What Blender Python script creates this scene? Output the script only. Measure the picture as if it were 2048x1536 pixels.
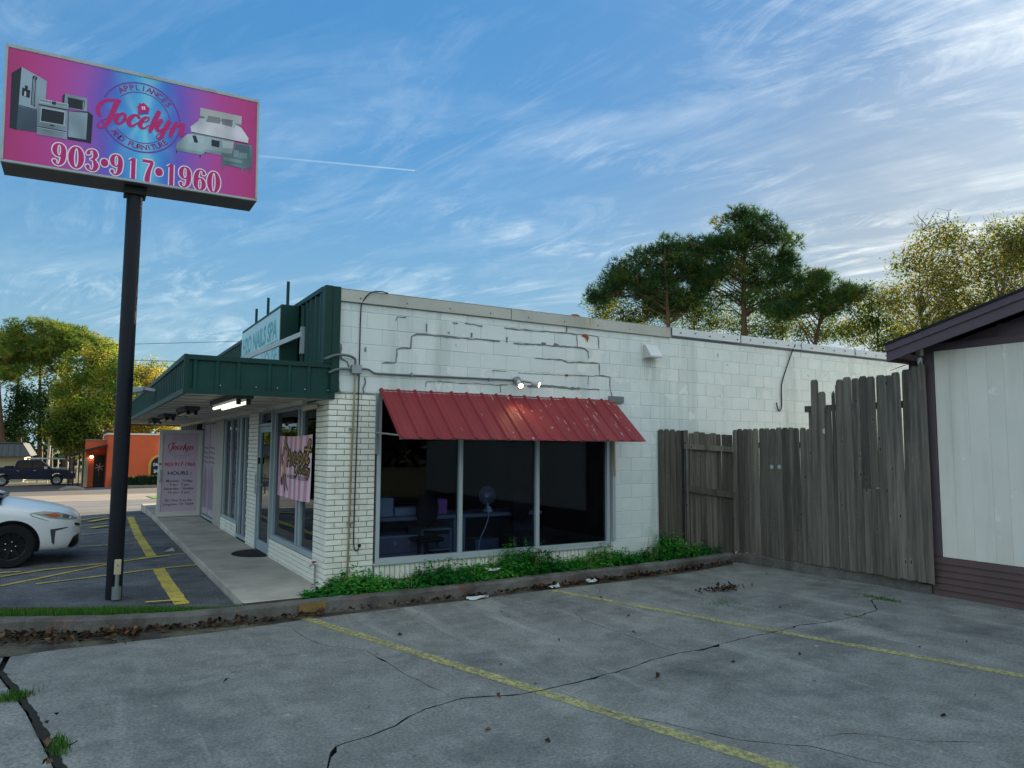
import bpy, bmesh, math, random
import numpy as np
from mathutils import Vector, Matrix, Euler
from mathutils.geometry import delaunay_2d_cdt
from mathutils.bvhtree import BVHTree
D = {'app':[('dk',[(-1.216,0.441),(-1.305,0.349),(-1.3,-0.285),(-1.234,-0.299)]),('st',[(-1.214,0.442),(-0.971,0.337),(-0.975,0.116),(-1.038,0.123),(-1.046,-0.283),(-1.234,-0.295)]),('st2',[(-1.228,-0.017),(-1.05,-0.029),(-1.046,-0.283),(-1.234,-0.295)]),('dk',[(-1.225,-0.002),(-1.05,-0.019),(-1.05,-0.028),(-1.225,-0.012)]),('dk',[(-1.084,0.378),(-1.081,0.379),(-1.073,-0.002),(-1.076,-0.003)]),('dk',[(-1.108,0.361),(-1.088,0.373),(-1.094,0.018),(-1.113,0.024)]),('lt',[(-1.099,0.326),(-1.094,0.328),(-1.099,0.028),(-1.103,0.028)]),('dk',[(-1.079,0.365),(-1.064,0.365),(-1.07,0.02),(-1.088,0.009)]),('lt',[(-1.072,0.326),(-1.067,0.326),(-1.073,0.034),(-1.077,0.033)]),('bk',[(-1.199,0.206),(-1.122,0.186),(-1.128,0.097),(-1.201,0.112)]),('bk',[(-1.174,0.238),(-1.146,0.231),(-1.149,0.194),(-1.175,0.201)]),('lt',[(-1.177,0.168),(-1.161,0.165),(-1.161,0.107),(-1.179,0.11)]),('st',[(-0.79,0.235),(-0.567,0.231),(-0.565,0.07),(-0.75,0.067),(-0.752,0.118),(-0.792,0.12)]),('dk',[(-0.79,0.235),(-0.813,0.204),(-0.813,0.119),(-0.792,0.12)]),('bk',[(-0.761,0.198),(-0.591,0.195),(-0.596,0.081),(-0.757,0.077)]),('lt',[(-0.609,0.186),(-0.602,0.186),(-0.601,0.084),(-0.608,0.084)]),('bk',[(-0.552,0.072),(-0.504,0.039),(-0.512,-0.3),(-0.746,-0.302),(-0.752,0.037)]),('st',[(-0.746,0.035),(-0.558,0.056),(-0.563,-0.27),(-0.741,-0.271)]),('dk',[(-0.746,0.038),(-0.558,0.061),(-0.558,0.055),(-0.746,0.032)]),('st',[(-1.035,0.12),(-0.752,0.118),(-0.752,-0.307),(-1.045,-0.308)]),('lt',[(-1.035,0.12),(-0.752,0.118),(-0.754,0.074),(-1.036,0.069)]),('bk',[(-0.912,0.113),(-0.873,0.114),(-0.875,0.074),(-0.914,0.076)]),('dk',[(-1.038,0.05),(-0.753,0.051),(-0.752,0.037),(-1.037,0.035)]),('lt',[(-1.016,0.022),(-0.776,0.024),(-0.779,-0.154),(-1.018,-0.157)]),('bk',[(-1.007,0.006),(-0.788,0.006),(-0.792,-0.142),(-1.01,-0.144)]),('dk',[(-0.92,-0.167),(-0.881,-0.166),(-0.882,-0.183),(-0.921,-0.183)]),('dk',[(-1.046,-0.21),(-0.759,-0.212),(-0.758,-0.222),(-1.046,-0.22)]),('lt',[(-1.045,-0.221),(-0.758,-0.223),(-0.758,-0.232),(-1.045,-0.23)])],'knobs':[(-1.016,0.099),(-0.988,0.098),(-0.96,0.098),(-0.93,0.096),(-0.859,0.093),(-0.83,0.092),(-0.802,0.093),(-0.774,0.095)],'fur':[('hb',[(0.658,0.41),(1.157,0.41),(1.153,0.294),(0.658,0.298)]),('mid',[(0.658,0.302),(1.153,0.301),(1.153,0.279),(0.659,0.277)]),('wh',[(0.643,0.266),(0.72,0.283),(1.078,0.284),(1.154,0.257),(1.245,0.136),(1.24,0.068),(0.561,0.075),(0.55,0.137),(0.643,0.237)]),('mid',[(0.719,0.327),(0.896,0.331),(0.895,0.25),(0.727,0.242)]),('lt',[(0.712,0.329),(0.751,0.333),(0.734,0.247),(0.711,0.252)]),('mid',[(0.91,0.327),(1.074,0.335),(1.073,0.239),(0.921,0.249)]),('lt',[(1.05,0.333),(1.077,0.332),(1.076,0.24),(1.039,0.239)]),('bk',[(0.564,0.074),(1.24,0.07),(1.237,0.058),(0.571,0.064)]),('mid',[(0.571,0.064),(1.083,0.061),(1.07,0.047),(0.565,0.046)]),('sofa',[(0.396,-0.124),(0.508,0.028),(0.565,0.047),(1.07,0.054),(1.058,-0.043),(1.046,-0.112),(0.921,-0.159),(0.737,-0.153),(0.68,-0.2),(0.398,-0.201)]),('tl',[(0.397,-0.166),(0.679,-0.158),(0.736,-0.117),(0.966,-0.113),(0.921,-0.159),(0.737,-0.153),(0.68,-0.2),(0.398,-0.201)]),('lt',[(0.508,0.028),(0.562,0.047),(0.599,-0.053),(0.543,-0.086)]),('nv',[(0.575,0.028),(0.616,0.037),(0.644,-0.05),(0.599,-0.06)]),('lt',[(0.61,0.043),(0.713,0.051),(0.715,-0.035),(0.65,-0.052)]),('lt',[(0.771,0.042),(0.896,0.043),(0.893,0.024),(0.788,0.022)]),('nv',[(0.798,0.026),(0.897,0.025),(0.892,-0.063),(0.8,-0.061)]),('lt',[(0.923,0.038),(1.063,0.046),(1.058,-0.043),(0.938,-0.061)]),('bk',[(0.393,-0.198),(0.408,-0.199),(0.402,-0.241)]),('bk',[(0.661,-0.201),(0.68,-0.197),(0.672,-0.246)]),('bk',[(0.724,-0.154),(0.736,-0.153),(0.73,-0.189)]),('ch',[(1.084,0.035),(1.288,0.049),(1.305,-0.082),(1.287,-0.241),(1.185,-0.29),(1.181,-0.379),(1.165,-0.279),(0.963,-0.274),(0.945,-0.357),(0.933,-0.273),(0.92,-0.13),(1.053,-0.11)]),('chd',[(1.091,0.022),(1.261,0.035),(1.25,-0.093),(1.073,-0.099)]),('tl',[(0.948,-0.175),(1.176,-0.174),(1.177,-0.218),(0.952,-0.218)]),('chd',[(0.952,-0.222),(1.177,-0.221),(1.177,-0.229),(0.952,-0.229)]),('tl',[(1.072,-0.055),(1.133,-0.057),(1.128,-0.147),(1.067,-0.144)]),('tl',[(1.137,-0.079),(1.236,-0.066),(1.23,-0.141),(1.135,-0.153)]),('chd',[(1.257,-0.261),(1.287,-0.244),(1.269,-0.337)])],'joc':[[(-0.428,0.05,0.025),(-0.45,0.077,0.039),(-0.455,0.137,0.044),(-0.431,0.196,0.041),(-0.376,0.254,0.036),(-0.302,0.275,0.032),(-0.229,0.281,0.028)],[(-0.255,0.273,0.059),(-0.292,0.161,0.057),(-0.334,0.029,0.053),(-0.369,-0.047,0.04),(-0.411,-0.09,0.022),(-0.445,-0.084,0.02),(-0.451,-0.058,0.017),(-0.419,-0.011,0.014),(-0.363,0.036,0.012),(-0.296,0.089,0.012),(-0.239,0.126,0.011)],[(-0.193,0.137,0.028),(-0.244,0.094,0.042),(-0.268,0.044,0.049),(-0.253,-0.0,0.034),(-0.212,0.012,0.028),(-0.176,0.065,0.039),(-0.173,0.121,0.036),(-0.199,0.137,0.021)],[(-0.191,0.069,0.01),(-0.144,0.067,0.01)],[(-0.027,0.124,0.039),(-0.045,0.147,0.026),(-0.092,0.126,0.041),(-0.129,0.062,0.053),(-0.121,0.009,0.049),(-0.08,0.01,0.027),(-0.025,0.065,0.014)],[(-0.025,0.058,0.014),(0.046,0.081,0.014),(0.084,0.125,0.017),(0.075,0.147,0.02),(0.039,0.132,0.035),(-0.006,0.063,0.051),(-0.004,0.014,0.047),(0.034,0.001,0.025),(0.086,0.052,0.012)],[(0.188,0.236,0.053),(0.148,0.125,0.057),(0.109,0.012,0.052),(0.101,-0.028,0.036)],[(0.218,0.141,0.047),(0.18,0.063,0.052),(0.179,0.013,0.041),(0.215,0.014,0.025),(0.272,0.08,0.016)],[(0.307,0.14,0.052),(0.261,0.031,0.052),(0.227,-0.06,0.041),(0.197,-0.096,0.024),(0.175,-0.085,0.017),(0.185,-0.048,0.012),(0.243,0.013,0.011),(0.322,0.066,0.01)],[(0.388,0.137,0.052),(0.347,0.043,0.052),(0.324,-0.032,0.041)],[(0.353,0.045,0.014),(0.414,0.118,0.024),(0.461,0.143,0.044),(0.465,0.112,0.047),(0.441,0.036,0.047),(0.45,-0.004,0.035),(0.48,0.019,0.017),(0.509,0.061,0.009)]],'house':[(-0.051,0.25),(-0.028,0.276),(-0.029,0.303),(-0.011,0.308),(-0.011,0.294),(0.021,0.321),(0.093,0.258),(0.081,0.246),(0.082,0.218),(0.019,0.2),(-0.034,0.164),(-0.039,0.242)],'housew':[[(0.002,0.266),(0.018,0.27),(0.018,0.254),(0.002,0.251)],[(0.023,0.271),(0.04,0.273),(0.04,0.258),(0.023,0.255)],[(0.003,0.245),(0.019,0.249),(0.019,0.234),(0.003,0.231)],[(0.023,0.25),(0.04,0.253),(0.041,0.236),(0.024,0.233)]],'housesw':[(-0.028,0.158,0.009),(0.013,0.185,0.022),(0.07,0.198,0.019)],'ringc':(0.003,0.127),'digits':[('9',-0.887,-0.753,-0.635,-0.36),('0',-0.728,-0.579,-0.637,-0.365),('3',-0.558,-0.424,-0.639,-0.366),('.',-0.404,-0.331,-0.561,-0.453),('9',-0.31,-0.177,-0.644,-0.376),('1',-0.128,-0.04,-0.65,-0.385),('7',0.025,0.155,-0.651,-0.38),('.',0.173,0.253,-0.569,-0.453),('1',0.285,0.377,-0.657,-0.382),('9',0.436,0.575,-0.66,-0.38),('6',0.601,0.744,-0.667,-0.381),('0',0.763,0.911,-0.669,-0.38)],'cracks':[(0.024,[(-1.404,-4.763),(-1.294,-4.525),(-1.242,-4.397),(-1.165,-4.263),(-1.102,-4.24),(-1.009,-4.224),(-0.935,-4.213),(-0.74,-4.138),(-0.589,-4.024),(-0.449,-3.955),(-0.217,-3.907),(-0.127,-3.887),(0.028,-3.939),(0.216,-4.011),(0.437,-4.037),(0.629,-4.018),(1.04,-3.976),(1.382,-3.931),(1.733,-3.84),(2.03,-3.801),(2.273,-3.83),(2.647,-3.775),(3.034,-3.728),(3.461,-3.73),(3.844,-3.667),(4.164,-3.725),(4.688,-3.712),(5.202,-3.641),(5.645,-3.277),(6.248,-3.205)]),(0.014,[(-0.67,-1.125),(-0.686,-1.39),(-0.649,-1.791),(-0.568,-2.071),(-0.418,-2.249),(-0.315,-2.417),(-0.279,-2.971),(-0.273,-3.169),(-0.235,-3.471),(-0.186,-3.719),(-0.201,-3.892)]),(0.013,[(0.539,-4.083),(0.594,-4.44),(0.625,-4.678),(0.757,-4.879),(0.876,-5.124),(1.018,-5.408),(1.183,-5.572),(1.316,-5.683),(1.384,-5.87),(1.496,-6.135),(1.562,-6.239)]),(0.009,[(1.282,-5.638),(1.531,-5.631),(1.732,-5.7),(1.871,-5.845),(2.012,-6.015),(2.362,-6.216)]),(0.01,[(2.259,-1.849),(2.028,-2.399),(2.036,-2.926),(2.034,-3.368),(2.015,-3.81)]),(0.007,[(-2.788,-2.377),(-2.639,-2.354),(-2.468,-2.326)]),(0.006,[(-2.24,-2.286),(-2.104,-2.268)]),(0.01,[(3.907,-3.139),(3.891,-3.446),(3.853,-3.672)]),(0.007,[(2.482,-5.612),(2.586,-5.727)]),(0.006,[(4.476,-4.022),(4.523,-4.461),(4.656,-4.99)])],'lines':[(0.15,[(-1.405,12.195),(-1.489,7.829),(-1.493,4.552)]),(0.16,[(-1.505,3.176),(-1.507,1.692),(-1.494,0.428)]),(0.07,[(-3.359,2.68),(-2.896,3.153),(-2.159,3.945),(-1.596,4.426),(-0.947,4.635)]),(0.07,[(-2.974,2.621),(-2.186,2.893),(-1.619,3.14),(-0.932,3.273)]),(0.07,[(-3.418,3.441),(-2.931,3.812),(-2.156,4.05),(-1.682,4.296),(-1.228,4.47)]),(0.07,[(-3.448,3.814),(-3.214,3.778)]),(0.05,[(-2.505,6.302),(-2.066,6.362),(-1.583,6.412)]),(0.06,[(-2.508,8.277),(-2.006,8.491),(-1.601,8.785)]),(0.05,[(-2.511,10.142),(-1.952,10.443)]),(0.16,[(-2.289,9.467),(-1.949,9.847)]),(0.16,[(-2.303,11.001),(-1.895,11.723)]),(0.07,[(-2.534,11.379),(-1.897,12.448)]),(0.1,[(-2.94,13.6),(-1.866,13.537)]),(0.05,[(-1.855,0.63),(-1.488,0.577)])],'patch':[(-1.274,4.944),(-1.092,5.468),(-0.964,5.769),(-0.932,5.029),(-1.108,4.92)],'seal':[(0.016,[(0.832,3.409),(0.854,3.461),(0.968,3.466)]),(0.022,[(0.665,2.854),(0.844,2.866),(0.856,3.034),(0.885,3.054),(1.045,3.066),(1.059,3.213),(1.123,3.255),(1.264,3.263),(1.554,3.261),(1.903,3.26),(2.16,3.265),(2.371,3.264)]),(0.018,[(2.45,3.458),(2.695,3.457),(3.088,3.467),(3.497,3.479),(3.693,3.475),(3.923,3.483),(4.095,3.474),(4.104,3.302)]),(0.022,[(2.6,3.254),(2.975,3.265),(3.349,3.274),(3.708,3.285),(3.83,3.276),(3.907,3.237),(3.916,3.137)]),(0.016,[(3.693,3.458),(3.702,3.284)]),(0.022,[(2.975,3.065),(3.262,3.073),(3.438,3.068),(3.497,3.047),(3.737,3.058),(4.109,3.07),(4.117,2.886),(4.314,2.871),(4.322,2.681),(4.353,2.581)]),(0.012,[(2.684,2.845),(3.09,2.845),(3.497,2.851),(3.89,2.86),(4.117,2.878)]),(0.012,[(3.905,2.861),(3.898,2.749)]),(0.022,[(1.262,3.4),(1.263,3.307)]),(0.024,[(0.435,3.028),(0.436,2.988)]),(0.024,[(1.932,3.338),(1.933,3.293)]),(0.02,[(2.491,3.332),(2.491,3.262)]),(0.018,[(3.506,3.591),(3.506,3.484)]),(0.026,[(1.572,3.325),(1.592,3.318)]),(0.03,[(0.081,3.063),(0.123,3.041),(0.115,2.938),(0.138,2.861),(0.212,2.841),(0.224,2.78)]),(0.012,[(1.264,2.584),(1.27,2.645),(1.466,2.655),(1.835,2.652),(2.166,2.655),(2.402,2.65),(2.509,2.663)]),(0.04,[(2.837,2.66),(3.205,2.678),(3.497,2.667),(3.736,2.666)]),(0.014,[(3.736,2.666),(4.106,2.671)]),(0.016,[(0.108,2.442),(0.575,2.45)]),(0.02,[(0.436,2.647),(0.446,2.585),(0.422,2.522),(0.428,2.46)]),(0.02,[(1.837,3.467),(1.977,3.461),(2.093,3.454)]),(0.02,[(1.649,3.458),(1.711,3.455)]),(0.014,[(2.397,2.65),(2.393,2.557)]),(0.03,[(0.073,2.587),(0.108,2.585),(0.106,2.497),(0.129,2.447)]),(0.012,[(2.256,2.845),(2.481,2.852)]),(0.045,[(3.074,3.292),(3.132,3.291)]),(0.04,[(3.305,3.295),(3.364,3.285)])],'rust':[[(3.784,3.483),(3.861,3.497),(3.917,3.452),(3.892,3.367),(3.861,3.435),(3.794,3.454)],[(3.482,2.867),(3.541,2.866),(3.526,2.835),(3.485,2.838)]],'joint':[(-3.03,-1.511),(-2.893,-2.109),(-2.768,-2.669),(-2.662,-3.273),(-2.574,-3.787),(-2.528,-4.048)],'grass_tufts':[(-2.896,-2.291),(-2.59,-3.459),(5.806,-3.301),(4.678,-3.707),(3.948,-2.49),(3.925,-2.81)],'ban':[(-2.255,1.943),(-0.566,1.942),(-0.587,1.088),(-2.276,1.084)],'hp':[[(-1.939,1.898,0.044),(-1.953,1.835,0.038),(-1.829,1.764,0.038),(-1.786,1.686,0.038),(-1.806,1.592,0.035),(-1.813,1.53,0.032)],[(-1.824,1.608,0.03),(-1.684,1.633,0.03)],[(-1.696,1.726,0.032),(-1.708,1.625,0.035),(-1.67,1.533,0.032),(-1.636,1.626,0.03),(-1.68,1.718,0.03)],[(-1.542,1.551,0.032),(-1.538,1.658,0.032),(-1.488,1.674,0.03),(-1.451,1.553,0.032)],[(-1.435,1.614,0.03),(-1.349,1.645,0.03),(-1.385,1.698,0.032),(-1.43,1.629,0.035),(-1.396,1.547,0.035),(-1.306,1.541,0.027)],[(-1.295,1.691,0.032),(-1.253,1.587,0.032),(-1.166,1.589,0.032)],[(-1.162,1.677,0.035),(-1.159,1.53,0.038),(-1.233,1.432,0.038),(-1.348,1.406,0.035),(-1.369,1.458,0.03)],[(-1.08,1.708,0.035),(-1.105,1.561,0.035),(-1.114,1.451,0.035)],[(-1.064,1.693,0.035),(-0.977,1.665,0.032),(-0.98,1.578,0.032),(-1.075,1.547,0.03)],[(-0.87,1.695,0.035),(-0.916,1.623,0.035),(-0.88,1.551,0.032),(-0.819,1.61,0.032),(-0.856,1.688,0.03)],[(-0.782,1.639,0.03),(-0.666,1.782,0.035),(-0.634,1.853,0.038),(-0.698,1.832,0.035),(-0.749,1.696,0.038),(-0.748,1.576,0.038),(-0.673,1.612,0.03)],[(-0.863,1.753,0.032),(-0.596,1.744,0.027)]],'hp2':[[(-1.015,1.519,0.021),(-1.012,1.447,0.021),(-0.953,1.47,0.018)],[(-0.928,1.492,0.018),(-0.922,1.442,0.018)],[(-0.874,1.494,0.018),(-0.873,1.444,0.018),(-0.828,1.452,0.018)],[(-0.807,1.503,0.018),(-0.807,1.439,0.021)],[(-0.755,1.519,0.021),(-0.759,1.44,0.021)],[(-0.792,1.496,0.015),(-0.712,1.495,0.015)],[(-0.698,1.492,0.021),(-0.686,1.45,0.018)],[(-0.646,1.493,0.021),(-0.676,1.415,0.024),(-0.721,1.385,0.024)]],'lady':[[(-2.007,1.747,0.103),(-2.031,1.684,0.089)],[(-2.094,1.651,0.074),(-2.047,1.556,0.103)],[(-1.99,1.51,0.103),(-1.994,1.415,0.089),(-2.052,1.358,0.074)],[(-2.062,1.31,0.103),(-2.04,1.271,0.089)],[(-1.989,1.384,0.044),(-1.918,1.23,0.038),(-1.892,1.161,0.032)],[(-1.891,1.387,0.044),(-1.817,1.25,0.038),(-1.75,1.184,0.03)],[(-2.16,1.755,0.024),(-2.158,1.578,0.024),(-2.14,1.378,0.021)],[(-1.926,1.756,0.032),(-1.904,1.835,0.038),(-1.939,1.898,0.038)]],'t_pine':[(27.71,17.65,13.79,1.57,0.97),(26.56,18.44,12.76,1.57,0.97),(28.88,17.05,12.83,1.57,1.08),(25.54,19.09,12.35,1.35,0.86),(29.66,16.67,12.11,0.81,0.97),(27.31,18.1,11.69,1.78,0.81),(28.73,17.31,11.16,1.62,0.92),(26.29,18.76,11.2,1.08,0.7),(28.09,17.81,10.03,1.35,0.59),(30.13,16.51,10.9,0.81,0.7),(29.49,17.0,9.82,0.92,0.54),(26.24,18.93,9.8,0.92,0.65),(25.36,19.31,11.28,0.92,0.76),(30.4,16.42,10.23,0.81,0.59)],'t_pine2':[(24.71,20.72,12.61,1.22,0.72),(23.78,21.33,12.06,1.22,0.78),(25.35,20.43,11.79,1.22,0.83),(22.87,21.95,11.31,1.25,0.78),(24.33,21.14,10.76,1.66,0.78),(22.25,22.41,10.47,0.94,0.61),(25.78,20.33,10.22,1.0,0.78),(26.33,19.91,11.11,0.94,0.83),(21.51,22.9,9.97,0.72,0.5),(25.09,20.79,9.72,1.39,0.61)],'t_pine3':[(29.3,14.72,10.39,0.87,0.67),(30.56,14.04,9.74,1.13,0.51),(28.77,15.13,9.47,0.87,0.56),(29.84,14.53,9.12,1.02,0.46),(27.88,15.73,8.77,1.02,0.46)],'t_under':[[(23.54,24.05,9.75,1.34,0.87),(22.84,24.4,10.38,0.87,0.76),(24.77,23.37,9.24,1.34,0.93),(25.48,22.86,10.11,0.87,0.7)],[(27.56,22.79,10.08,1.67,1.37),(29.26,21.85,9.44,1.49,1.19),(28.43,22.22,10.62,0.89,0.77)],[(31.28,19.52,9.05,1.92,0.93),(33.05,18.5,8.71,1.92,0.81),(30.04,20.28,8.84,1.28,0.87),(31.99,19.03,9.72,0.99,0.64),(34.41,17.68,8.87,1.34,0.87)],[(33.13,13.79,8.6,1.26,1.32),(32.03,14.51,8.02,1.26,1.0),(34.21,13.28,7.3,1.47,1.05),(32.63,13.99,9.64,0.79,0.95),(33.52,13.43,9.91,0.68,0.79)]],'t_dec':[[(29.12,9.3,7.31,1.24,0.89),(30.65,8.39,7.32,1.33,0.89),(29.78,8.53,11.03,1.24,0.98),(28.84,9.2,9.92,1.11,0.89),(30.25,8.39,9.64,1.33,1.0),(29.48,8.96,8.6,1.46,0.89),(28.12,9.79,8.41,0.8,0.84),(30.89,8.16,8.21,1.33,0.89)],[(31.07,6.97,7.37,1.29,0.86),(31.34,6.45,10.84,1.29,0.99),(30.82,6.9,9.51,1.2,1.03),(32.32,5.95,10.06,1.29,1.29),(31.86,6.41,8.24,1.29,1.07)]],'t_lp':[[(-10.13,78.94,11.31,1.6,1.7),(-9.42,78.74,9.13,1.99,1.2),(-11.19,79.68,10.21,1.99,1.99)],[(-8.44,82.33,14.0,1.79,1.26),(-9.15,82.88,12.79,1.79,1.26),(-7.58,82.02,12.07,2.32,1.58),(-8.04,82.46,10.39,2.11,1.37)],[(-6.6,80.05,14.11,1.56,0.93),(-5.33,79.42,12.98,2.08,1.45),(-6.02,79.98,11.53,2.29,1.56),(-4.3,78.91,11.96,2.08,1.45),(-5.18,79.64,9.98,1.77,1.25)],[(-4.21,84.46,14.29,1.44,0.89),(-3.41,84.06,13.52,1.44,1.22)],[(-1.98,80.95,12.81,1.3,0.86),(-1.28,80.63,11.85,1.4,0.97)]],'t_ev':[[(-7.18,80.02,6.39,2.05,2.05),(-8.46,81.05,3.83,1.74,2.25)],[(-4.68,77.38,6.34,1.72,2.22),(-5.31,78.06,3.32,1.52,2.02)]],'t_gold':[[(-2.12,63.98,8.26,2.01,1.92),(-1.06,63.22,9.57,1.4,1.22),(-3.21,64.85,6.08,2.01,1.92)],[(-0.45,60.85,6.38,1.94,2.11),(-1.11,61.45,4.27,2.37,1.69),(-0.04,60.4,8.36,1.44,1.44)],[(2.47,62.43,8.12,1.42,1.51),(1.47,63.16,6.88,1.68,1.68),(2.96,62.36,6.01,1.33,1.6),(3.37,62.34,3.85,2.22,0.89),(1.46,63.45,4.06,1.95,1.15)],[(-3.7,61.92,3.38,1.5,1.66),(-2.64,61.41,2.23,1.41,1.25)]],'t_left':[[(-18.09,82.21,2.78,2.91,0.97),(-20.16,83.47,2.58,2.91,0.78)],[(-25.45,81.92,2.76,3.2,1.01)],[(-20.82,74.34,4.26,1.46,1.72),(-21.44,74.58,5.54,1.12,1.12)],[(-31.24,78.35,2.79,3.74,1.25)]],'wires':[[(-8.82,48.38,5.58),(-7.17,47.42,5.43),(-3.05,45.0,5.11),(2.28,46.5,5.23)],[(-3.2,44.78,8.09),(0.22,42.74,8.24),(7.22,45.47,9.34),(12.83,49.03,10.48)],[(-4.53,45.65,7.32),(1.78,41.92,7.17),(8.23,45.03,7.73)]]}
# ---------------------------------------------------------------- camera, sky, sun, exposure
def SR(r, g, b):
    f = lambda c: ((c / 255 + 0.055) / 1.055) ** 2.4 if c / 255 > 0.04045 else c / 255 / 12.92
    return (f(r), f(g), f(b), 1.0)
sc = bpy.context.scene
for o in list(bpy.data.objects): bpy.data.objects.remove(o)
cam = bpy.data.cameras.new('camera'); camo = bpy.data.objects.new('camera', cam); sc.collection.objects.link(camo)
R_ = Vector((0.85931792, -0.51140973, 0.00572771)); U_ = Vector((-0.04994518, -0.07276638, 0.99609765)); F_ = Vector((0.50899725, 0.85625063, 0.08807191))
mw = Matrix((R_, U_, -F_)).transposed().to_4x4(); mw.translation = Vector((-2.56925, -8.66376, 1.78779)); camo.matrix_world = mw
cam.sensor_width = 36; cam.lens = 1444.33 / 2048 * 36; cam.clip_start = 0.05; cam.clip_end = 3000
sc.camera = camo
SUN_AZ, SUN_EL = math.radians(60), math.radians(12.5)
SKY_STRENGTH = 0.13
sc.view_settings.view_transform = 'Standard'; sc.view_settings.look = 'None'; sc.view_settings.gamma = 1
sc.view_settings.exposure = 1.92
sc.render.engine = 'CYCLES'; sc.cycles.max_bounces = 8; sc.cycles.transparent_max_bounces = 24
world = bpy.data.worlds.new('World'); sc.world = world; world.use_nodes = True
def build_sky():
    nt = world.node_tree; N = nt.nodes; L = nt.links; N.clear()
    def nd(t, **k):
        n = N.new(t)
        for a, v in k.items(): setattr(n, a, v)
        return n
    def val(s, v): s.default_value = v
    def mth(op, a, b=None, c=None, clamp=False):
        n = nd('ShaderNodeMath', operation=op, use_clamp=clamp)
        for i, s in enumerate((a, b, c)):
            if s is None: continue
            if isinstance(s, (int, float)): n.inputs[i].default_value = s
            else: L.new(s, n.inputs[i])
        return n.outputs[0]
    def vm(op, a, b=None):
        n = nd('ShaderNodeVectorMath', operation=op)
        for i, s in enumerate((a, b)):
            if s is None: continue
            if isinstance(s, (tuple, list, Vector)): n.inputs[i].default_value = s
            else: L.new(s, n.inputs[i])
        return n
    sky = nd('ShaderNodeTexSky', sky_type='NISHITA', sun_disc=False, sun_elevation=SUN_EL, sun_rotation=SUN_AZ, altitude=100)
    sky.air_density = 1.0; sky.dust_density = 0.2; sky.ozone_density = 3.0
    tc = nd('ShaderNodeTexCoord'); d = tc.outputs['Generated']
    sp = nd('ShaderNodeSeparateXYZ'); L.new(d, sp.inputs[0])
    zz = mth('ADD', mth('MAXIMUM', sp.outputs[2], 0.0), 0.12)
    cx = mth('DIVIDE', sp.outputs[0], zz); cy = mth('DIVIDE', sp.outputs[1], zz)
    cb = nd('ShaderNodeCombineXYZ'); L.new(cx, cb.inputs[0]); L.new(cy, cb.inputs[1])
    def cirrus(rot, sx, sy, off, scale, detail, rough, dist, lo, hi):
        m0 = nd('ShaderNodeMapping'); L.new(cb.outputs[0], m0.inputs[0]); m0.inputs['Rotation'].default_value = (0, 0, rot)
        mp = nd('ShaderNodeMapping'); L.new(m0.outputs[0], mp.inputs[0]); mp.inputs['Scale'].default_value = (sx, sy, 1); mp.inputs['Location'].default_value = off
        n = nd('ShaderNodeTexNoise'); L.new(mp.outputs[0], n.inputs['Vector'])
        n.inputs['Scale'].default_value = scale; n.inputs['Detail'].default_value = detail; n.inputs['Roughness'].default_value = rough; n.inputs['Distortion'].default_value = dist
        return mth('MULTIPLY_ADD', n.outputs[0], 1 / (hi - lo), -lo / (hi - lo), clamp=True)
    streak = cirrus(math.radians(CIR_ROT), 0.36, 1.1, (3.1, 1.7, 0), 1.2, 12, 0.64, 2.8, 0.47, 0.80)
    fine = cirrus(math.radians(CIR_ROT + 14), 0.5, 1.5, (7.3, 4.2, 0), 2.6, 13, 0.68, 3.6, 0.47, 0.84)
    big = cirrus(0.3, 0.6, 0.8, (CIR_OFF, 0.4, 0), 0.7, 3, 0.5, 0.4, 0.38, 0.66)
    sd = Vector((math.sin(SUN_AZ) * math.cos(SUN_EL), math.cos(SUN_AZ) * math.cos(SUN_EL), math.sin(SUN_EL)))
    # the bank of cirrus above the sun that the photograph shows
    # and an unseen veil, added overhead and behind to lift the shade; the patch of clear sky lies to the left of the shops
    nm = nd('ShaderNodeVectorMath', operation='NORMALIZE'); L.new(d, nm.inputs[0]); dn = nm.outputs[0]
    cd = vm('DOT_PRODUCT', dn, CLEAR_DIR).outputs['Value']
    cov = mth('MULTIPLY_ADD', cd, -1 / 0.75, 0.93 / 0.75, clamp=True)
    low = mth('MULTIPLY', mth('SUBTRACT', 0.62, sp.outputs[2], clamp=True), 0.85)      # thin streaks all along the lower sky
    covb = mth('MAXIMUM', mth('MULTIPLY', cov, mth('MULTIPLY_ADD', big, 1.0, 0.45)), mth('MULTIPLY', low, mth('MULTIPLY_ADD', big, 1.1, 0.25)))
    patch = cirrus(0.9, 0.7, 1.0, (PATCH_OFF, 2.2, 0), 1.5, 4, 0.55, 0.8, 0.46, 0.62)
    patch2 = cirrus(0.2, 0.8, 1.1, (5.5, 9.2, 0), 2.2, 4, 0.55, 0.8, 0.45, 0.62)
    st = mth('ADD', mth('MULTIPLY', streak, mth('MULTIPLY_ADD', patch, 1.25, 0.22)), mth('MULTIPLY', fine, mth('MULTIPLY_ADD', patch2, 1.25, 0.15)))
    m = mth('ADD', mth('MULTIPLY', st, mth('MULTIPLY_ADD', covb, 0.95, 0.10)), mth('MULTIPLY', mth('POWER', cov, 3.2), FILL_VEIL))
    # thin contrail
    a = Vector(CON_A); b = Vector(CON_B)
    a.normalize(); b.normalize(); nrm = a.cross(b).normalized(); mid = (a + b).normalized(); half = a.angle(b) / 2
    off = mth('ABSOLUTE', vm('DOT_PRODUCT', dn, nrm).outputs['Value'])
    along = (b - a).normalized(); t = vm('DOT_PRODUCT', dn, along).outputs['Value']; t0 = a.dot(along); t1 = b.dot(along)
    tn = mth('MULTIPLY_ADD', t, 1 / (t1 - t0), -t0 / (t1 - t0))
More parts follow.
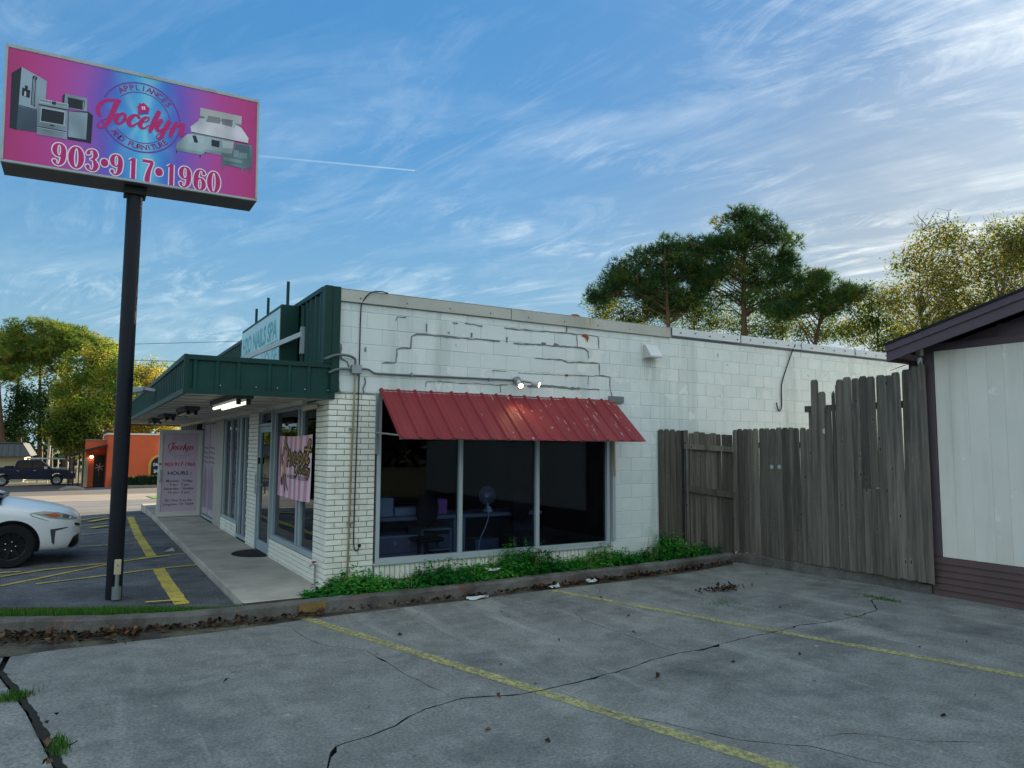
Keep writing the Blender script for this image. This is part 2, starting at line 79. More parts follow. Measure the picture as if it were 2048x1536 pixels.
    inside = mth('MULTIPLY', mth('GREATER_THAN', tn, -0.6), mth('LESS_THAN', tn, 1.0))
    fr = mth('GREATER_THAN', vm('DOT_PRODUCT', dn, mid).outputs['Value'], 0.5)
    wdt = mth('MULTIPLY_ADD', tn, -0.0006, 0.0018)
    con = mth('MULTIPLY', mth('MULTIPLY', mth('SUBTRACT', 1.0, mth('DIVIDE', off, wdt), clamp=True), inside), mth('MULTIPLY', fr, mth('MULTIPLY_ADD', tn, 0.22, 0.12)))
    m = mth('ADD', m, con, clamp=True)
    m = mth('MULTIPLY', m, mth('MULTIPLY_ADD', sp.outputs[2], 14.0, 0.15, clamp=True))
    # soft shoulder for the whole dome, as thin high haze gives
    bw = nd('ShaderNodeRGBToBW'); L.new(sky.outputs[0], bw.inputs[0])
    k = mth('DIVIDE', 1.0, mth('MULTIPLY_ADD', bw.outputs[0], SHOULDER, 1.0))
    sh = nd('ShaderNodeVectorMath', operation='SCALE'); L.new(sky.outputs[0], sh.inputs[0]); L.new(k, sh.inputs['Scale'])
    hs = nd('ShaderNodeHueSaturation'); L.new(sh.outputs[0], hs.inputs['Color']); hs.inputs['Saturation'].default_value = SKY_SAT; hs.inputs['Hue'].default_value = SKY_HUE
    # pale haze low down all round the horizon
    hz = mth('POWER', mth('SUBTRACT', 1.0, mth('DIVIDE', mth('MAXIMUM', sp.outputs[2], 0.0), 0.42), clamp=True), 1.6)
    hm = nd('ShaderNodeMix', data_type='RGBA'); L.new(mth('MULTIPLY', hz, 0.80), hm.inputs[0]); L.new(hs.outputs[0], hm.inputs[6]); hm.inputs[7].default_value = HAZE
    # cloud colour: lit by the same sun, brighter near it
    sdot = vm('DOT_PRODUCT', dn, sd).outputs['Value']
    glow = mth('POWER', mth('MAXIMUM', mth('MULTIPLY_ADD', sdot, 0.5, 0.5), 0.0), 5.0)
    cl = nd('ShaderNodeMix', data_type='RGBA'); L.new(glow, cl.inputs[0])
    cl.inputs[6].default_value = CLOUD_FAR; cl.inputs[7].default_value = CLOUD_NEAR
    mx = nd('ShaderNodeMix', data_type='RGBA'); L.new(mth('MULTIPLY', m, 0.85), mx.inputs[0]); L.new(hm.outputs[2], mx.inputs[6]); L.new(cl.outputs[2], mx.inputs[7])
    bg = nd('ShaderNodeBackground'); L.new(mx.outputs[2], bg.inputs[0]); bg.inputs[1].default_value = SKY_STRENGTH
    ow = nd('ShaderNodeOutputWorld'); L.new(bg.outputs[0], ow.inputs[0])
CLEAR_DIR = Vector((0.02, 0.92, 0.40)).normalized(); FILL_VEIL = 1.1
PATCH_OFF = 3.3; HAZE = (0.80, 1.26, 1.66, 1)
SHOULDER = 0.9
SKY_SAT, SKY_HUE = 1.2, 0.495
CON_A, CON_B = (0.175, 0.9154, 0.3624), (0.3603, 0.8593, 0.3631)
CIR_ROT, CIR_OFF = 60, 2.0
CLOUD_FAR = (2.02, 2.42, 2.54, 1); CLOUD_NEAR = (2.9, 2.95, 2.8, 1)
build_sky()
sl = bpy.data.lights.new('sun', 'SUN'); sl.energy = 5.0; sl.angle = math.radians(0.53); sl.color = (1.0, 0.84, 0.6)
so = bpy.data.objects.new('sun', sl); sc.collection.objects.link(so)
so.rotation_euler = Vector((-math.sin(SUN_AZ) * math.cos(SUN_EL), -math.cos(SUN_AZ) * math.cos(SUN_EL), -math.sin(SUN_EL))).to_track_quat('-Z', 'Y').to_euler()
so.location = (40, 30, 20)
# ---------------------------------------------------------------- helpers
COL = sc.collection
rnd = random.Random(7)
MATS = {}
def S4(c): return SR(*c) if max(c) > 1 else (*c, 1.0)
def M(name, base, rough=0.8, var=0.12, scale=6.0, bump=0.0, bscale=40.0, metal=0.0, spec=0.4, stain=None, stain_scale=1.5, stain_lo=0.5, stain_hi=0.75, stretch=(1, 1, 1),
      rand=0.0, coords='pos', emit=None, estr=0.0, trans=None, attr=None, stain2=None, detail=6, speck=None, nrough=0.6, streak=None, knots=None, extra=()):
    """procedural surface: base colour + noise, optional stains, per-object variation, fine relief"""
    if name in MATS: return MATS[name]
    m = bpy.data.materials.new(name); m.use_nodes = True; nt = m.node_tree; N = nt.nodes; L = nt.links
    p = N['Principled BSDF']; p.inputs['Roughness'].default_value = rough; p.inputs['Metallic'].default_value = metal
    p.inputs['Specular IOR Level'].default_value = spec
    base = S4(base)
    if coords == 'pos': src = N.new('ShaderNodeNewGeometry').outputs['Position']
    else: src = N.new('ShaderNodeTexCoord').outputs['Object']
    mp = N.new('ShaderNodeMapping'); L.new(src, mp.inputs[0]); mp.inputs['Scale'].default_value = stretch
    oi = None
    if rand or coords != 'pos':
        oi = N.new('ShaderNodeObjectInfo')
        mul = N.new('ShaderNodeMath'); mul.operation = 'MULTIPLY'; mul.inputs[1].default_value = 37.0; L.new(oi.outputs['Random'], mul.inputs[0])
        cb = N.new('ShaderNodeCombineXYZ'); L.new(mul.outputs[0], cb.inputs[0]); L.new(mul.outputs[0], cb.inputs[1])
        L.new(cb.outputs[0], mp.inputs['Location'])
    def noise(sc_, det=detail, ro=nrough):
        n = N.new('ShaderNodeTexNoise'); n.inputs['Scale'].default_value = sc_; n.inputs['Detail'].default_value = det; n.inputs['Roughness'].default_value = ro
        L.new(mp.outputs[0], n.inputs['Vector']); return n.outputs[0]
    def mixc(fac, a, b):
        x = N.new('ShaderNodeMix'); x.data_type = 'RGBA'
        for s, i in ((fac, 0), (a, 6), (b, 7)):
            if isinstance(s, (int, float)): x.inputs[i].default_value = s
            elif isinstance(s, tuple): x.inputs[i].default_value = s
            else: L.new(s, x.inputs[i])
        return x.outputs[2]
    lo = tuple(c * (1 - var) for c in base[:3]) + (1,); hi = tuple(min(1, c * (1 + var)) for c in base[:3]) + (1,)
    def ramp(v, a, b):
        n = N.new('ShaderNodeMapRange'); n.inputs['From Min'].default_value = a; n.inputs['From Max'].default_value = b; L.new(v, n.inputs[0]); return n.outputs[0]
    if attr:
        at = N.new('ShaderNodeAttribute'); at.attribute_name = 'tint'
        cr = N.new('ShaderNodeValToRGB'); L.new(at.outputs['Fac'], cr.inputs[0])
        e = cr.color_ramp.elements
        for i, c in enumerate(attr):
            if i > 1: e.new(i / (len(attr) - 1))
        for i, c in enumerate(attr): e[i].position = i / (len(attr) - 1); e[i].color = S4(c)
        col = cr.outputs[0]
    else:
        col = mixc(ramp(noise(scale), 0.3, 0.7), lo, hi)
    if rand:
        a = N.new('ShaderNodeMapRange'); a.inputs['To Min'].default_value = 1 - rand; a.inputs['To Max'].default_value = 1 + rand; L.new(oi.outputs['Random'], a.inputs[0])
        v = N.new('ShaderNodeVectorMath'); v.operation = 'SCALE'; L.new(col, v.inputs[0]); L.new(a.outputs[0], v.inputs['Scale']); col = v.outputs[0]
    if stain is not None: col = mixc(ramp(noise(stain_scale, 9, max(.65, nrough)), stain_lo, stain_hi), col, S4(stain))
    if stain2 is not None:
        c2, s2, l2, h2 = stain2; col = mixc(ramp(noise(s2, 8, 0.7), l2, h2), col, S4(c2))
    if streak:      # run-off marks, long in z
        c3, s3, l3, h3 = streak[:4]; m3 = N.new('ShaderNodeMapping'); L.new(src, m3.inputs[0]); m3.inputs['Scale'].default_value = streak[4] if len(streak) > 4 else (1, 1, .09)
        n3 = N.new('ShaderNodeTexNoise'); n3.inputs['Scale'].default_value = s3; n3.inputs['Detail'].default_value = 7; n3.inputs['Roughness'].default_value = .65; L.new(m3.outputs[0], n3.inputs['Vector'])
        col = mixc(ramp(n3.outputs[0], l3, h3), col, S4(c3))
    for c5, s5, l5, h5 in extra: col = mixc(ramp(noise(s5, 6, .6), l5, h5), col, S4(c5))
    if knots:       # dark knots with a paler ring
        vo = N.new('ShaderNodeTexVoronoi'); vo.inputs['Scale'].default_value = 1.0; m4 = N.new('ShaderNodeMapping'); m4.inputs['Scale'].default_value = (9, 3, 3.6); L.new(src, m4.inputs[0])
        if oi is not None: L.new(cb.outputs[0], m4.inputs['Location'])
        L.new(m4.outputs[0], vo.inputs['Vector']); r4 = N.new('ShaderNodeValToRGB'); L.new(vo.outputs['Distance'], r4.inputs[0]); e4 = r4.color_ramp.elements
        e4[0].position = .06; e4[0].color = (.22, .22, .22, 1); e4[1].position = .13; e4[1].color = (1.3, 1.3, 1.3, 1); e4.new(.22).color = (1, 1, 1, 1)
        v4 = N.new('ShaderNodeVectorMath'); v4.operation = 'MULTIPLY'; L.new(col, v4.inputs[0]); L.new(r4.outputs[0], v4.inputs[1]); col = v4.outputs[0]
    if speck:
        a = N.new('ShaderNodeMapRange'); a.inputs['From Min'].default_value = .3; a.inputs['From Max'].default_value = .7; a.inputs['To Min'].default_value = 1 - speck[0]; a.inputs['To Max'].default_value = 1 + speck[0]; L.new(noise(speck[1], 3, .7), a.inputs[0])
        v = N.new('ShaderNodeVectorMath'); v.operation = 'SCALE'; L.new(col, v.inputs[0]); L.new(a.outputs[0], v.inputs['Scale']); col = v.outputs[0]
    L.new(col, p.inputs['Base Color'])
    if bump:
        b = N.new('ShaderNodeBump'); b.inputs['Strength'].default_value = min(1, bump); b.inputs['Distance'].default_value = 0.01
        L.new(noise(bscale, 8, 0.65), b.inputs['Height']); L.new(b.outputs[0], p.inputs['Normal'])
    if emit: p.inputs['Emission Color'].default_value = S4(emit); p.inputs['Emission Strength'].default_value = estr
    if trans:   # leaf: diffuse + translucent
        out = N['Material Output']; tr = N.new('ShaderNodeBsdfTranslucent'); df = N.new('ShaderNodeBsdfDiffuse'); ms = N.new('ShaderNodeMixShader')
        L.new(col, tr.inputs[0]); L.new(col, df.inputs[0]); ms.inputs[0].default_value = trans
        L.new(df.outputs[0], ms.inputs[1]); L.new(tr.outputs[0], ms.inputs[2]); L.new(ms.outputs[0], out.inputs[0])
    MATS[name] = m
    return m
def glass(name, tint=(0.5, 0.55, 0.6), ior=1.5):
    m = bpy.data.materials.new(name); m.use_nodes = True; nt = m.node_tree; N = nt.nodes; L = nt.links; N.remove(N['Principled BSDF'])
    lw = N.new('ShaderNodeFresnel'); lw.inputs[0].default_value = ior
    t = N.new('ShaderNodeBsdfTransparent'); t.inputs[0].default_value = (*tint, 1)
    g = N.new('ShaderNodeBsdfGlossy'); g.inputs['Roughness'].default_value = 0.015; g.inputs[0].default_value = (0.95, 0.97, 1, 1)
    ms = N.new('ShaderNodeMixShader'); L.new(lw.outputs[0], ms.inputs[0]); L.new(t.outputs[0], ms.inputs[1]); L.new(g.outputs[0], ms.inputs[2])
    L.new(ms.outputs[0], N['Material Output'].inputs[0]); MATS[name] = m
    return m
W = {}
def reg(o, origin): W[o.name] = Vector(origin); return o
def worig(o): return W.get(o.name, Vector((0, 0, 0)))
def tags(o, label=None, cat=None, group=None, kind=None):
    if label: o['label'] = label
    if cat: o['category'] = cat
    if group: o['group'] = group
    if kind: o['kind'] = kind
    return o
def thing(name, label, cat, loc, group=None, rotz=0.0):
    o = bpy.data.objects.new(name, None); COL.objects.link(o); o.location = loc; o.rotation_euler = (0, 0, rotz); o.empty_display_size = 0.2
    reg(o, loc); return tags(o, label, cat, group)
class MB:
    def __init__(s): s.v = []; s.f = []; s.m = []; s.mats = []
    def mi(s, m):
        if m not in s.mats: s.mats.append(m)
        return s.mats.index(m)
    def add(s, vs, fs, m):
        k = len(s.v); s.v += [tuple(x) for x in vs]; i = s.mi(m)
        for f in fs: s.f.append(tuple(k + q for q in f)); s.m.append(i)
        return s
    def box(s, x0, x1, y0, y1, z0, z1, m):
        vs = [(x, y, z) for z in (z0, z1) for y in (y0, y1) for x in (x0, x1)]
        return s.add(vs, [(0, 2, 3, 1), (4, 5, 7, 6), (0, 1, 5, 4), (2, 6, 7, 3), (0, 4, 6, 2), (1, 3, 7, 5)], m)
    def obox(s, c, dims, rot, m):
        R = rot.to_matrix() if isinstance(rot, Euler) else rot
        c = Vector(c); d = Vector(dims) / 2
        vs = [c + R @ Vector((x * d.x, y * d.y, z * d.z)) for z in (-1, 1) for y in (-1, 1) for x in (-1, 1)]
        return s.add(vs, [(0, 2, 3, 1), (4, 5, 7, 6), (0, 1, 5, 4), (2, 6, 7, 3), (0, 4, 6, 2), (1, 3, 7, 5)], m)
    def bar(s, a, b, w, h, m, up=Vector((0, 0, 1))):
        a, b = Vector(a), Vector(b); d = (b - a); l = d.length; d.normalize()
        x = d.cross(up)
        if x.length < 1e-4: x = d.cross(Vector((0, 1, 0)))
        x.normalize(); z = x.cross(d)
        return s.obox((a + b) / 2, (w, l, h), Matrix((x, d, z)).transposed(), m)
    def prism(s, poly, axis, a, b, m, mcap=None):
        """poly: 2D list in the two other axes (x,y | x,z | y,z order)"""
        def P(q, t): return {0: (t, q[0], q[1]), 1: (q[0], t, q[1]), 2: (q[0], q[1], t)}[axis]
        n = len(poly)
        vs = [P(q, a) for q in poly] + [P(q, b) for q in poly]
        area = sum(poly[i][0] * poly[(i + 1) % n][1] - poly[(i + 1) % n][0] * poly[i][1] for i in range(n))
        flip = (area < 0) ^ (axis == 1) ^ (b < a)
        sides = [(i, (i + 1) % n, n + (i + 1) % n, n + i) for i in range(n)]
        caps = [tuple(range(n))[::-1], tuple(range(n, 2 * n))]
        if flip: sides = [f[::-1] for f in sides]; caps = [f[::-1] for f in caps]
        s.add(vs, sides, m); k = len(s.v) - 2 * n; i = s.mi(mcap or m)
        for f in caps: s.f.append(tuple(k + q for q in f)); s.m.append(i)
        return s
    def tube(s, path, r, m, n=8, caps=True):
        path = [Vector(p) for p in path]; k = len(path)
        rs = r if isinstance(r, (list, tuple)) else [r] * k
        vs = []; ref = None
        for i, p in enumerate(path):
            d = (path[min(i + 1, k - 1)] - path[max(i - 1, 0)]).normalized()
            if ref is None: ref = d.orthogonal().normalized()
            ref = (ref - d * ref.dot(d)).normalized(); u = d.cross(ref)
            for j in range(n):
                t = 2 * math.pi * j / n; vs.append(p + (ref * math.cos(t) + u * math.sin(t)) * rs[i])
        fs = [(i * n + j, i * n + (j + 1) % n, (i + 1) * n + (j + 1) % n, (i + 1) * n + j) for i in range(k - 1) for j in range(n)]
        if caps: fs += [tuple(range(n))[::-1], tuple((k - 1) * n + j for j in range(n))]
        return s.add(vs, fs, m)
    def sphere(s, c, r, m, nu=12, nv=8, sx=1, sy=1, sz=1):
        c = Vector(c); vs = []
        for i in range(nv + 1):
            t = math.pi * i / nv
            for j in range(nu):
                p = 2 * math.pi * j / nu; vs.append(c + Vector((r * sx * math.sin(t) * math.cos(p), r * sy * math.sin(t) * math.sin(p), r * sz * math.cos(t))))
        fs = [(i * nu + j, (i + 1) * nu + j, (i + 1) * nu + (j + 1) % nu, i * nu + (j + 1) % nu) for i in range(nv) for j in range(nu)]
        return s.add(vs, fs, m)
    def disc(s, c, r, normal, m, n=20, r2=None):
        c = Vector(c); q = Vector(normal).normalized(); a = q.orthogonal().normalized(); b = q.cross(a)
        vs = [c + (a * math.cos(2 * math.pi * i / n) + b * math.sin(2 * math.pi * i / n)) * r for i in range(n)]
        return s.add(vs, [tuple(range(n))], m)
def link_mesh(name, me, parent=None, origin=(0, 0, 0)):
    o = bpy.data.objects.new(name, me); COL.objects.link(o)
    if parent is not None: o.parent = parent; o.location = Vector(origin) - worig(parent)
    else: o.location = origin
    reg(o, origin); return o
def part(name, mb, parent=None, smooth=False, bev=0.0, bseg=1, origin=None, local=False, wn=True):
    """link a builder as ONE mesh object; geometry given in world coordinates (or the parent's own when local)"""
    V = np.array(mb.v, dtype=float)
    if local: org = Vector((0, 0, 0))
    elif origin is None:
        lo, hi = V.min(0), V.max(0); org = Vector(((lo[0] + hi[0]) / 2, (lo[1] + hi[1]) / 2, lo[2]))
    else: org = Vector(origin)
    me = bpy.data.meshes.new(name); me.from_pydata([tuple(q) for q in (V - np.array(org))], [], mb.f)
    for m in mb.mats: me.materials.append(m)
    me.polygons.foreach_set('material_index', mb.m)
    if bev:
        bm = bmesh.new(); bm.from_mesh(me); bmesh.ops.remove_doubles(bm, verts=bm.verts, dist=1e-5)
        es = [e for e in bm.edges if len(e.link_faces) == 2 and e.calc_face_angle(0) > 0.5]
        bmesh.ops.bevel(bm, geom=es, offset=bev, segments=bseg, affect='EDGES', profile=0.5, clamp_overlap=True)
        bm.to_mesh(me); bm.free()
    if smooth: me.shade_smooth() if smooth is True else me.set_sharp_from_angle(angle=smooth)
    me.update()
    o = bpy.data.objects.new(name, me); COL.objects.link(o)
    if parent is not None:
        o.parent = parent; o.location = (0, 0, 0) if local else org - worig(parent)
        reg(o, worig(parent) if local else org)
    else: o.location = org; reg(o, org)
    if smooth and smooth is not True: me.shade_smooth(); me.set_sharp_from_angle(angle=smooth)
    return o
def struct(name, mb, **k): return tags(part(name, mb, **k), kind='structure')
def npmesh(name, verts, faces, mat, parent=None, tint=None, origin=(0, 0, 0), smooth=False):
    verts = np.asarray(verts, dtype=np.float32) - np.asarray(origin, dtype=np.float32); faces = np.asarray(faces, dtype=np.int32); nf, k = faces.shape
    me = bpy.data.meshes.new(name); me.vertices.add(len(verts)); me.vertices.foreach_set('co', verts.ravel())
    me.loops.add(nf * k); me.loops.foreach_set('vertex_index', faces.ravel())
    me.polygons.add(nf); me.polygons.foreach_set('loop_start', np.arange(0, nf * k, k, dtype=np.int32))
    me.materials.append(mat)
    if tint is not None:
        a = me.attributes.new('tint', 'FLOAT', 'FACE'); a.data.foreach_set('value', np.asarray(tint, dtype=np.float32))
    me.update(calc_edges=True)
    if smooth: me.shade_smooth()
    return link_mesh(name, me, parent, origin)
def copy_child(src, name, parent, loc, rot=None):
    o = src.copy(); o.name = name; COL.objects.link(o); o.parent = parent; o.location = Vector(loc) - worig(parent)
    if rot: o.rotation_euler = rot
    reg(o, loc); return o
def catmull(pts, n=6):
    P = [np.array(p, float) for p in pts]
    if len(P) < 3: return P
    out = []
    for i in range(len(P) - 1):
        p0 = P[i - 1] if i else 2 * P[0] - P[1]; p1, p2 = P[i], P[i + 1]; p3 = P[i + 2] if i + 2 < len(P) else 2 * P[-1] - P[-2]
        for j in range(n):
            t = j / n; out.append(0.5 * ((2 * p1) + (-p0 + p2) * t + (2 * p0 - 5 * p1 + 4 * p2 - p3) * t * t + (-p0 + 3 * p1 - 3 * p2 + p3) * t ** 3))
    out.append(P[-1]); return out
def ribbon(mb, pts, m, place, wadd=0.0, smooth=5, lift=0.0, closed=False, jit=0.0, R=rnd, caps=True):
    """flat stroke of varying width; place(u, v, lift) gives the 3D point"""
    n0 = len(mb.v); lift0 = lift
    P = catmull(pts, smooth) if smooth else [np.array(p, float) for p in pts]
    n = len(P); L_, R2 = [], []
    for i in range(n):
        a = P[(i - 1) % n] if (closed or i) else P[0]; b = P[(i + 1) % n] if (closed or i < n - 1) else P[-1]
        d = b[:2] - a[:2]; l = np.hypot(*d) or 1; nx, ny = -d[1] / l, d[0] / l
        w = P[i][2] / 2 + wadd
        j1 = 1 + R.uniform(-jit, jit); j2 = 1 + R.uniform(-jit, jit)
        L_.append((P[i][0] + nx * w * j1, P[i][1] + ny * w * j1)); R2.append((P[i][0] - nx * w * j2, P[i][1] - ny * w * j2))
    vs = [place(*q, lift + 3e-6 * i) for i, q in enumerate(L_)] + [place(*q, lift + 3e-6 * i) for i, q in enumerate(R2)]
    fs = [(i, n + i, n + (i + 1) % n, (i + 1) % n) for i in range(n if closed else n - 1)]
    mb.add(vs, fs, m)
    if caps and not closed:
        for i, sgn in ((0, -1), (n - 1, 1)):
            a, b = np.array(L_[i]), np.array(R2[i]); c = (a + b) / 2; r = np.hypot(*(a - b)) / 2
            t0 = math.atan2(*(a - c)[::-1]); k = 5
            arc = [(c[0] + r * math.cos(t0 - sgn * math.pi * q / k), c[1] + r * math.sin(t0 - sgn * math.pi * q / k)) for q in range(k + 1)]
            f = tuple(range(k + 1)); mb.add([place(*q, lift) for q in arc], [f if sgn < 0 else f[::-1]], m)
def flatpoly(mb, poly, m, place, lift): 
    area = sum(poly[i][0] * poly[(i + 1) % len(poly)][1] - poly[(i + 1) % len(poly)][0] * poly[i][1] for i in range(len(poly)))
    q = poly if area > 0 else poly[::-1]
    mb.add([place(a, b, lift) for a, b in q], [tuple(range(len(q)))], m)
def text_mesh(txt, size=1.0, bold=0.0, space=1.0):
    """outline of the built-in font as 2D triangles (verts, faces), centred on x, baseline at 0"""
    c = bpy.data.curves.new('t', 'FONT'); c.body = txt; c.size = size; c.offset = bold; c.align_x = 'CENTER'; c.resolution_u = 3; c.space_character = space
    o = bpy.data.objects.new('t', c); COL.objects.link(o)
    me = bpy.data.meshes.new_from_object(o.evaluated_get(bpy.context.evaluated_depsgraph_get()))
    vs = [(v.co.x, v.co.y) for v in me.vertices]; fs = [tuple(p.vertices) for p in me.polygons]
    fl = [p.normal.z > 0 for p in me.polygons]
    fs = [f if k else f[::-1] for f, k in zip(fs, fl)]
    bpy.data.objects.remove(o); bpy.data.curves.remove(c); bpy.data.meshes.remove(me)
    return vs, fs
def write(mb, txt, m, place, x, y, width=None, height=0.1, bold=0.0, lift=0.0, space=1.0):
    vs, fs = text_mesh(txt, 1.0, bold, space)
    xs = [q[0] for q in vs]; ys = [q[1] for q in vs]; w = max(xs) - min(xs); h = max(ys); cxm = (max(xs) + min(xs)) / 2
    ky = height / h; kx = (width / w) if width else ky
    mb.add([place(x + (a - cxm) * kx, y + b * ky, lift) for a, b in vs], fs, m)
def ribbed(mb, width, height, m, place, pitch=0.2286, rib=0.022, first=0.0, top_w=0.03, base_w=0.065, minor=True, edge_jit=0.0, R=rnd):
    """ribbed metal sheet; place(u, v, n): u along, v up, n outwards"""
    us = [0.0]; ns = [0.0]
    u = first + base_w / 2
    while u < width - base_w / 2 + 1e-6:
        for du, nn in ((-base_w / 2, 0), (-top_w / 2, rib), (top_w / 2, rib), (base_w / 2, 0)): us.append(u + du); ns.append(nn)
        if minor:
            for k in (1 / 3, 2 / 3):
                c = u + pitch * k
                if c + 0.02 < width:
                    for du, nn in ((-0.015, 0), (0, 0.004), (0.015, 0)): us.append(c + du); ns.append(nn)
        u += pitch
    us.append(width); ns.append(0.0)
    q = sorted(zip(us, ns)); n = len(q)
    vs = [place(a, 0 + R.uniform(-edge_jit, edge_jit), b) for a, b in q] + [place(a, height, b) for a, b in q]
    mb.add(vs, [(i, i + 1, n + i + 1, n + i) for i in range(n - 1)], m)
    # folded-back edge gives the sheet its thickness
    vs = [place(a, 0.001, b) for a, b in q] + [place(a, 0.001, b - 0.006) for a, b in q] + [place(a, height, b - 0.006) for a, b in q]
    mb.add(vs, [(i + 1, i, n + i, n + i + 1) for i in range(n - 1)] + [(n + i + 1, n + i, 2 * n + i, 2 * n + i + 1) for i in range(n - 1)], m)
def tz(y): return -0.03 * min(max(y - 12, 0), 42)     # the land falls gently away from the shops
# ---------------------------------------------------------------- materials
m_conc = M('concrete', (126, 126, 122), 0.9, 0.36, 2.6, 0.45, 170, stain=(80, 82, 83), stain_scale=0.62, stain_lo=0.50, stain_hi=0.68, stain2=((158, 156, 150), 0.9, 0.55, 0.72), detail=15, speck=(.42, 48), nrough=.76, streak=((158, 157, 152), 1.3, .56, .74, (1.6, .22, 1)), extra=[((66, 66, 66), 2.3, .665, .76), ((170, 167, 158), 6.5, .66, .72), ((84, 80, 74), 9.0, .68, .74)])
m_conc2 = M('concrete_walk', (178, 170, 160), 0.9, 0.2, 2.2, 0.3, 160, stain=(140, 132, 124), stain_scale=0.7, stain_lo=0.5, stain_hi=0.75, stain2=((165, 165, 162), 2.2, 0.62, 0.75), detail=10)
m_curb = M('curb_concrete', (104, 101, 97), 0.95, 0.3, 5, 0.6, 120, speck=(.25, 60), stain=(70, 65, 60), stain_scale=1.6, stain_lo=0.45, stain_hi=0.65, stain2=((120, 66, 44), 0.9, 0.6, 0.75), detail=10)
m_asph = M('asphalt', (106, 107, 111), 0.92, 0.35, 3.0, 0.8, 220, speck=(.65, 48), extra=[((150, 148, 142), 26, .66, .70), ((40, 40, 42), 1.6, .62, .74)], stain=(60, 60, 64), stain_scale=0.5, stain_lo=0.45, stain_hi=0.7, stain2=((150, 148, 142), 55, 0.64, 0.72), detail=12)
m_street = M('old_asphalt', (104, 104, 106), 0.9, 0.25, 0.5, 0.4, 60, stain=(76, 76, 80), stain_scale=0.35, stain_lo=0.48, stain_hi=0.6, stretch=(0.4, 1.4, 1))
m_apron = M('pale_concrete', (132, 122, 112), 0.9, 0.15, 0.6, 0.2, 40)
m_farlot = M('far_asphalt', (78, 72, 72), 0.9, 0.2, 0.3, 0.2, 40, stretch=(0.5, 1.5, 1))
m_land = M('land', (74, 80, 50), 1.0, 0.35, 0.3, 0.3, 20, stain=(96, 84, 62), stain_scale=0.12)
m_soil = M('soil', (62, 52, 42), 1.0, 0.4, 12, 0.8, 90)
m_dark = M('crack_bottom', (34, 33, 32), 1.0, 0.3, 10)
def paint_mat(name, col, lo, hi, sc_=14):
    m = M(name, col, 0.85, 0.22, 9, 0.25, 180, stain=(128, 122, 96), stain_scale=2.5, stain_lo=0.45, stain_hi=0.75, nrough=.72, speck=(.25, 60))
    nt = m.node_tree; N = nt.nodes; L = nt.links; out = N['Material Output']; p = N['Principled BSDF']
    g = N.new('ShaderNodeNewGeometry'); n = N.new('ShaderNodeTexNoise'); n.inputs['Scale'].default_value = sc_; n.inputs['Detail'].default_value = 10; n.inputs['Roughness'].default_value = 0.72
    L.new(g.outputs['Position'], n.inputs['Vector']); r = N.new('ShaderNodeMapRange'); r.inputs['From Min'].default_value = lo; r.inputs['From Max'].default_value = hi; L.new(n.outputs[0], r.inputs[0])
    t = N.new('ShaderNodeBsdfTransparent'); ms = N.new('ShaderNodeMixShader'); L.new(r.outputs[0], ms.inputs[0]); L.new(p.outputs[0], ms.inputs[1]); L.new(t.outputs[0], ms.inputs[2]); L.new(ms.outputs[0], out.inputs[0])
    return m
m_yel = paint_mat('yellow_paint', (186, 178, 116), 0.40, 0.68, 22)
m_yel2 = paint_mat('yellow_paint_asphalt', (214, 190, 84), 0.56, 0.68)
m_blue = M('blue_paint', (70, 120, 170), 0.8)
m_block = M('block_white', (218, 224, 222), 0.75, 0.04, 2.0, 0.25, 120, rand=0.025, stain=(194, 206, 204), stain_scale=0.8, stain_lo=0.52, stain_hi=0.78, stain2=((150, 150, 142), 2.5, 0.68, 0.86), streak=((172, 180, 176), 2.2, .52, .82), extra=[((158, 160, 152), 5.5, .68, .76), ((226, 228, 224), 1.4, .58, .60)])
m_mortar = M('painted_mortar', (206, 213, 211), 0.85, 0.08, 8)
m_brick = M('brick_cream', (234, 233, 222), 0.75, 0.06, 10, 0.35, 130, rand=0.05, stain=(196, 186, 166), stain_scale=3, stain_lo=0.55, stain_hi=0.8)
m_bmort = M('brick_mortar', (128, 122, 110), 0.95, 0.15, 20)
m_seal = M('sealant', (112, 116, 116), 0.7, 0.12, 20)
m_rust = M('rust', (150, 74, 40), 0.9, 0.25, 30)
m_cop = M('coping_board', (186, 186, 178), 0.7, 0.08, 3, stain=(154, 152, 142), stain_scale=1.5)
m_flash = M('metal_flashing', (196, 200, 202), 0.4, 0.05, 2, metal=0.35)
m_green = M('green_metal', (4, 60, 54), 0.5, 0.12, 2.5, 0.05, 30, spec=0.3, stain=(2, 42, 44), stain_scale=0.9)
m_green2 = M('green_trim', (4, 54, 48), 0.5, 0.1, 3, spec=0.3)
m_soff = M('soffit', (206, 200, 186), 0.85, 0.1, 2, stain=(140, 132, 120), stain_scale=0.8)
m_alu = M('aluminium', (178, 188, 192), 0.42, 0.06, 4, metal=0.2)
m_alud = M('aluminium_dull', (166, 180, 188), 0.45, 0.06, 4, metal=0.15)
m_red = M('red_awning', (126, 40, 46), 0.6, 0.10, 4, 0.08, 50, spec=0.3, stain=(136, 58, 60), stain_scale=2.2, stain_lo=0.55, stain_hi=0.8, stretch=(1, 0.4, 0.4))
m_white = M('white_paint', (214, 212, 204), 0.55, 0.05, 4)
m_black = M('black_rubber', (18, 18, 20), 0.7, 0.1, 6)
m_gal = M('galvanised', (146, 152, 156), 0.4, 0.1, 8, metal=0.6)
m_brass = M('brassy_pipe', (150, 140, 110), 0.4, 0.15, 5, metal=0.5)
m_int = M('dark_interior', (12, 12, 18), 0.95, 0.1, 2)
m_int2 = M('interior_wall', (52, 56, 60), 0.95, 0.05, 2)
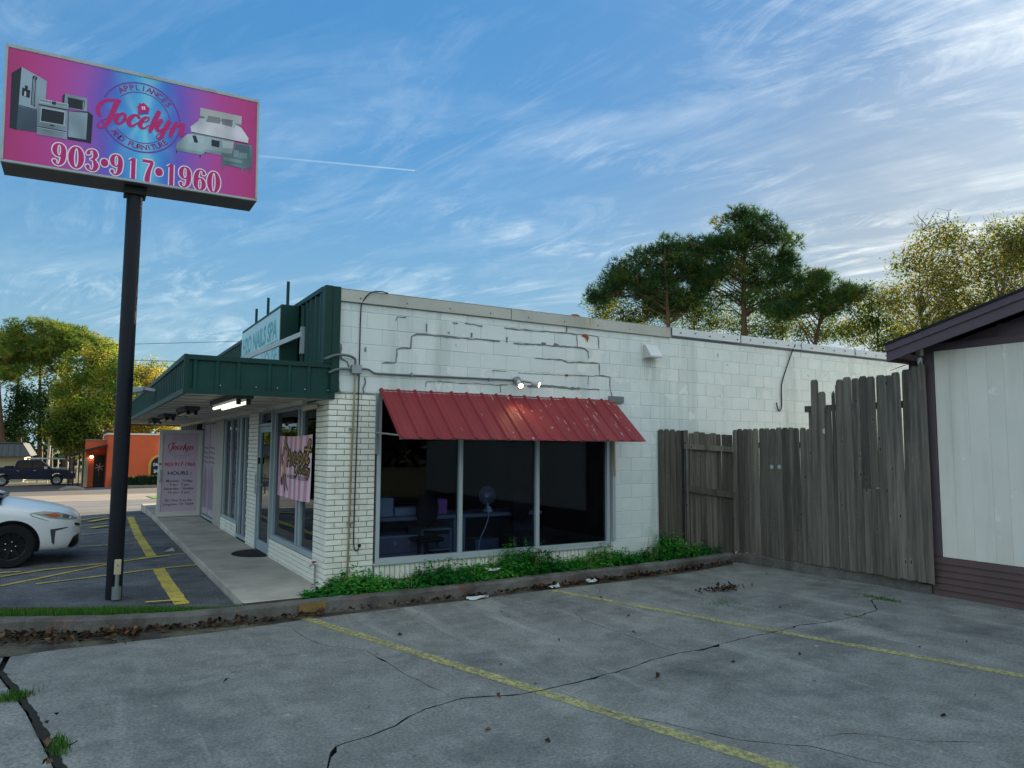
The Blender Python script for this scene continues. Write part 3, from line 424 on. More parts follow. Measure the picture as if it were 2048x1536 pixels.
m_dk = M('near_black', (10, 10, 12), 0.6, 0.1, 4)
g_win = glass('window_glass', (0.62, 0.68, 0.78), 1.27); g_front = glass('front_glass', (0.30, 0.34, 0.38))
m_roof = M('roof_membrane', (120, 118, 114), 0.9)

# ---------------------------------------------------------------- the setting: land, lots, street, walk, kerb
def strip(name, xs, ys, zoff, mat, nx=1, ny=24):
    x0, x1 = xs; y0, y1 = ys; V = []; Fc = []
    for j in range(ny + 1):
        y = y0 + (y1 - y0) * j / ny
        for i in range(nx + 1): V.append((x0 + (x1 - x0) * i / nx, y, tz(y) + zoff))
    for j in range(ny):
        for i in range(nx): a = j * (nx + 1) + i; Fc.append((a, a + 1, a + nx + 2, a + nx + 1))
    mb = MB(); mb.add(V, Fc, mat); return struct(name, mb, origin=(0, 0, 0))
strip('ground', (-500, 500), (-400, 600), -0.05, m_land, 10, 200)
strip('asphalt_lot', (-30, -0.98), (-0.15, 14), 0.0, m_asph, 1, 28)
strip('street', (-40, 40), (14, 24), -0.002, m_street, 1, 20)
strip('driveway_apron', (-40, 40), (24, 32.5), 0.002, m_apron, 1, 20)
strip('far_lot', (-40, 30), (32.5, 60), 0.0, m_farlot, 1, 40)
strip('verge', (0.1, 14), (24.5, 28), 0.02, M('grass_verge', (84, 120, 44), 1.0, 0.3, 3, 0.5, 40), 1, 8)
strip('side_yard', (-0.97, 60), (-0.5, 60), -0.03, m_land, 2, 60)
KERB = [(-6.2, 1.25), (-4.2, 0.35), (-3.13, -0.22), (-2.32, -0.60), (-1.47, -0.79), (-0.27, -0.80), (0.99, -0.83), (2.58, -0.74), (4.0, -0.69), (5.41, -0.62), (6.46, -0.46)]
JOINT = D['joint']
def crack_poly(pts, w, R):
    P = [np.array(q, float) for q in pts]; Q = []
    for a, b in zip(P[:-1], P[1:]):
        n = max(1, int(np.hypot(*(b - a)) / 0.07))
        for i in range(n):
            t = i / n; p = a + (b - a) * t; d = (b - a) / (np.hypot(*(b - a)) or 1)
            if i or len(Q): p = p + np.array((-d[1], d[0])) * R.gauss(0, 0.006) * (0 if i == 0 else 1)
            Q.append(p)
    Q.append(P[-1]); n = len(Q); A, B = [], []
    for i, p in enumerate(Q):
        d = Q[min(i + 1, n - 1)] - Q[max(i - 1, 0)]; l = np.hypot(*d) or 1; nn = np.array((-d[1], d[0])) / l
        e = min(1, min(i, n - 1 - i) / 5 + 0.12); ww = w * e * R.uniform(0.45, 1.3) / 2 * (R.uniform(1.8, 3.2) if R.random() < 0.07 else 1)
        A.append(tuple(p + nn * ww * R.uniform(0.7, 1.3))); B.append(tuple(p - nn * ww * R.uniform(0.7, 1.3)))
    return A, B
CRK = []
Rk = random.Random(3)
for w, pts in D['cracks']:
    A, B = crack_poly(pts, w * .66, Rk)
    CRK += [[A[i], A[i + 1], B[i + 1], B[i]] for i in range(len(A) - 1)]
def in_quad(p, q):
    s = 0
    for i in range(4):
        a, b = q[i], q[(i + 1) % 4]; c = (b[0] - a[0]) * (p[1] - a[1]) - (b[1] - a[1]) * (p[0] - a[0])
        if c > 0: s += 1
        elif c < 0: s -= 1
    return abs(s) == 4
CELL = {}
for q in CRK:
    xs = [a[0] for a in q]; ys = [a[1] for a in q]
    for i in range(int(math.floor(min(xs) / 0.25)), int(math.floor(max(xs) / 0.25)) + 1):
        for j in range(int(math.floor(min(ys) / 0.25)), int(math.floor(max(ys) / 0.25)) + 1): CELL.setdefault((i, j), []).append(q)
def in_crack(p): return any(in_quad(p, q) for q in CELL.get((math.floor(p[0] / 0.25), math.floor(p[1] / 0.25)), ()))
def slab(name, outline, z, depth, mat, side, grid=0.0):
    """flat slab triangulated round the cracks, which stay open as real grooves"""
    vs = []; edges = []
    def loop(pts):
        k = len(vs); vs.extend(Vector(p) for p in pts); n = len(pts)
        edges.extend((k + i, k + (i + 1) % n) for i in range(n))
    loop(outline)
    x0, x1 = min(p[0] for p in outline), max(p[0] for p in outline); y0, y1 = min(p[1] for p in outline), max(p[1] for p in outline)
    for q in CRK:
        if all(x0 - .1 < p[0] < x1 + .1 and y0 - .1 < p[1] < y1 + .1 for p in q): loop(q)
    V, E, Fc, *_ = delaunay_2d_cdt(vs, edges, [], 0, 1e-5)
    def in_out(p):
        c = False; n = len(outline)
        for i in range(n):
            a, b = outline[i], outline[(i + 1) % n]
            if (a[1] > p[1]) != (b[1] > p[1]) and p[0] < (b[0] - a[0]) * (p[1] - a[1]) / (b[1] - a[1]) + a[0]: c = not c
        return c
    keep = []
    for f in Fc:
        c = sum((V[i] for i in f), Vector((0, 0))) / len(f)
        if in_out(c) and not in_crack(c): keep.append(f)
    mb = MB(); mb.add([(p.x, p.y, z) for p in V], keep, mat)
    if depth:
        cnt = {}
        for f in keep:
            for a, b in zip(f, f[1:] + f[:1]): cnt[(a, b)] = 1
        k = len(mb.v); mb.v += [(p.x, p.y, z - depth) for p in V]; i = mb.mi(side)
        for (a, b) in cnt:
            if (b, a) not in cnt: mb.f.append((b, a, k + a, k + b)); mb.m.append(i)
    return struct(name, mb, origin=(0, 0, 0))
jx = [(p[0], p[1]) for p in JOINT]
jtop = (-2.95, -0.2)
slab('concrete_lot', [(p[0] + 0.02, p[1]) for p in [(-2.98, -0.30)] + jx + [(-2.3, -6.5), (-1.9, -12)]] + [(9, -12), (9, -0.40)] + [(p[0], p[1] + 0.02) for p in KERB[::-1] if p[0] > -3.0], 0.0, 0.05, m_conc, m_dark)
slab('concrete_lot', [(p[0] - 0.03, p[1]) for p in [(-2.98, -0.30)] + jx + [(-2.3, -6.5), (-1.9, -12)]][::-1] + [(-3.13, -0.2), (-4.2, 0.36), (-6.2, 1.26), (-14, 4), (-14, -12)], -0.006, 0.05, m_conc, m_dark)
mb = MB(); mb.box(-14, 10, -14, 2.0, -0.2, -0.045, m_dark); struct('ground_under_slab', mb)
def kerb(name, pts, w, h, mat, side=1, R=random.Random(5)):
    P = []
    for a, b in zip(pts[:-1], pts[1:]):
        n = max(1, int(math.dist(a, b) / 0.14)); P += [(a[0] + (b[0] - a[0]) * i / n, a[1] + (b[1] - a[1]) * i / n) for i in range(n)]
    P.append(pts[-1]); n = len(P); V = []
    for i, p in enumerate(P):
        a, b = P[max(i - 1, 0)], P[min(i + 1, n - 1)]; l = math.dist(a, b) or 1; nx, ny = -(b[1] - a[1]) / l * side, (b[0] - a[0]) / l * side
        prof = [(0, -0.05), (R.uniform(-.004, .006), 0.0), (0.012 + R.uniform(-.006, .008), h - 0.025 + R.uniform(-.01, .006)), (0.035 + R.uniform(-.006, .012), h + R.uniform(-.008, .003)), (w - 0.02, h + R.uniform(-.006, .004)), (w, h - 0.02), (w, -0.05)]
        V += [(p[0] + nx * o_, p[1] + ny * o_, z) for o_, z in prof]
    k = 7; Fc = [(i * k + j, (i + 1) * k + j, (i + 1) * k + j + 1, i * k + j + 1) for i in range(n - 1) for j in range(k - 1)]
    Fc += [tuple(range(k))[::-1], tuple((n - 1) * k + j for j in range(k))]
    mb = MB(); mb.add(V, Fc, mat); return struct(name, mb, origin=(0, 0, 0))
kerb('kerb', KERB, 0.16, 0.145, m_curb)
kerb('kerb_by_fence', [(6.47, -0.44), (6.52, -1.4), (6.58, -2.4), (6.64, -3.44)], 0.17, 0.15, m_curb)
# kerb end that carries old yellow paint
mb = MB(); mb.box(-0.50, -0.22, -0.812, -0.803, 0.03, 0.13, M('old_yellow', (128, 106, 62), 0.9, 0.4, 18, stain=(80, 66, 54), stain_scale=9)); struct('kerb_paint', mb)
# bed behind the kerb
mb = MB(); mb.add([(-1.0, -0.68, .10), (6.6, -0.40, .10), (6.6, 0.0, .12), (0.0, 0.0, .12), (-0.02, -0.28, .10), (-0.99, -0.28, .09)], [(0, 1, 2, 3, 4, 5)], m_soil); struct('planting_bed', mb, origin=(0, 0, 0))
mb = MB(); mb.add([(-6.0, 1.45, .035), (-4.1, 0.55, .035), (-3.05, -0.02, .035), (-2.25, -0.42, .035), (-1.4, -0.62, .035), (-0.95, -0.64, .04), (-0.95, -0.1, .012), (-1.6, 0.25, .012), (-2.5, 0.75, .012), (-4, 1.6, .012), (-6, 2.4, .012)], [tuple(range(11))], m_soil); struct('grass_strip_soil', mb, origin=(0, 0, 0))
# raised concrete walk in front of the shops
mb = MB(); yj = [-0.30, 1.9, 4.3, 6.7, 9.1, 11.5, 15.2]
for a, b in zip(yj[:-1], yj[1:]): mb.box(-0.965 + rnd.uniform(-.006, .006), -0.005, a + .005, b - .005, -0.1, 0.1, m_conc2)
struct('walkway', mb, bev=0.012)
# painted lines
def strip_poly(pts, w, R, jit=0.05, step=0.12):
    P = []
    for a, b in zip(pts[:-1], pts[1:]):
        n = max(1, int(math.dist(a, b) / step)); P += [(a[0] + (b[0] - a[0]) * i / n, a[1] + (b[1] - a[1]) * i / n) for i in range(n)]
    P.append(pts[-1]); n = len(P); A, B = [], []
    for i, p in enumerate(P):
        a, b = P[max(i - 1, 0)], P[min(i + 1, n - 1)]; l = math.dist(a, b); nx, ny = -(b[1] - a[1]) / l, (b[0] - a[0]) / l
        A.append((p[0] + nx * w / 2 * (1 + R.uniform(-jit, jit)), p[1] + ny * w / 2 * (1 + R.uniform(-jit, jit)))); B.append((p[0] - nx * w / 2 * (1 + R.uniform(-jit, jit)), p[1] - ny * w / 2 * (1 + R.uniform(-jit, jit))))
    return A + B[::-1]
Rp = random.Random(11)
for a, b, w in (((-0.46, -0.93), (1.72, -8.6), 0.12), ((2.62, -0.95), (4.75, -8.4), 0.11)):
    slab('parking_line', strip_poly([a, b], w, Rp, 0.06, 0.1), 0.004, 0, m_yel, m_yel)
mb = MB()
for w, pts in D['lines']:
    P = strip_poly([tuple(q) for q in pts], w, Rp, 0.10, 0.1); n = len(P) // 2; A, B = P[:n], P[n:][::-1]
    for i in range(n - 1): mb.add([(q[0], q[1], tz(q[1]) + 0.004 + 0.002 * D['lines'].index((w, pts))) for q in (A[i], A[i + 1], B[i + 1], B[i])], [(3, 2, 1, 0)], m_yel2)
struct('lot_line', mb, origin=(0, 0, 0))
mb = MB(); mb.add([(q[0], q[1], 0.014) for q in D['patch'] if q[0] < -.97], [tuple(range(len([q for q in D['patch'] if q[0] < -.97])))], m_conc2); struct('concrete_patch', mb, origin=(0, 0, 0))

# ---------------------------------------------------------------- the shop building
shop = thing('shop_building', 'long white painted block building with a green metal canopy along its shopfronts', 'building', (6.6, 7.5, 0))
H = 3.58; XE = 13.4; YE = 15.0
mb = MB()
t = 0.2
mb.box(0.6, XE, 0.006, 0.19, 2.455, H, m_mortar); mb.box(4.33, XE, 0.006, 0.19, 0.0, 2.455, m_mortar)   # side wall core, opening left for the window
mb.box(0.012, 0.6, 0.006, 0.19, 2.44, H, m_mortar)
mb.box(XE - .19, XE, 0.19, YE, 0, H, m_mortar); mb.box(0.0, XE, YE - .19, YE, 0, H, m_mortar)
mb.box(0.012, 0.19, 0.19, YE - .19, 2.44, H, m_mortar)
part('wall', mb, shop)
mb = MB(); mb.box(0.19, XE - .19, 0.19, YE - .19, 3.25, 3.33, m_roof); part('roof', mb, shop)
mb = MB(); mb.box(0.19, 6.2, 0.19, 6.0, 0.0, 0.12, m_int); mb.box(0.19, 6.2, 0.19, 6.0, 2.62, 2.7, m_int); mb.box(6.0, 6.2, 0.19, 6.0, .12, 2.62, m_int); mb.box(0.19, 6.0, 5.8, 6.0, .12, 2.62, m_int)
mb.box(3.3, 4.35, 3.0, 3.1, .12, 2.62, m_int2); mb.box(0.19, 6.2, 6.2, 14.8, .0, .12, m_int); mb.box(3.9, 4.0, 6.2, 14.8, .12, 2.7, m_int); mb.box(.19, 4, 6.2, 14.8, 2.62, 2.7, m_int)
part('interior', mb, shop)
# concrete blocks, each proud of its mortar by a few millimetres
def chamf(name, w, h, d, c, m):
    mb = MB(); x, z = w / 2, h / 2
    vs = [(-x, 0, -z), (x, 0, -z), (x, 0, z), (-x, 0, z), (-x, -d + c, -z), (x, -d + c, -z), (x, -d + c, z), (-x, -d + c, z), (-x + c, -d, -z + c), (x - c, -d, -z + c), (x - c, -d, z - c), (-x + c, -d, z - c)]
    fs = [(8, 9, 10, 11)] + [(4 + i, 4 + (i + 1) % 4, 8 + (i + 1) % 4, 8 + i) for i in range(4)] + [(i, (i + 1) % 4, 4 + (i + 1) % 4, 4 + i) for i in range(4)]
    mb.add(vs, fs, m); me = bpy.data.meshes.new(name); me.from_pydata(mb.v, [], mb.f); me.materials.append(m); me.update(); return me, mb
BL, BH, JT = 0.4064, 0.2032, 0.0045
rows = []; z = 2.867
while z > 0.12: z -= BH
blocks = []
r0 = -14
for r in range(-14, 6):
    zb = 2.867 + r * BH
    if zb < 0.10 or zb > H - 0.02: continue
    zt_ = min(zb + BH, H)
    off = 1.265 % BL if r % 2 == 0 else (1.265 + BL / 2) % BL
    k = -1
    while True:
        a = off + k * BL; b = a + BL; k += 1
        if a > XE: break
        lo = 0.0 if zb > 2.44 else 4.35
        a2, b2 = max(a, lo), min(b, XE)
        if b2 - a2 < 0.03: continue
        blocks.append((a2, b2, zb, zt_))
def vis(a, b, z0, z1):
    if a > 12.6: return False
    zc = (z0 + z1) / 2
    if a > 6.6 and zc < 1.95: return False
    if a > 9.0 and zc < 2.55: return False
    return True
seen = sorted([q for q in blocks if vis(*q)], key=lambda q: (q[0] + 2.6) ** 2)[:296]; sset = set(seen)
bcache = {}
Rb = random.Random(21)
bstuff = MB()
for q in blocks:
    a, b, z0, z1 = q; key = (round(b - a, 3), round(z1 - z0, 3))
    if key not in bcache: bcache[key] = chamf('concrete_block', b - a - JT, z1 - z0 - JT, 0.010, 0.0045, m_block)
    me, mbs = bcache[key]; c = Vector(((a + b) / 2, 0.010 + Rb.uniform(-.0012, .0012), (z0 + z1) / 2))
    if q in sset:
        o = bpy.data.objects.new('concrete_block', me); COL.objects.link(o); o.parent = shop; o.location = c - worig(shop); o.rotation_euler = (Rb.gauss(0, .002), Rb.gauss(0, .0012), Rb.gauss(0, .0015)); reg(o, c)
    else: bstuff.add([Vector(v) + c for v in mbs.v], mbs.f, m_block)
tags(part('block_courses', bstuff, shop), kind='stuff')
# painted bricks: corner pier, pier by the door, sill walls
mb = MB(); mb.box(0.012, 0.60, 0.012, 0.22, 0.0, 2.44, m_bmort); mb.box(0.012, 0.2, 0.22, 0.55, 0.0, 2.44, m_bmort)
mb.box(0.012, 0.2, 0.55, 3.02, 0.0, 0.375, m_bmort); mb.box(0.012, 0.2, 4.02, 4.86, 0.0, 2.44, m_bmort); mb.box(0.012, 0.2, 5.76, 7.52, 0.0, 0.34, m_bmort)
mb.box(0.60, 4.35, 0.012, 0.2, 0.0, 0.35, m_bmort)
part('brick_backing', mb, shop)
BW, BHt = 0.2032, 0.0677
def brick_box(w, h, d=0.013, c=0.003):
    return chamf('brick', w, h, d, c, m_brick)
bricks = []       # (centre, width, height, facing) facing 's' side wall (-y), 'f' front (-x), size order
def brick_field(facing, u0, u1, z0, z1, phase):
    n = int(round((z1 - z0) / BHt)); hh = (z1 - z0) / n
    for r in range(n):
        o_ = (phase + (0.5 if r % 2 else 0)) * BW; k = -1
        while True:
            a = u0 - o_ + k * BW; b = a + BW; k += 1
            if a > u1 - .02: break
            a2, b2 = max(a, u0), min(b, u1)
            if b2 - a2 < 0.035: continue
            bricks.append((facing, a2, b2, z0 + r * hh, z0 + (r + 1) * hh))
brick_field('s', 0.0, 0.60, 0.06, 2.44, 0.0)
brick_field('f', 0.0, 0.55, 0.06, 2.44, 0.5)
brick_field('f', 0.55, 3.02, 0.06, 0.37, 0.25)
brick_field('f', 4.02, 4.86, 0.06, 2.44, 0.0)
brick_field('f', 5.76, 7.52, 0.06, 0.335, 0.0)
n = int(round((4.33 - 0.62) / BHt))
for i in range(n): a = 0.62 + i * (4.33 - 0.62) / n; bricks.append(('s', a, a + (4.33 - 0.62) / n, 0.14, 0.345))
cache2 = {}; bst = MB(); nb = 0
def pri(q): return (q[0] == 'f') * (4 + q[1] * 2) + (0 if q[0] == 's' and q[1] < .6 else 1 if q[0] == 's' else 0)
for q in sorted(bricks, key=pri):
    fc, a, b, z0, z1 = q; key = (round(b - a, 3), round(z1 - z0, 3))
    if key not in cache2: cache2[key] = brick_box(b - a - 0.009, z1 - z0 - 0.009)
    me, mbs = cache2[key]; u = (a + b) / 2; zc = (z0 + z1) / 2; dd = 0.012 + Rb.uniform(-.0015, .0015)
    rz = 0 if fc == 's' else -math.pi / 2
    loc = Vector((u, dd, zc)) if fc == 's' else Vector((dd, u, zc))
    if nb < 297:
        o = bpy.data.objects.new('brick', me); COL.objects.link(o); o.parent = shop; o.location = loc - worig(shop); o.rotation_euler = (Rb.gauss(0, .003), Rb.gauss(0, .006), rz + Rb.gauss(0, .004)); reg(o, loc); nb += 1
    else:
        Rm = Matrix.Rotation(rz, 3, 'Z'); bst.add([Rm @ Vector(v) + loc for v in mbs.v], mbs.f, m_brick)
tags(part('brick_courses', bst, shop), kind='stuff')
# parapet: coping board, then bare metal flashing
mb = MB(); mb.box(0.06, 2.54, -0.035, 0.22, 3.585, 3.735, m_cop); mb.box(2.55, 5.55, -0.037, 0.22, 3.580, 3.735, m_cop); mb.box(0.06, 5.55, -0.037, 0.22, 3.737, 3.745, m_cop); part('coping', mb, shop, bev=0.004)
for i in range(5):
    a = 5.56 + i * 1.6; mb = MB(); mb.box(a, min(a + 1.59, 13.45), -0.042 - 0.003 * (i % 2), 0.23, 3.62, 3.745 + 0.004 * (i % 2), m_flash); mb.box(a, a + .012, -0.049, 0.235, 3.615, 3.752, m_alud); part('flashing', mb, shop)
mb = MB(); mb.box(0, XE, YE - .2, YE + .03, H, 3.72, m_green2); mb.box(XE - .2, XE + .03, 0.22, YE - .2, H, 3.72, m_cop); part('parapet_cap', mb, shop)
# long joints filled with grey sealant, a little proud of the paint
mb = MB(); Rs = random.Random(4)
for w, pts in D['seal']:
    w *= .9; P = [(a, b, w) for a, b in pts]; Q = []
    for a, b in zip(P[:-1], P[1:]):
        n = max(1, int(math.dist(a[:2], b[:2]) / 0.05)); Q += [(a[0] + (b[0] - a[0]) * i / n + Rs.gauss(0, .003), a[1] + (b[1] - a[1]) * i / n + Rs.gauss(0, .003), w * Rs.uniform(0.55, 1.25)) for i in range(n)]
    Q.append(P[-1])
    ribbon(mb, Q, m_seal, lambda u, v, l: (u, -0.006 - l, v), smooth=0, lift=0.0, jit=0.35, R=Rs)
for v in D['rust']: mb.add([(a, -0.0075, b) for a, b in v], [tuple(range(len(v)))], m_rust)
part('crack_sealant', mb, shop)
mb = MB(); mb.sphere((3.70, .05, 3.755), .07, m_rust, 10, 6, 1.2, 1, .5); part('rusty_cap', mb, shop)
mb = MB()
for x, w, l in ((3.80, .02, .12), (3.90, .03, .14), (3.965, .018, .10), (3.62, .015, .05)): mb.add([(x, -.0385, 3.733), (x + w, -.0385, 3.733), (x + w * .7, -.0385, 3.733 - l), (x + w * .3, -.0385, 3.733 - l * .9)], [(0, 1, 2, 3)], M('rust_run', (176, 150, 104), .9, .2, 20))
part('rust_run', mb, shop)
mb = MB()
for i in range(24): mb.sphere((5.75 + i * .33, -.052, 3.67 + .02 * (i % 2)), .011, m_dk, 6, 4)
for i in range(8): mb.sphere((.35 + i * .62, -.038, 3.64), .009, m_dk, 6, 4)
part('screws', mb, shop)

# side window: three panes in an aluminium frame
win = MB()
Z0, Z1 = 0.355, 2.45; fx = [0.625, 1.80, 3.015, 4.30]
win.box(0.625, 4.30, -0.012, 0.09, Z0, Z0 + 0.055, m_alu); win.box(0.60, 4.335, -0.03, 0.06, Z0 - 0.025, Z0, m_alu); win.box(0.625, 4.30, 0.0, 0.09, Z1 - 0.05, Z1, m_alu)
for i, x in enumerate(fx):
    a, b = (x, x + .05) if i == 0 else (x - .05, x) if i == 3 else (x - .026, x + .026); win.box(a, b, -0.008, 0.088, Z0 + 0.055, Z1 - 0.05, m_alu)
w1 = part('window', win, shop, bev=0.003)
for a, b in zip(fx[:-1], fx[1:]):
    mb = MB(); mb.box(a + 0.03, b - 0.03, 0.042, 0.048, Z0 + 0.056, Z1 - 0.051, g_win); part('pane', mb, w1)
# shopfront: frames, door, glass
def front_frame(name, y0, y1, z0, z1, muls, fw=0.05, panes=True, mat=m_alud, inset=0.03, gl=g_front, parent=shop):
    mb = MB(); mb.box(inset - .02, inset + .08, y0, y1, z0, z0 + fw, mat); mb.box(inset, inset + .08, y0, y1, z1 - fw, z1, mat)
    ys = [y0 + fw / 2] + list(muls) + [y1 - fw / 2]
    for y in ys: mb.box(inset - .004, inset + .078, y - fw / 2, y + fw / 2, z0 + fw, z1 - fw, mat)
    o = part(name, mb, parent, bev=0.003)
    if panes:
        for a, b in zip(ys[:-1], ys[1:]): q = MB(); q.box(inset + .035, inset + .041, a + fw / 2, b - fw / 2, z0 + fw, z1 - fw, gl); part('pane', q, o)
    return o
front_frame('window', 0.56, 2.98, 0.375, 2.38, [1.36, 1.52], 0.07)
o = front_frame('transom', 3.04, 4.0, 2.12, 2.38, [], 0.045)
# glass door
mb = MB(); a, b = 3.06, 3.99
mb.box(.02, .065, a, a + .09, .1, 2.11, m_alud); mb.box(.02, .065, b - .09, b, .1, 2.11, m_alud); mb.box(.02, .065, a + .09, b - .09, .1, .26, m_alud); mb.box(.02, .065, a + .09, b - .09, 2.02, 2.11, m_alud)
dr = part('door', mb, shop, bev=0.003)
mb = MB(); mb.box(.04, .046, a + .09, b - .09, .26, 2.02, g_front); part('pane', mb, dr)
mb = MB(); mb.tube([(.02, b - .05, 1.0), (-.04, b - .05, 1.0), (-.04, b - .05, 1.32), (.02, b - .05, 1.32)], .012, m_alu); mb.tube([(.02, b - .05, 1.16), (-.04, b - .05, 1.16), (-.04, b - .32, 1.16), (.02, b - .32, 1.16)], .012, m_alu); part('handle', mb, dr)
mb = MB(); mb.box(-.006, .02, b - .08, b - .03, 1.5, 1.6, m_dk); part('lock', mb, dr)
mb = MB(); mb.box(-.012, .09, 2.985, 3.045, .1, 2.40, m_alud); mb.box(-.008, .09, 3.99, 4.02, .1, 2.40, m_alud); part('door_frame', mb, shop)
front_frame('window', 4.88, 5.74, 0.11, 2.38, [5.30], 0.06)
front_frame('window', 5.76, 7.50, 0.34, 2.38, [6.05, 6.75], 0.055)
mb = MB(); mb.box(.0, .2, 7.52, 8.52, .0, 2.44, M('pale_panel', (168, 164, 156), 0.7, 0.06, 3)); part('column', mb, shop, bev=.004)
front_frame('window', 8.54, 10.38, 0.11, 2.38, [9.45], 0.06)
m_lav = M('poster_lavender', (176, 164, 178), 0.5, 0.10, 1.6, stretch=(1, 6, .4), stain=(150, 132, 146), stain_scale=2.2, stain2=((196, 192, 204), 3, .5, .8))
for y0 in (8.60, 9.50):
    mb = MB(); mb.box(.018, .026, y0, y0 + .83, .2, 2.3, m_lav)
    for k in range(9):   # printed stone-arch and drapery shapes
        yy = y0 + .1 + .08 * k; mb.add([(.016, yy, .35), (.016, yy + .03, .35), (.016, yy + .03, 1.0 + .35 * math.sin(math.pi * k / 8)), (.016, yy, 1.0 + .33 * math.sin(math.pi * k / 8))], [(0, 1, 2, 3)], M('poster_print', (120, 104, 116), 0.5, .3, 8))
    for k in range(4): mb.add([(.016, y0 + .06, 1.75 - .11 * k), (.016, y0 + .77, 1.78 - .11 * k), (.016, y0 + .77, 1.74 - .11 * k), (.016, y0 + .06, 1.71 - .11 * k)], [(0, 1, 2, 3)], MATS['poster_print'])
    part('poster', mb, shop)
mb = MB(); mb.box(-.01, .19, 10.4, 10.52, .0, 2.44, m_alud); mb.box(.1, .19, 10.52, 11.5, .1, 2.44, m_dk); mb.box(-.02, .2, 11.5, 14.98, 0.0, 2.44, M('brown_panel', (88, 78, 76), 0.8, 0.1, 3))
for i in range(9): mb.box(-.032, -.02, 11.52 + i * .38, 11.55 + i * .38, .1, 2.44, m_alud)
part('end_front', mb, shop)
# header beam under the canopy
mb = MB(); mb.box(-.03, .012, 0.02, 14.98, 2.385, 2.47, m_soff); mb.box(-.09, -.03, .9, 14.98, 2.345, 2.47, m_soff); part('header', mb, shop)
# canopy: soffit, ribbed green fascia panels, trims
mb = MB(); mb.box(-1.58, -.035, .03, 14.6, 2.40, 2.74, m_soff)
for i in range(20): mb.box(-1.57, -.10, .1 + i * .72, .112 + i * .72, 2.396, 2.40, M('soffit_joint', (96, 92, 86), .9))
cano = part('canopy', mb, shop)
Rg = random.Random(9)
for i in range(2):
    mb = MB(); w = .80; x0 = -1.6 + i * .80
    ribbed(mb, w, .33, m_green, lambda u, v, n, x0=x0: (x0 + u, -0.001 - n, 2.42 + v), first=0.05, rib=.02, R=Rg); part('fascia_panel', mb, cano)
for i in range(16):
    mb = MB(); w = .9144 if i < 15 else .85; y0 = i * .9144
    ribbed(mb, w, .33, m_green, lambda u, v, n, y0=y0: (-1.6 - n - .004 * (i % 2), y0 + u, 2.42 + v), first=0.05, rib=.02, R=Rg); part('fascia_panel', mb, cano)
mb = MB(); mb.box(-1.63, .05, -.03, -.001, 2.745, 2.80, m_green2); mb.box(-1.63, .05, -.03, .0, 2.365, 2.425, m_green2); mb.box(-1.635, -1.60, -.032, 14.62, 2.746, 2.802, m_green2); mb.box(-1.635, -1.60, -.032, 14.62, 2.363, 2.426, m_green2)
mb.box(-1.634, -1.585, -.031, .02, 2.425, 2.746, m_green2); mb.box(-.01, .055, -.033, -.004, 2.363, 2.80, m_green2); mb.box(-1.6, -.05, 14.6, 14.63, 2.37, 2.80, m_green2); mb.box(-1.6, -.06, 0.0, 14.6, 2.742, 2.752, m_roof)
part('trim', mb, cano)
for i, x in enumerate((-1.25, -.86, -.62, -.3, -.02)):
    mb = MB(); mb.sphere((x, -.006, 2.47), .008, m_flash, 6, 4); part('screw', mb, cano)
# upper green parapet front
for i in range(16):
    mb = MB(); w = .9144 if i < 15 else 1.2; y0 = .10 + i * .9144
    ribbed(mb, w, .94, m_green, lambda u, v, n, y0=y0: (-.06 - n - .003 * (i % 2), y0 + u, 2.76 + v), first=0.05, rib=.028, base_w=.09, top_w=.04, R=Rg); part('front_panel', mb, shop)
mb = MB(); mb.box(-.095, .0, -.04, .10, 2.80, 3.76, m_green2); mb.box(.0, .10, -.045, .02, 2.45, 3.755, m_green2); mb.box(-.10, .2, .10, YE, 3.70, 3.765, m_green2); part('corner_trim', mb, shop, bev=.004)
# ---------------------------------------------------------------- things on the shop building
# red awning
aw = thing('window_awning', 'faded red ribbed metal awning with flaking paint over the side window', 'awning', (2.5, 0, 2.2))
AT, AB, AO = 2.515, 1.885, 0.75
Ra = random.Random(2)
def scratch(mb, place, w, h, n, R):
    for _ in range(n):
        u = R.uniform(.02, w - .02); v = R.uniform(.02, h - .05); l = R.uniform(.01, .09) * (1 if R.random() < .8 else 2); ww = R.uniform(.0015, .006)
        mb.add([place(u, v, .0035), place(u + ww, v + .002, .0035), place(u + ww * R.uniform(.3, 1.2) + R.gauss(0, .004), v + l, .0035), place(u - ww * .3, v + l * .9, .0035)], [(0, 1, 2, 3)], m_white)
us = [(0.62, 0.93), (1.53, 0.94), (2.45, 0.92), (3.35, 1.02)]
sl_len = math.hypot(AO, AT - AB); dirv = Vector((0, -AO, -(AT - AB))).normalized(); nrm = Vector((0, -(AT - AB), AO)).normalized()
for i, (x0, w) in enumerate(us):
    mb = MB(); tilt = Ra.uniform(-.012, .012); lift = .004 * (i % 2) + Ra.uniform(0, .003)
    def pl(u, v, n, x0=x0, tilt=tilt, lift=lift): return Vector((x0 + u + tilt * v, 0.0, AT)) + dirv * (sl_len - v) * 1.0 + nrm * (n + lift)
    ribbed(mb, w, sl_len, m_red, pl, first=0.07 if i else 0.0, rib=.022, base_w=.055, top_w=.022, edge_jit=.008, R=Ra)
    scratch(mb, pl, w, sl_len, (3, 6, 34, 44)[i], Ra)
    part('awning_panel', mb, aw)
mb = MB()
for x in (.66, 2.48, 4.3): mb.bar((x, .0, AT - .03), (x, -AO + .03, AB + .01), .025, .025, m_alud)
mb.bar((.64, -AO + .05, AB + .012), (4.33, -AO + .05, AB + .012), .03, .03, m_alud); mb.bar((.64, -.02, AT - .035), (4.36, -.02, AT - .035), .03, .03, m_alud)
part('frame', mb, aw)
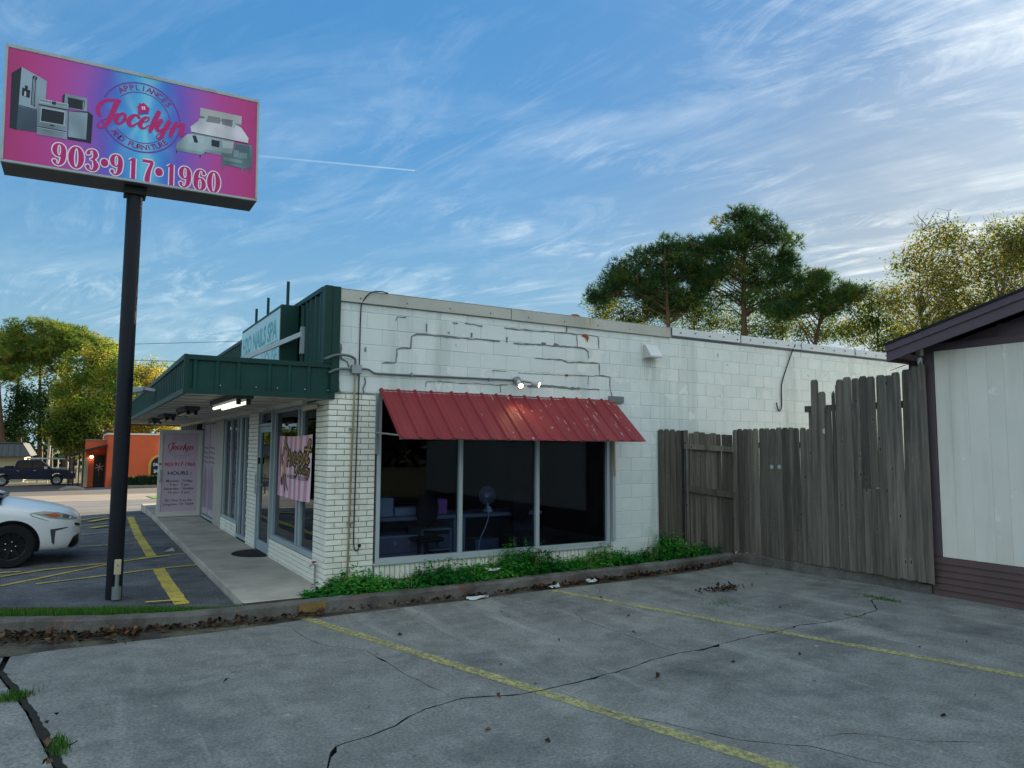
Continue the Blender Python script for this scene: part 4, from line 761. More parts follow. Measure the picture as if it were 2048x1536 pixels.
mb = MB(); mb.tube([(.60, -.01, 1.97), (.61, -.70, 1.93)], .011, m_gal); mb.box(.59, .63, -.03, .0, 1.70, 2.46, m_gal); part('stay', mb, aw)
mb = MB(); mb.tube([(4.35, -.05, 2.1), (4.36, -.05, 1.37)], .016, M('peach_bar', (190, 150, 126), .6)); mb.box(4.33, 4.38, -.04, -.004, .42, 2.4, m_alu); part('folded_stay', mb, aw)
mb = MB(); mb.box(4.28, 4.56, -.035, -.004, 2.48, 2.58, M('grey_wood', (112, 118, 118), .9, .2, 8)); part('timber_block', mb, aw)
# floodlights
fl = thing('floodlight', 'twin reflector floodlight with both bulbs lit above the red awning', 'lamp', (2.66, 0, 2.72))
mb = MB(); mb.tube([(2.64, -.002, 2.73), (2.64, -.06, 2.73)], .055, m_gal, 14); part('base', mb, fl)
m_bulb = M('lit_bulb', (255, 214, 150), .4, 0, emit=(255, 196, 120), estr=9.0)
for x, d in ((2.60, Vector((-.12, -.75, -.55))), (2.82, Vector((.62, -.6, -.25)))):
    d.normalize(); a = Vector((2.64, -.06, 2.73)); b = Vector((x, -.14, 2.70)); mb = MB(); mb.tube([a, b], .016, m_gal)
    mb.tube([b, b + d * .05, b + d * .11], [.028, .034, .058], M('ribbed_white', (190, 190, 186), .5), 16); h = part('lamp_holder', mb, fl, smooth=.6)
    mb = MB(); mb.disc(b + d * .112, .034, d, m_bulb); part('lens', mb, h)
sp = bpy.data.lights.new('floodlight_lamp', 'SPOT'); sp.energy = 1.6; sp.color = (1, .62, .3); sp.spot_size = math.radians(95); sp.spot_blend = .9; sp.shadow_soft_size = .04
spo = bpy.data.objects.new('floodlight_lamp', sp); COL.objects.link(spo); spo.location = Vector((2.58, -.24, 2.62)) - worig(fl); spo.parent = fl; spo.rotation_euler = Vector((-.1, -.4, -.9)).to_track_quat('-Z', 'Y').to_euler()
# junction box, conduit, pipes
jb = thing('electrical_conduit', 'grey junction box with bent conduits running to the floodlight and down the brick', 'conduit', (.31, 0, 2.7))
mb = MB(); mb.box(.25, .375, -.075, -.001, 2.69, 2.80, m_gal); part('junction_box', mb, jb, bev=.004)
m_pipe = M('grey_conduit', (98, 104, 108), .5, .1, 6)
mb = MB(); mb.tube(catmull([(.375, -.04, 2.755), (.47, -.04, 2.75), (.55, -.03, 2.715), (.7, -.022, 2.71), (1.6, -.022, 2.72), (2.58, -.03, 2.73)], 5), .0135, m_pipe); part('conduit', mb, jb, smooth=True)
mb = MB(); mb.tube(catmull([(.30, -.04, 2.80), (.29, -.05, 2.87), (.2, -.07, 2.905), (.05, -.09, 2.90), (-.10, -.10, 2.84)], 5), .016, m_pipe); part('conduit', mb, jb, smooth=True)
mb = MB(); mb.tube(catmull([(.25, -.04, 2.74), (.15, -.05, 2.74), (.05, -.06, 2.72), (-.03, -.05, 2.68)], 5), .016, m_pipe); part('conduit', mb, jb, smooth=True)
mb = MB(); mb.tube([(.305, -.035, 2.69), (.30, -.03, 2.3), (.285, -.028, 1.6), (.27, -.026, .14)], .0125, m_brass); part('conduit', mb, jb)
for z in (2.0, .86): mb = MB(); mb.box(.25, .32, -.045, -.002, z, z + .02, m_gal); part('pipe_strap', mb, jb)
for x in (1.05, 2.2): mb = MB(); mb.box(x, x + .02, -.04, -.002, 2.70, 2.745, m_gal); part('pipe_strap', mb, jb)
mb = MB(); mb.tube(catmull([(.70, -.06, 3.74), (.6, -.07, 3.75), (.47, -.06, 3.72), (.38, -.03, 3.6), (.362, -.015, 3.45), (.362, -.012, 2.9), (.362, -.012, 2.6), (.352, -.03, 2.2), (.345, -.022, 1.4), (.34, -.022, .9), (.345, -.02, .60), (.37, -.02, .53), (.40, -.02, .545), (.415, -.02, .585)], 4), .0075, m_black, 6); mb.sphere((.415, -.02, .59), .022, m_black, 8, 6)
tags(part('cable', mb, None), 'thin black cable hanging from the coping down the painted brick corner', 'cable')
mb = MB(); mb.tube(catmull([(8.58, -.05, 3.70), (8.5, -.03, 3.55), (8.25, -.02, 3.05), (8.2, -.02, 2.85), (8.2, -.02, 2.62), (8.17, -.02, 2.5), (8.1, -.03, 2.48), (8.06, -.03, 2.56), (8.05, -.03, 2.62)], 5), .011, m_black, 6)
tags(part('cable', mb, None), 'black cable with hooked end hanging down the block wall behind the fence', 'cable')
vh = thing('vent_hood', 'small white metal vent hood with rust streaks high on the block wall', 'vent', (5.1, 0, 3.2))
mb = MB(); mb.prism([(0.0, 3.42), (-.06, 3.42), (-.19, 3.24), (-.19, 3.21), (0.0, 3.21)], 0, 4.98, 5.22, m_flash); part('hood', mb, vh, bev=.004)
mb = MB(); mb.box(4.95, 5.25, -.008, 0.0, 3.19, 3.45, m_white); part('flange', mb, vh)
mb = MB()
for i in range(7):
    x = 4.97 + i * .042; l = .1 + .25 * abs(math.sin(i * 2.3)); mb.add([(x, -.0012, 3.19), (x + .01, -.0012, 3.19), (x + .006, -.0012, 3.19 - l), (x + .002, -.0012, 3.19 - l)], [(0, 1, 2, 3)], M('drip_stain', (128, 130, 124), .9, .2, 10))
part('drip_stain', mb, vh)
# spigot
spg = thing('water_spigot', 'outdoor tap with red handle low on the front corner of the brick pier', 'tap', (-.05, .2, .1))
mb = MB(); mb.tube([(-.03, .30, .1), (-.03, .30, .34), (-.05, .30, .36), (-.10, .30, .33)], .012, m_gal); part('pipe', mb, spg)
mb = MB(); mb.tube([(-.045, .30, .375), (-.045, .30, .39)], .03, M('red_handle', (150, 30, 40), .5), 8); part('handle', mb, spg)
# security camera, light fixtures below the canopy
sc_ = thing('security_camera', 'beige security camera under the canopy at the brick corner', 'camera', (-.1, .3, 2.28))
mb = MB(); mb.tube([(-.18, .42, 2.27), (-.05, .30, 2.30)], .035, M('beige_plastic', (176, 166, 148), .5), 12); mb.sphere((-.18, .42, 2.27), .04, MATS['beige_plastic'], 10, 8); part('housing', mb, sc_, smooth=.6)
mb = MB(); mb.tube([(-.08, .33, 2.3), (-.08, .33, 2.345)], .015, m_alud); part('bracket', mb, sc_)
m_tube_on = M('lit_tube', (250, 255, 240), .4, 0, emit=(246, 255, 226), estr=0.33); m_tube_off = M('dark_tube', (120, 120, 118), .3)
m_fix = M('fixture_housing', (74, 78, 84), .6, .1, 4)
fxs = [(-.97, .10, 1.85, True), (-1.12, 3.4, 1.2, False), (-1.14, 6.4, 1.3, False), (-1.15, 8.9, 1.2, False)]
labs = ['lit twin tube light under the canopy nearest the corner', 'unlit twin tube light under the canopy just behind the lit one', 'unlit tube light under the canopy, second behind the lit one', 'unlit tube light under the canopy farthest from the corner']
for (x, y, l, on), lb in zip(fxs, labs):
    t = thing('fluorescent_light', lb, 'light', (x, y + l / 2, 2.36), 'tube lights under the canopy')
    mb = MB(); mb.box(x - .11, x + .11, y, y + l, 2.335, 2.398, m_fix); part('housing', mb, t, bev=.006)
    for dx in (-.055, .055):
        mb = MB(); mb.tube([(x + dx, y + .03, 2.30), (x + dx, y + l - .03, 2.30)], .021, m_tube_on if on else m_tube_off, 10); part('tube', mb, t, smooth=.6)
        for yy in (y + .01, y + l - .035): q = MB(); q.box(x + dx - .025, x + dx + .025, yy, yy + .025, 2.27, 2.335, m_dk); part('socket', q, t)
al = thing('canopy_floodlight', 'grey area light sticking out from the long green canopy edge', 'lamp', (-1.9, 3.6, 2.6))
mb = MB(); mb.tube([(-1.63, 3.6, 2.62), (-1.80, 3.62, 2.64)], .04, m_gal, 10); part('arm', mb, al)
mb = MB(); mb.prism([(-1.78, 2.68), (-1.95, 2.66), (-2.16, 2.57), (-2.15, 2.53), (-1.80, 2.60)], 1, 3.48, 3.76, M('lamp_grey', (160, 168, 176), .5, .05, 3)); part('head', mb, al, bev=.015, bseg=2)
# doormat
mb = MB(); a = [(-.04, 2.95), (-.04, 3.85)] + [(-.04 - .42 * math.sin(math.pi * i / 16), 3.40 + .45 * math.cos(math.pi * i / 16)) for i in range(1, 16)]
mb.prism(a, 2, .101, .112, m_black); tags(part('doormat', mb, None), 'black half round doormat on the walk at the glass door', 'doormat')

# ---- the nail salon sign box with three posts and its brace
ns = thing('salon_sign', 'green framed light box with pale teal lettering on the canopy roof', 'sign', (-.2, 2.4, 2.8))
sx = -.34; y0, y1 = 1.18, 3.92; z0, z1 = 2.86, 3.70
mb = MB(); mb.box(sx, -.10, y0, y1, z0, z1, m_green2); cb_ = part('cabinet', mb, ns, bev=.006)
mb = MB(); mb.box(sx - .006, sx - .001, y0 + .035, y1 - .03, z0 + .03, z1 - .05, M('sign_face', (186, 224, 234), .35, .03, 2)); part('face', mb, cb_)
m_teal = M('teal_print', (92, 176, 186), .5, .05)
pn = lambda u, v, l: (sx - .0075 - l, -u, v)
mb = MB(); write(mb, 'H2O NAILS SPA', m_teal, pn, -(y0 + y1) / 2 - .02, 3.27, width=2.42, height=.27, bold=.03); mb.add([pn(-y1 + .1, 3.22, 0), pn(-y0 - .1, 3.22, 0), pn(-y0 - .1, 3.235, 0), pn(-y1 + .1, 3.235, 0)], [(0, 1, 2, 3)], m_teal)
write(mb, 'HOUSE', m_teal, pn, -(y0 + .62), 2.94, width=.95, height=.2, bold=.01); part('lettering', mb, cb_)
for y, h in ((1.50, 4.09), (2.75, 4.08), (3.62, 4.05)):
    mb = MB(); mb.box(-.20, -.165, y - .018, y + .018, 3.70, h, m_green2); part('post', mb, ns)
br = thing('canopy_brace', 'pale metal brace bar sloping from the green wall across the salon sign', 'brace', (-.8, .9, 3.0))
mb = MB(); mb.bar((-.08, .98, 3.30), (-1.10, 1.55, 2.78), .05, .06, m_alud); mb.box(-.12, -.07, .93, 1.03, 3.02, 3.38, m_alud); part('bar', mb, br)

# ---- pink window banner
bn = thing('window_banner', 'pink striped banner with gold script lettering hung on the front window', 'banner', (-.03, 1.4, 1.1))
(u0, vt), (u1, vt2), (u2, vb2), (u3, vb) = D['ban']
def wav(u, v): return -.045 - .010 * math.sin((u + 2.3) * 5.2 + v) - .02 * max(0, (1.25 - v)) * (1 if u > -1.0 else .3)
pb = lambda u, v, l: (wav(u, v) - l, -u, v)
mb = MB(); nu, nv = 24, 14; m_pk = M('banner_pink', (214, 140, 170), .6, .03, 3); m_pk2 = M('banner_pale', (226, 204, 214), .6, .03, 3)
V = []
for j in range(nv + 1):
    for i in range(nu + 1):
        s, t = i / nu, j / nv; V.append(pb(u0 + (u1 - u0) * s - .02 * t, vb + .0 + (vt - vb) * (1 - t) - .015 * math.sin(math.pi * s), 0))
k = len(mb.v); mb.v += V; ia, ib = mb.mi(m_pk), mb.mi(m_pk2)
for j in range(nv):
    for i in range(nu): a = j * (nu + 1) + i; mb.f.append((a, a + nu + 1, a + nu + 2, a + 1)); mb.m.append(ia if (i // 2) % 2 == 0 else ib)
part('cloth', mb, bn, smooth=True)
m_gold = M('gold_print', (204, 158, 72), .5, .1, 8); m_ink = M('ink', (22, 18, 20), .6)
mb = MB()
for l in D['hp']: ribbon(mb, l, m_ink, pb, wadd=.026, lift=.004)
for l in D['hp2']: ribbon(mb, l, m_ink, pb, wadd=.02, lift=.0042)
for l in D['hp']: ribbon(mb, [(a, b, w * .55) for a, b, w in l], m_gold, pb, lift=.006)
for l in D['hp2']: ribbon(mb, [(a, b, w * .6) for a, b, w in l], m_gold, pb, lift=.006)
write(mb, 'WHERE BEAUTY BLOSSOMS', M('grey_ink', (62, 54, 64), .6), pb, -1.25, 1.345, width=1.1, height=.055, lift=.004)
part('lettering', mb, bn)
mb = MB(); cols = [M('print_hair', (150, 112, 48), .5), M('print_skin', (120, 88, 66), .5), m_gold, M('print_dark', (50, 40, 38), .5)]
for i, l in enumerate(D['lady']): ribbon(mb, l, cols[(0, 1, 2, 3, 3, 3, 1, 1)[i]], pb, lift=.0035 + .0003 * i)
part('printed_figure', mb, bn)

# ---- open poster door
od = thing('open_door', 'white framed glass door standing open with the printed shop hours', 'door', (-.4, 10.4, .1))
mb = MB(); yy0, yy1 = 10.38, 10.425
mb.box(-.97, -.89, yy0, yy1, .12, 2.17, m_white); mb.box(-.10, -.02, yy0, yy1, .12, 2.17, m_white); mb.box(-.89, -.10, yy0, yy1, .12, .23, m_white); mb.box(-.89, -.10, yy0, yy1, 2.10, 2.17, m_white)
fr = part('frame', mb, od, bev=.004)
mb = MB(); mb.box(-.89, -.10, yy0 + .015, yy0 + .021, .23, 2.10, M('poster_sheet', (204, 186, 202), .25, .07, 2.2, stretch=(7, 1, .25), spec=.6)); part('poster', mb, od)
pd = lambda u, v, l: (u, yy0 + .0135 - l, v)
mb = MB(); mr = M('red_print', (190, 56, 78), .5, .05); mg = M('grey_print', (70, 70, 84), .5)
def jocelyn(mb, m, place, cx_, cz_, k, lift=.0, wadd=0.0, ww=1.0):
    for i, l in enumerate(D['joc']): ribbon(mb, [(cx_ + a * k, cz_ + b * k, w * k * ww) for a, b, w in l], m, place, wadd=wadd, lift=lift + .00012 * i)
jocelyn(mb, mr, pd, -.50, 1.70, .58, .0008, ww=.8)
for k in range(28):
    a, b = 2 * math.pi * k / 28, 2 * math.pi * (k + .8) / 28
    for r in (.245, .185):
        if abs(math.sin((a + b) / 2)) < .45: continue
        mb.add([pd(-.50 + q * math.cos(t), 1.74 + q * math.sin(t), 0) for q, t in ((r, a), (r, b), (r + .006, b), (r + .006, a))], [(0, 1, 2, 3)], mr)
write(mb, '903·917·1960', mr, pd, -.495, 1.31, width=.68, height=.085, bold=.02)
write(mb, 'HOURS :', mg, pd, -.495, 1.10, width=.52, height=.085, bold=.02)
for z, s, w in ((.93, 'Monday - Friday', .58), (.84, '9 am - 7 pm', .42), (.75, 'Saturday - Sunday', .66), (.66, '10 am - 5 pm', .46), (.47, '901 Pine Tree Rd.', .60), (.38, 'Longview, TX 75604', .66)): write(mb, s, mg, pd, -.495, z, width=w, height=.055, bold=.012)
part('lettering', mb, od)
mb = MB(); mb.tube([(-.93, yy0, .95), (-.93, yy0 - .05, .97), (-.93, yy0 - .05, 1.2), (-.93, yy0, 1.22)], .013, m_alu); mb.box(-.95, -.91, yy0 - .012, yy0, 1.34, 1.38, m_dk); mb.tube([(-.88, yy0 + .02, .12), (-.88, yy0 + .02, .102)], .012, m_dk); mb.box(-.06, -.0, yy0 - .01, yy1 + .01, 2.17, 2.2, m_dk); part('handle', mb, od)

# ---- pole sign
ps = thing('pole_sign', 'tall pole sign with a pink and blue appliance and furniture advertisement', 'sign', (-2.15, 1.15, 0))
m_pole = M('pole_paint', (8, 16, 28), .5, .12, 2.5, .05, 30, spec=.3, stain=(36, 28, 28), stain_scale=3.0, stain_lo=.66, stain_hi=.8, stretch=(1, 1, .25))
mb = MB(); mb.tube([(-2.15, 1.15, -.02), (-2.15, 1.15, 2.0), (-2.15, 1.15, 4.90)], .088, m_pole, 28); part('pole', mb, ps, smooth=.7)
mb = MB(); mb.box(-2.27, -2.03, 1.03, 1.28, 4.84, 4.94, m_dk); part('saddle', mb, ps)
mb = MB(); mb.box(-2.165, -2.095, .975, 1.035, .30, .47, M('cream_box', (186, 178, 150), .6)); o = part('outlet_box', mb, ps, bev=.006); mb = MB(); mb.tube([(-2.13, 1.0, .30), (-2.13, 1.0, .16)], .022, m_gal, 10); mb.tube([(-2.13, 1.0, .16), (-2.13, 1.0, .02)], .05, m_gal, 10); mb.disc((-2.13, .9735, .405), .008, (0, -1, 0), m_dk, 8); part('conduit', mb, ps)
mb = MB(); mb.box(-1.37, 1.37, .028, .50, -.68, .68, M('cabinet_grey', (92, 90, 92), .6, .12, 3)); 
cab = part('cabinet', mb, ps, local=True, bev=.006); cab.location = Vector((-2.135, .9, 5.625)) - worig(ps); cab.rotation_euler = (0, -.016, 0); W[cab.name] = Vector((0, 0, 0))
m_sfr = M('sign_frame', (168, 176, 178), .5, .08, 3, metal=.2, stain=(136, 140, 136), stain_scale=3)
for nm, b in (('frame_rail', (-1.37, 1.37, -.001, .03, .640, .683)), ('frame_rail', (-1.37, 1.37, -.001, .03, -.683, -.655)), ('frame_rail', (-1.373, -1.345, -.003, .032, -.655, .640)), ('frame_rail', (1.345, 1.373, -.003, .032, -.655, .640))):
    mb = MB(); mb.box(*b, m_sfr); part(nm, mb, cab, local=True, bev=.003)
def face_mat():
    m = bpy.data.materials.new('sign_artwork'); m.use_nodes = True; nt = m.node_tree; N = nt.nodes; L = nt.links; p = N['Principled BSDF']; p.inputs['Roughness'].default_value = .35
    tc = N.new('ShaderNodeTexCoord'); sp_ = N.new('ShaderNodeSeparateXYZ'); L.new(tc.outputs['Object'], sp_.inputs[0])
    def mth(op, a, b=None, c=None, clamp=False):
        n = N.new('ShaderNodeMath'); n.operation = op; n.use_clamp = clamp
        for i, s in enumerate((a, b, c)):
            if s is None: continue
            if isinstance(s, (int, float)): n.inputs[i].default_value = s
            else: L.new(s, n.inputs[i])
        return n.outputs[0]
    x, z = sp_.outputs[0], sp_.outputs[2]
    dx = mth('ABSOLUTE', mth('ADD', x, -0.02)); dx = mth('ADD', dx, mth('MULTIPLY', mth('ABSOLUTE', z), .08))
    n = N.new('ShaderNodeTexNoise'); n.inputs['Scale'].default_value = 2.2; n.inputs['Detail'].default_value = 2; L.new(tc.outputs['Object'], n.inputs['Vector'])
    dx = mth('ADD', dx, mth('MULTIPLY_ADD', n.outputs[0], .14, -.07))
    cr = N.new('ShaderNodeValToRGB'); L.new(mth('DIVIDE', dx, 1.4, clamp=True), cr.inputs[0]); e = cr.color_ramp.elements
    st = [(0, (60, 200, 245)), (.10, (24, 160, 236)), (.22, (40, 112, 216)), (.33, (118, 84, 200)), (.46, (168, 78, 184)), (.64, (194, 58, 156)), (.84, (196, 42, 134)), (1, (184, 34, 114))]
    for i, (q, c) in enumerate(st):
        k = e[i] if i < 2 else e.new(q)
        k.position = q; k.color = S4(c)
    for i, (q, c) in enumerate(st): e[i].position = q; e[i].color = S4(c)
    # pale rays from the middle
    ang = mth('ARCTAN2', mth('ADD', x, -.02), mth('ADD', mth('ABSOLUTE', mth('ADD', z, -.05)), .08))
    ray = mth('POWER', mth('MULTIPLY_ADD', mth('SINE', mth('MULTIPLY', ang, 11.0)), .5, .5), 2.0)
    fall = mth('SUBTRACT', 1.0, mth('DIVIDE', dx, .42), clamp=True)
    mx = N.new('ShaderNodeMix'); mx.data_type = 'RGBA'; L.new(mth('MULTIPLY', mth('MULTIPLY_ADD', ray, .4, .15), fall), mx.inputs[0]); L.new(cr.outputs[0], mx.inputs[6]); mx.inputs[7].default_value = S4((176, 226, 240))
    L.new(mx.outputs[2], p.inputs['Base Color']); return m
m_art = face_mat()
mb = MB(); mb.box(-1.345, 1.345, .006, .028, -.655, .640, m_art); part('face_panel', mb, cab, local=True)
pf = lambda u, v, l: (u, .0035 - l, v)
PC = {'dk': (22, 32, 48), 'bk': (8, 20, 40), 'st': (138, 154, 170), 'st2': (62, 80, 98), 'lt': (176, 190, 200), 'hb': (184, 184, 184), 'mid': (128, 128, 134), 'wh': (208, 204, 212), 'sofa': (150, 166, 172), 'tl': (128, 150, 158), 'nv': (14, 34, 58), 'ch': (98, 126, 134), 'chd': (76, 104, 114)}
PM = {k: M('print_' + k, c, .4, .38 if k in ('st', 'st2', 'wh', 'sofa', 'tl', 'ch', 'mid') else .12, 3.2, detail=1, stretch=(1, 1, .6)) for k, c in PC.items()}
for nm, key in (('appliance_picture', 'app'), ('furniture_picture', 'fur')):
    mb = MB()
    for i, (c, poly) in enumerate(D[key]):
        area = sum(poly[q][0] * poly[(q + 1) % len(poly)][1] - poly[(q + 1) % len(poly)][0] * poly[q][1] for q in range(len(poly)))
        vs = [pf(a, b, .00012 * i) for a, b in poly]; mb.add(vs, [tuple(range(len(vs)))], PM[c])
    if key == 'app':
        for k, (a, b) in enumerate(D['knobs']): mb.add([pf(a + .0125 * math.cos(t * math.pi / 4), b + .0125 * math.sin(t * math.pi / 4), .004) for t in range(8)], [tuple(range(8))], PM['dk']); mb.add([pf(a + .007 * math.cos(t * math.pi / 4), b + .007 * math.sin(t * math.pi / 4), .0043) for t in range(8)], [tuple(range(8))], PM['lt'])
    part(nm, mb, cab, local=True)
m_mag = M('print_magenta', (196, 16, 118), .4, .03); m_wht = M('print_white', (240, 238, 246), .4, .02); m_pur = M('print_purple', (122, 60, 168), .4, .05)
mb = MB(); cx_, cz_ = D['ringc']; cx_ += .0; cz_ += .005
def ring(r, w, a0, a1, m, lift):
    n = 40; P = [(cx_ + r * math.cos(math.radians(a0 + (a1 - a0) * i / n)), cz_ + r * math.sin(math.radians(a0 + (a1 - a0) * i / n)), w) for i in range(n + 1)]; ribbon(mb, P, m, pf, smooth=0, lift=lift)
ring(.425, .016, -2, 158, m_pur, 0); ring(.310, .010, -2, 138, m_pur, 0); ring(.43, .018, 197, 345, m_pur, 0); ring(.318, .010, 215, 322, m_pur, 0)
m_deep = M('print_deep', (150, 20, 120), .4, .03)
def arc_text(s, r, a0, a1, up, h):
    for i, ch in enumerate(s):
        if ch == ' ': continue
        a = math.radians(a0 + (a1 - a0) * i / (len(s) - 1)); rot = a - math.pi / 2 if up else a + math.pi / 2
        px, pz = cx_ + r * math.cos(a), cz_ + r * math.sin(a); c, s_ = math.cos(rot), math.sin(rot)
        write(mb, ch, m_deep, lambda u, v, l: pf(px + u * c - v * s_, pz + u * s_ + v * c, l), 0, -h / 2, height=h, bold=.012, lift=.0004)
arc_text('APPLIANCES', .368, 128, 38, True, .068); arc_text('AND FURNITURE', .368, 221, 316, False, .064)
part('ring_lettering', mb, cab, local=True)
mb = MB(); jocelyn(mb, m_mag, pf, 0, 0, 1.0, .0012)
mb.add([pf(a, b, .0032) for a, b in D['house']], [tuple(range(len(D['house'])))], m_mag)
for q in D['housew']: mb.add([pf(a, b, .0036) for a, b in q], [tuple(range(4))], m_wht)
ribbon(mb, D['housesw'], m_pur, pf, lift=.0034); part('script_lettering', mb, cab, local=True)
def ell(cx, cy, rx, ry, wt, wsd, n=28): return [(cx + rx * math.cos(2 * math.pi * i / n), cy + ry * math.sin(2 * math.pi * i / n), wt + (wsd - wt) * abs(math.cos(2 * math.pi * i / n)) ** 1.3) for i in range(n)]
GL = {'0': [('c', ell(.5, .5, .34, .45, .10, .34))],
 '9': [('c', ell(.48, .69, .32, .26, .10, .32)), ('o', [(.80, .72, .34), (.80, .45, .34), (.72, .22, .30), (.55, .08, .16), (.36, .06, .11), (.2, .13, .18), (.17, .2, .26)])],
 '6': [('c', ell(.52, .31, .32, .26, .10, .32)), ('o', [(.20, .28, .34), (.20, .55, .34), (.28, .78, .30), (.45, .92, .16), (.64, .94, .11), (.8, .87, .18), (.83, .8, .26)])],
 '3': [('o', [(.17, .79, .27), (.22, .88, .18), (.42, .95, .11), (.64, .9, .26), (.72, .75, .33), (.62, .6, .2), (.4, .53, .09)]), ('o', [(.38, .535, .09), (.62, .5, .2), (.78, .3, .35), (.68, .12, .27), (.45, .05, .11), (.22, .11, .18), (.16, .21, .28)])],
 '1': [('s', [(.62, .97, .40), (.62, .02, .40)]), ('s', [(.18, .83, .16), (.5, .93, .2)])],
 '7': [('s', [(.06, .92, .26), (.9, .92, .26)]), ('o', [(.86, .88, .22), (.6, .5, .30), (.48, .18, .38), (.47, .03, .40)])],
 '.': [('c', ell(.5, .5, .25, .25, .5, .5))]}
mb = MB()
for k, (ch, x0, x1, zb, zt_) in enumerate(D['digits']):
    w, h = x1 - x0, zt_ - zb
    if ch == '1': x0 -= .0; w = (x1 - x0) * 1.15
    for q, (ty, st) in enumerate(GL[ch]):
        P = [(x0 + a * w, zb + b * h, c * w * 1.12) for a, b, c in st]
        ribbon(mb, P, m_wht, pf, wadd=.0125, smooth=5 if ty == 'o' else 0, closed=ty == 'c', lift=.0006 + .0001 * q, caps=ty == 'o')
        if ty == 's': 
            for (ax, az, aw) in (P[0], P[-1]): pass
        ribbon(mb, P, m_mag, pf, smooth=5 if ty == 'o' else 0, closed=ty == 'c', lift=.0016 + .0002 * q, caps=ty == 'o')
part('number_lettering', mb, cab, local=True)

# ---------------------------------------------------------------- inside the side window
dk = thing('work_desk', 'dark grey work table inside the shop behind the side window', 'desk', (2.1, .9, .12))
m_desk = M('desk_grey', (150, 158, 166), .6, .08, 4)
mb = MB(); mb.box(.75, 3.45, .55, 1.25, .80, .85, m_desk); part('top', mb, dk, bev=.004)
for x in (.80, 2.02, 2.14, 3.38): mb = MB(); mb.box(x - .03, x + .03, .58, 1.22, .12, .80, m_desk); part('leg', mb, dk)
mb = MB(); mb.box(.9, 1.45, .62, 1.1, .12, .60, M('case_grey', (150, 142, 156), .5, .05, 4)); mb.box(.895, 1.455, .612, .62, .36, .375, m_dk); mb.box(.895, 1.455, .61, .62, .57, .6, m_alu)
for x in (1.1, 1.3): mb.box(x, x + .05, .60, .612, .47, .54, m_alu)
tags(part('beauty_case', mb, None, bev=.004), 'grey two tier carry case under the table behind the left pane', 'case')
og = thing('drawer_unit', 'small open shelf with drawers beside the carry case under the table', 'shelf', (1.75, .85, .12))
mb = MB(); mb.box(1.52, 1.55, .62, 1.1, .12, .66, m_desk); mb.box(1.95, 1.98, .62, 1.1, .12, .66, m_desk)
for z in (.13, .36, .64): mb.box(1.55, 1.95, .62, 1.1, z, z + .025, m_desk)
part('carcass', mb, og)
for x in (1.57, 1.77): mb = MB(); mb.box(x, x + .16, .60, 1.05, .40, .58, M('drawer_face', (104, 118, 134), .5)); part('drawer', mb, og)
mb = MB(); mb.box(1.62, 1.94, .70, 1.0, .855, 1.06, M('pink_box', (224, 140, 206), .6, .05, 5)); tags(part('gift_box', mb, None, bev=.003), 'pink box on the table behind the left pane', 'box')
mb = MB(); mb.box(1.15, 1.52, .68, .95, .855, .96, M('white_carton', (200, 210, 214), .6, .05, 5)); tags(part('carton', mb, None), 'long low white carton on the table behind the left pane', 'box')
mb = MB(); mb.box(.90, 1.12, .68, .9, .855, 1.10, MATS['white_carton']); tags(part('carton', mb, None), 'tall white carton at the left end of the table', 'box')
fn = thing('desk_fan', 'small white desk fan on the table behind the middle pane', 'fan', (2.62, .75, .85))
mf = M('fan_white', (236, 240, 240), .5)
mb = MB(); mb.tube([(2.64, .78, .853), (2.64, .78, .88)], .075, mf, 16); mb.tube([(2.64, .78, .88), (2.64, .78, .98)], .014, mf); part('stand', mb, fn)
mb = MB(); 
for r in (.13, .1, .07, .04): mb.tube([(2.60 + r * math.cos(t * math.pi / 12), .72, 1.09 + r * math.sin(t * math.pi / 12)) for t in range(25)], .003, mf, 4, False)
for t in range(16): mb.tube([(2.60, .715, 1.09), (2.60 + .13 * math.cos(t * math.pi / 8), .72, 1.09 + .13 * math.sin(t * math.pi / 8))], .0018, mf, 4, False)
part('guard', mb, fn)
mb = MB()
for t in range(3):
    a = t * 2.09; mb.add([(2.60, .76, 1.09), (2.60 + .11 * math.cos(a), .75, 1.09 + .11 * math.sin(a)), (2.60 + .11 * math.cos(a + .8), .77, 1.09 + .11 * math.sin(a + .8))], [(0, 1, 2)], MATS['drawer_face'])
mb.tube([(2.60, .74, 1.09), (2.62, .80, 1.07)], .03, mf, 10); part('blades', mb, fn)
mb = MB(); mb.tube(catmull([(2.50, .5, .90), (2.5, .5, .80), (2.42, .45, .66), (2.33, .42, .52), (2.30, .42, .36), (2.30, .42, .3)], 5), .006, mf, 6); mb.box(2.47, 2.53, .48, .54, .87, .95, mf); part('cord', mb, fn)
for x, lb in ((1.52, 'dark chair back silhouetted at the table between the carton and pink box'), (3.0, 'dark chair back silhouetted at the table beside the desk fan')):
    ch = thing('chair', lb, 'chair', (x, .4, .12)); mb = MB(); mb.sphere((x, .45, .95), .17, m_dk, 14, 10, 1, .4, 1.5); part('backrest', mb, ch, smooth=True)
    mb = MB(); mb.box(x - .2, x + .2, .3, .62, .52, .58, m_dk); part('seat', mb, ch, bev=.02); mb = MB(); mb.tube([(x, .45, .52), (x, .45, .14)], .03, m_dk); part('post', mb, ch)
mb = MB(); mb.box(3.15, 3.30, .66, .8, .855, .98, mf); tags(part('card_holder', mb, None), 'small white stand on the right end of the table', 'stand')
mb = MB(); mb.box(2.45, 2.85, .8, 1.1, .12, .45, MATS['drawer_face']); tags(part('storage_box', mb, None, bev=.005), 'blue grey storage box under the table behind the middle pane', 'box')

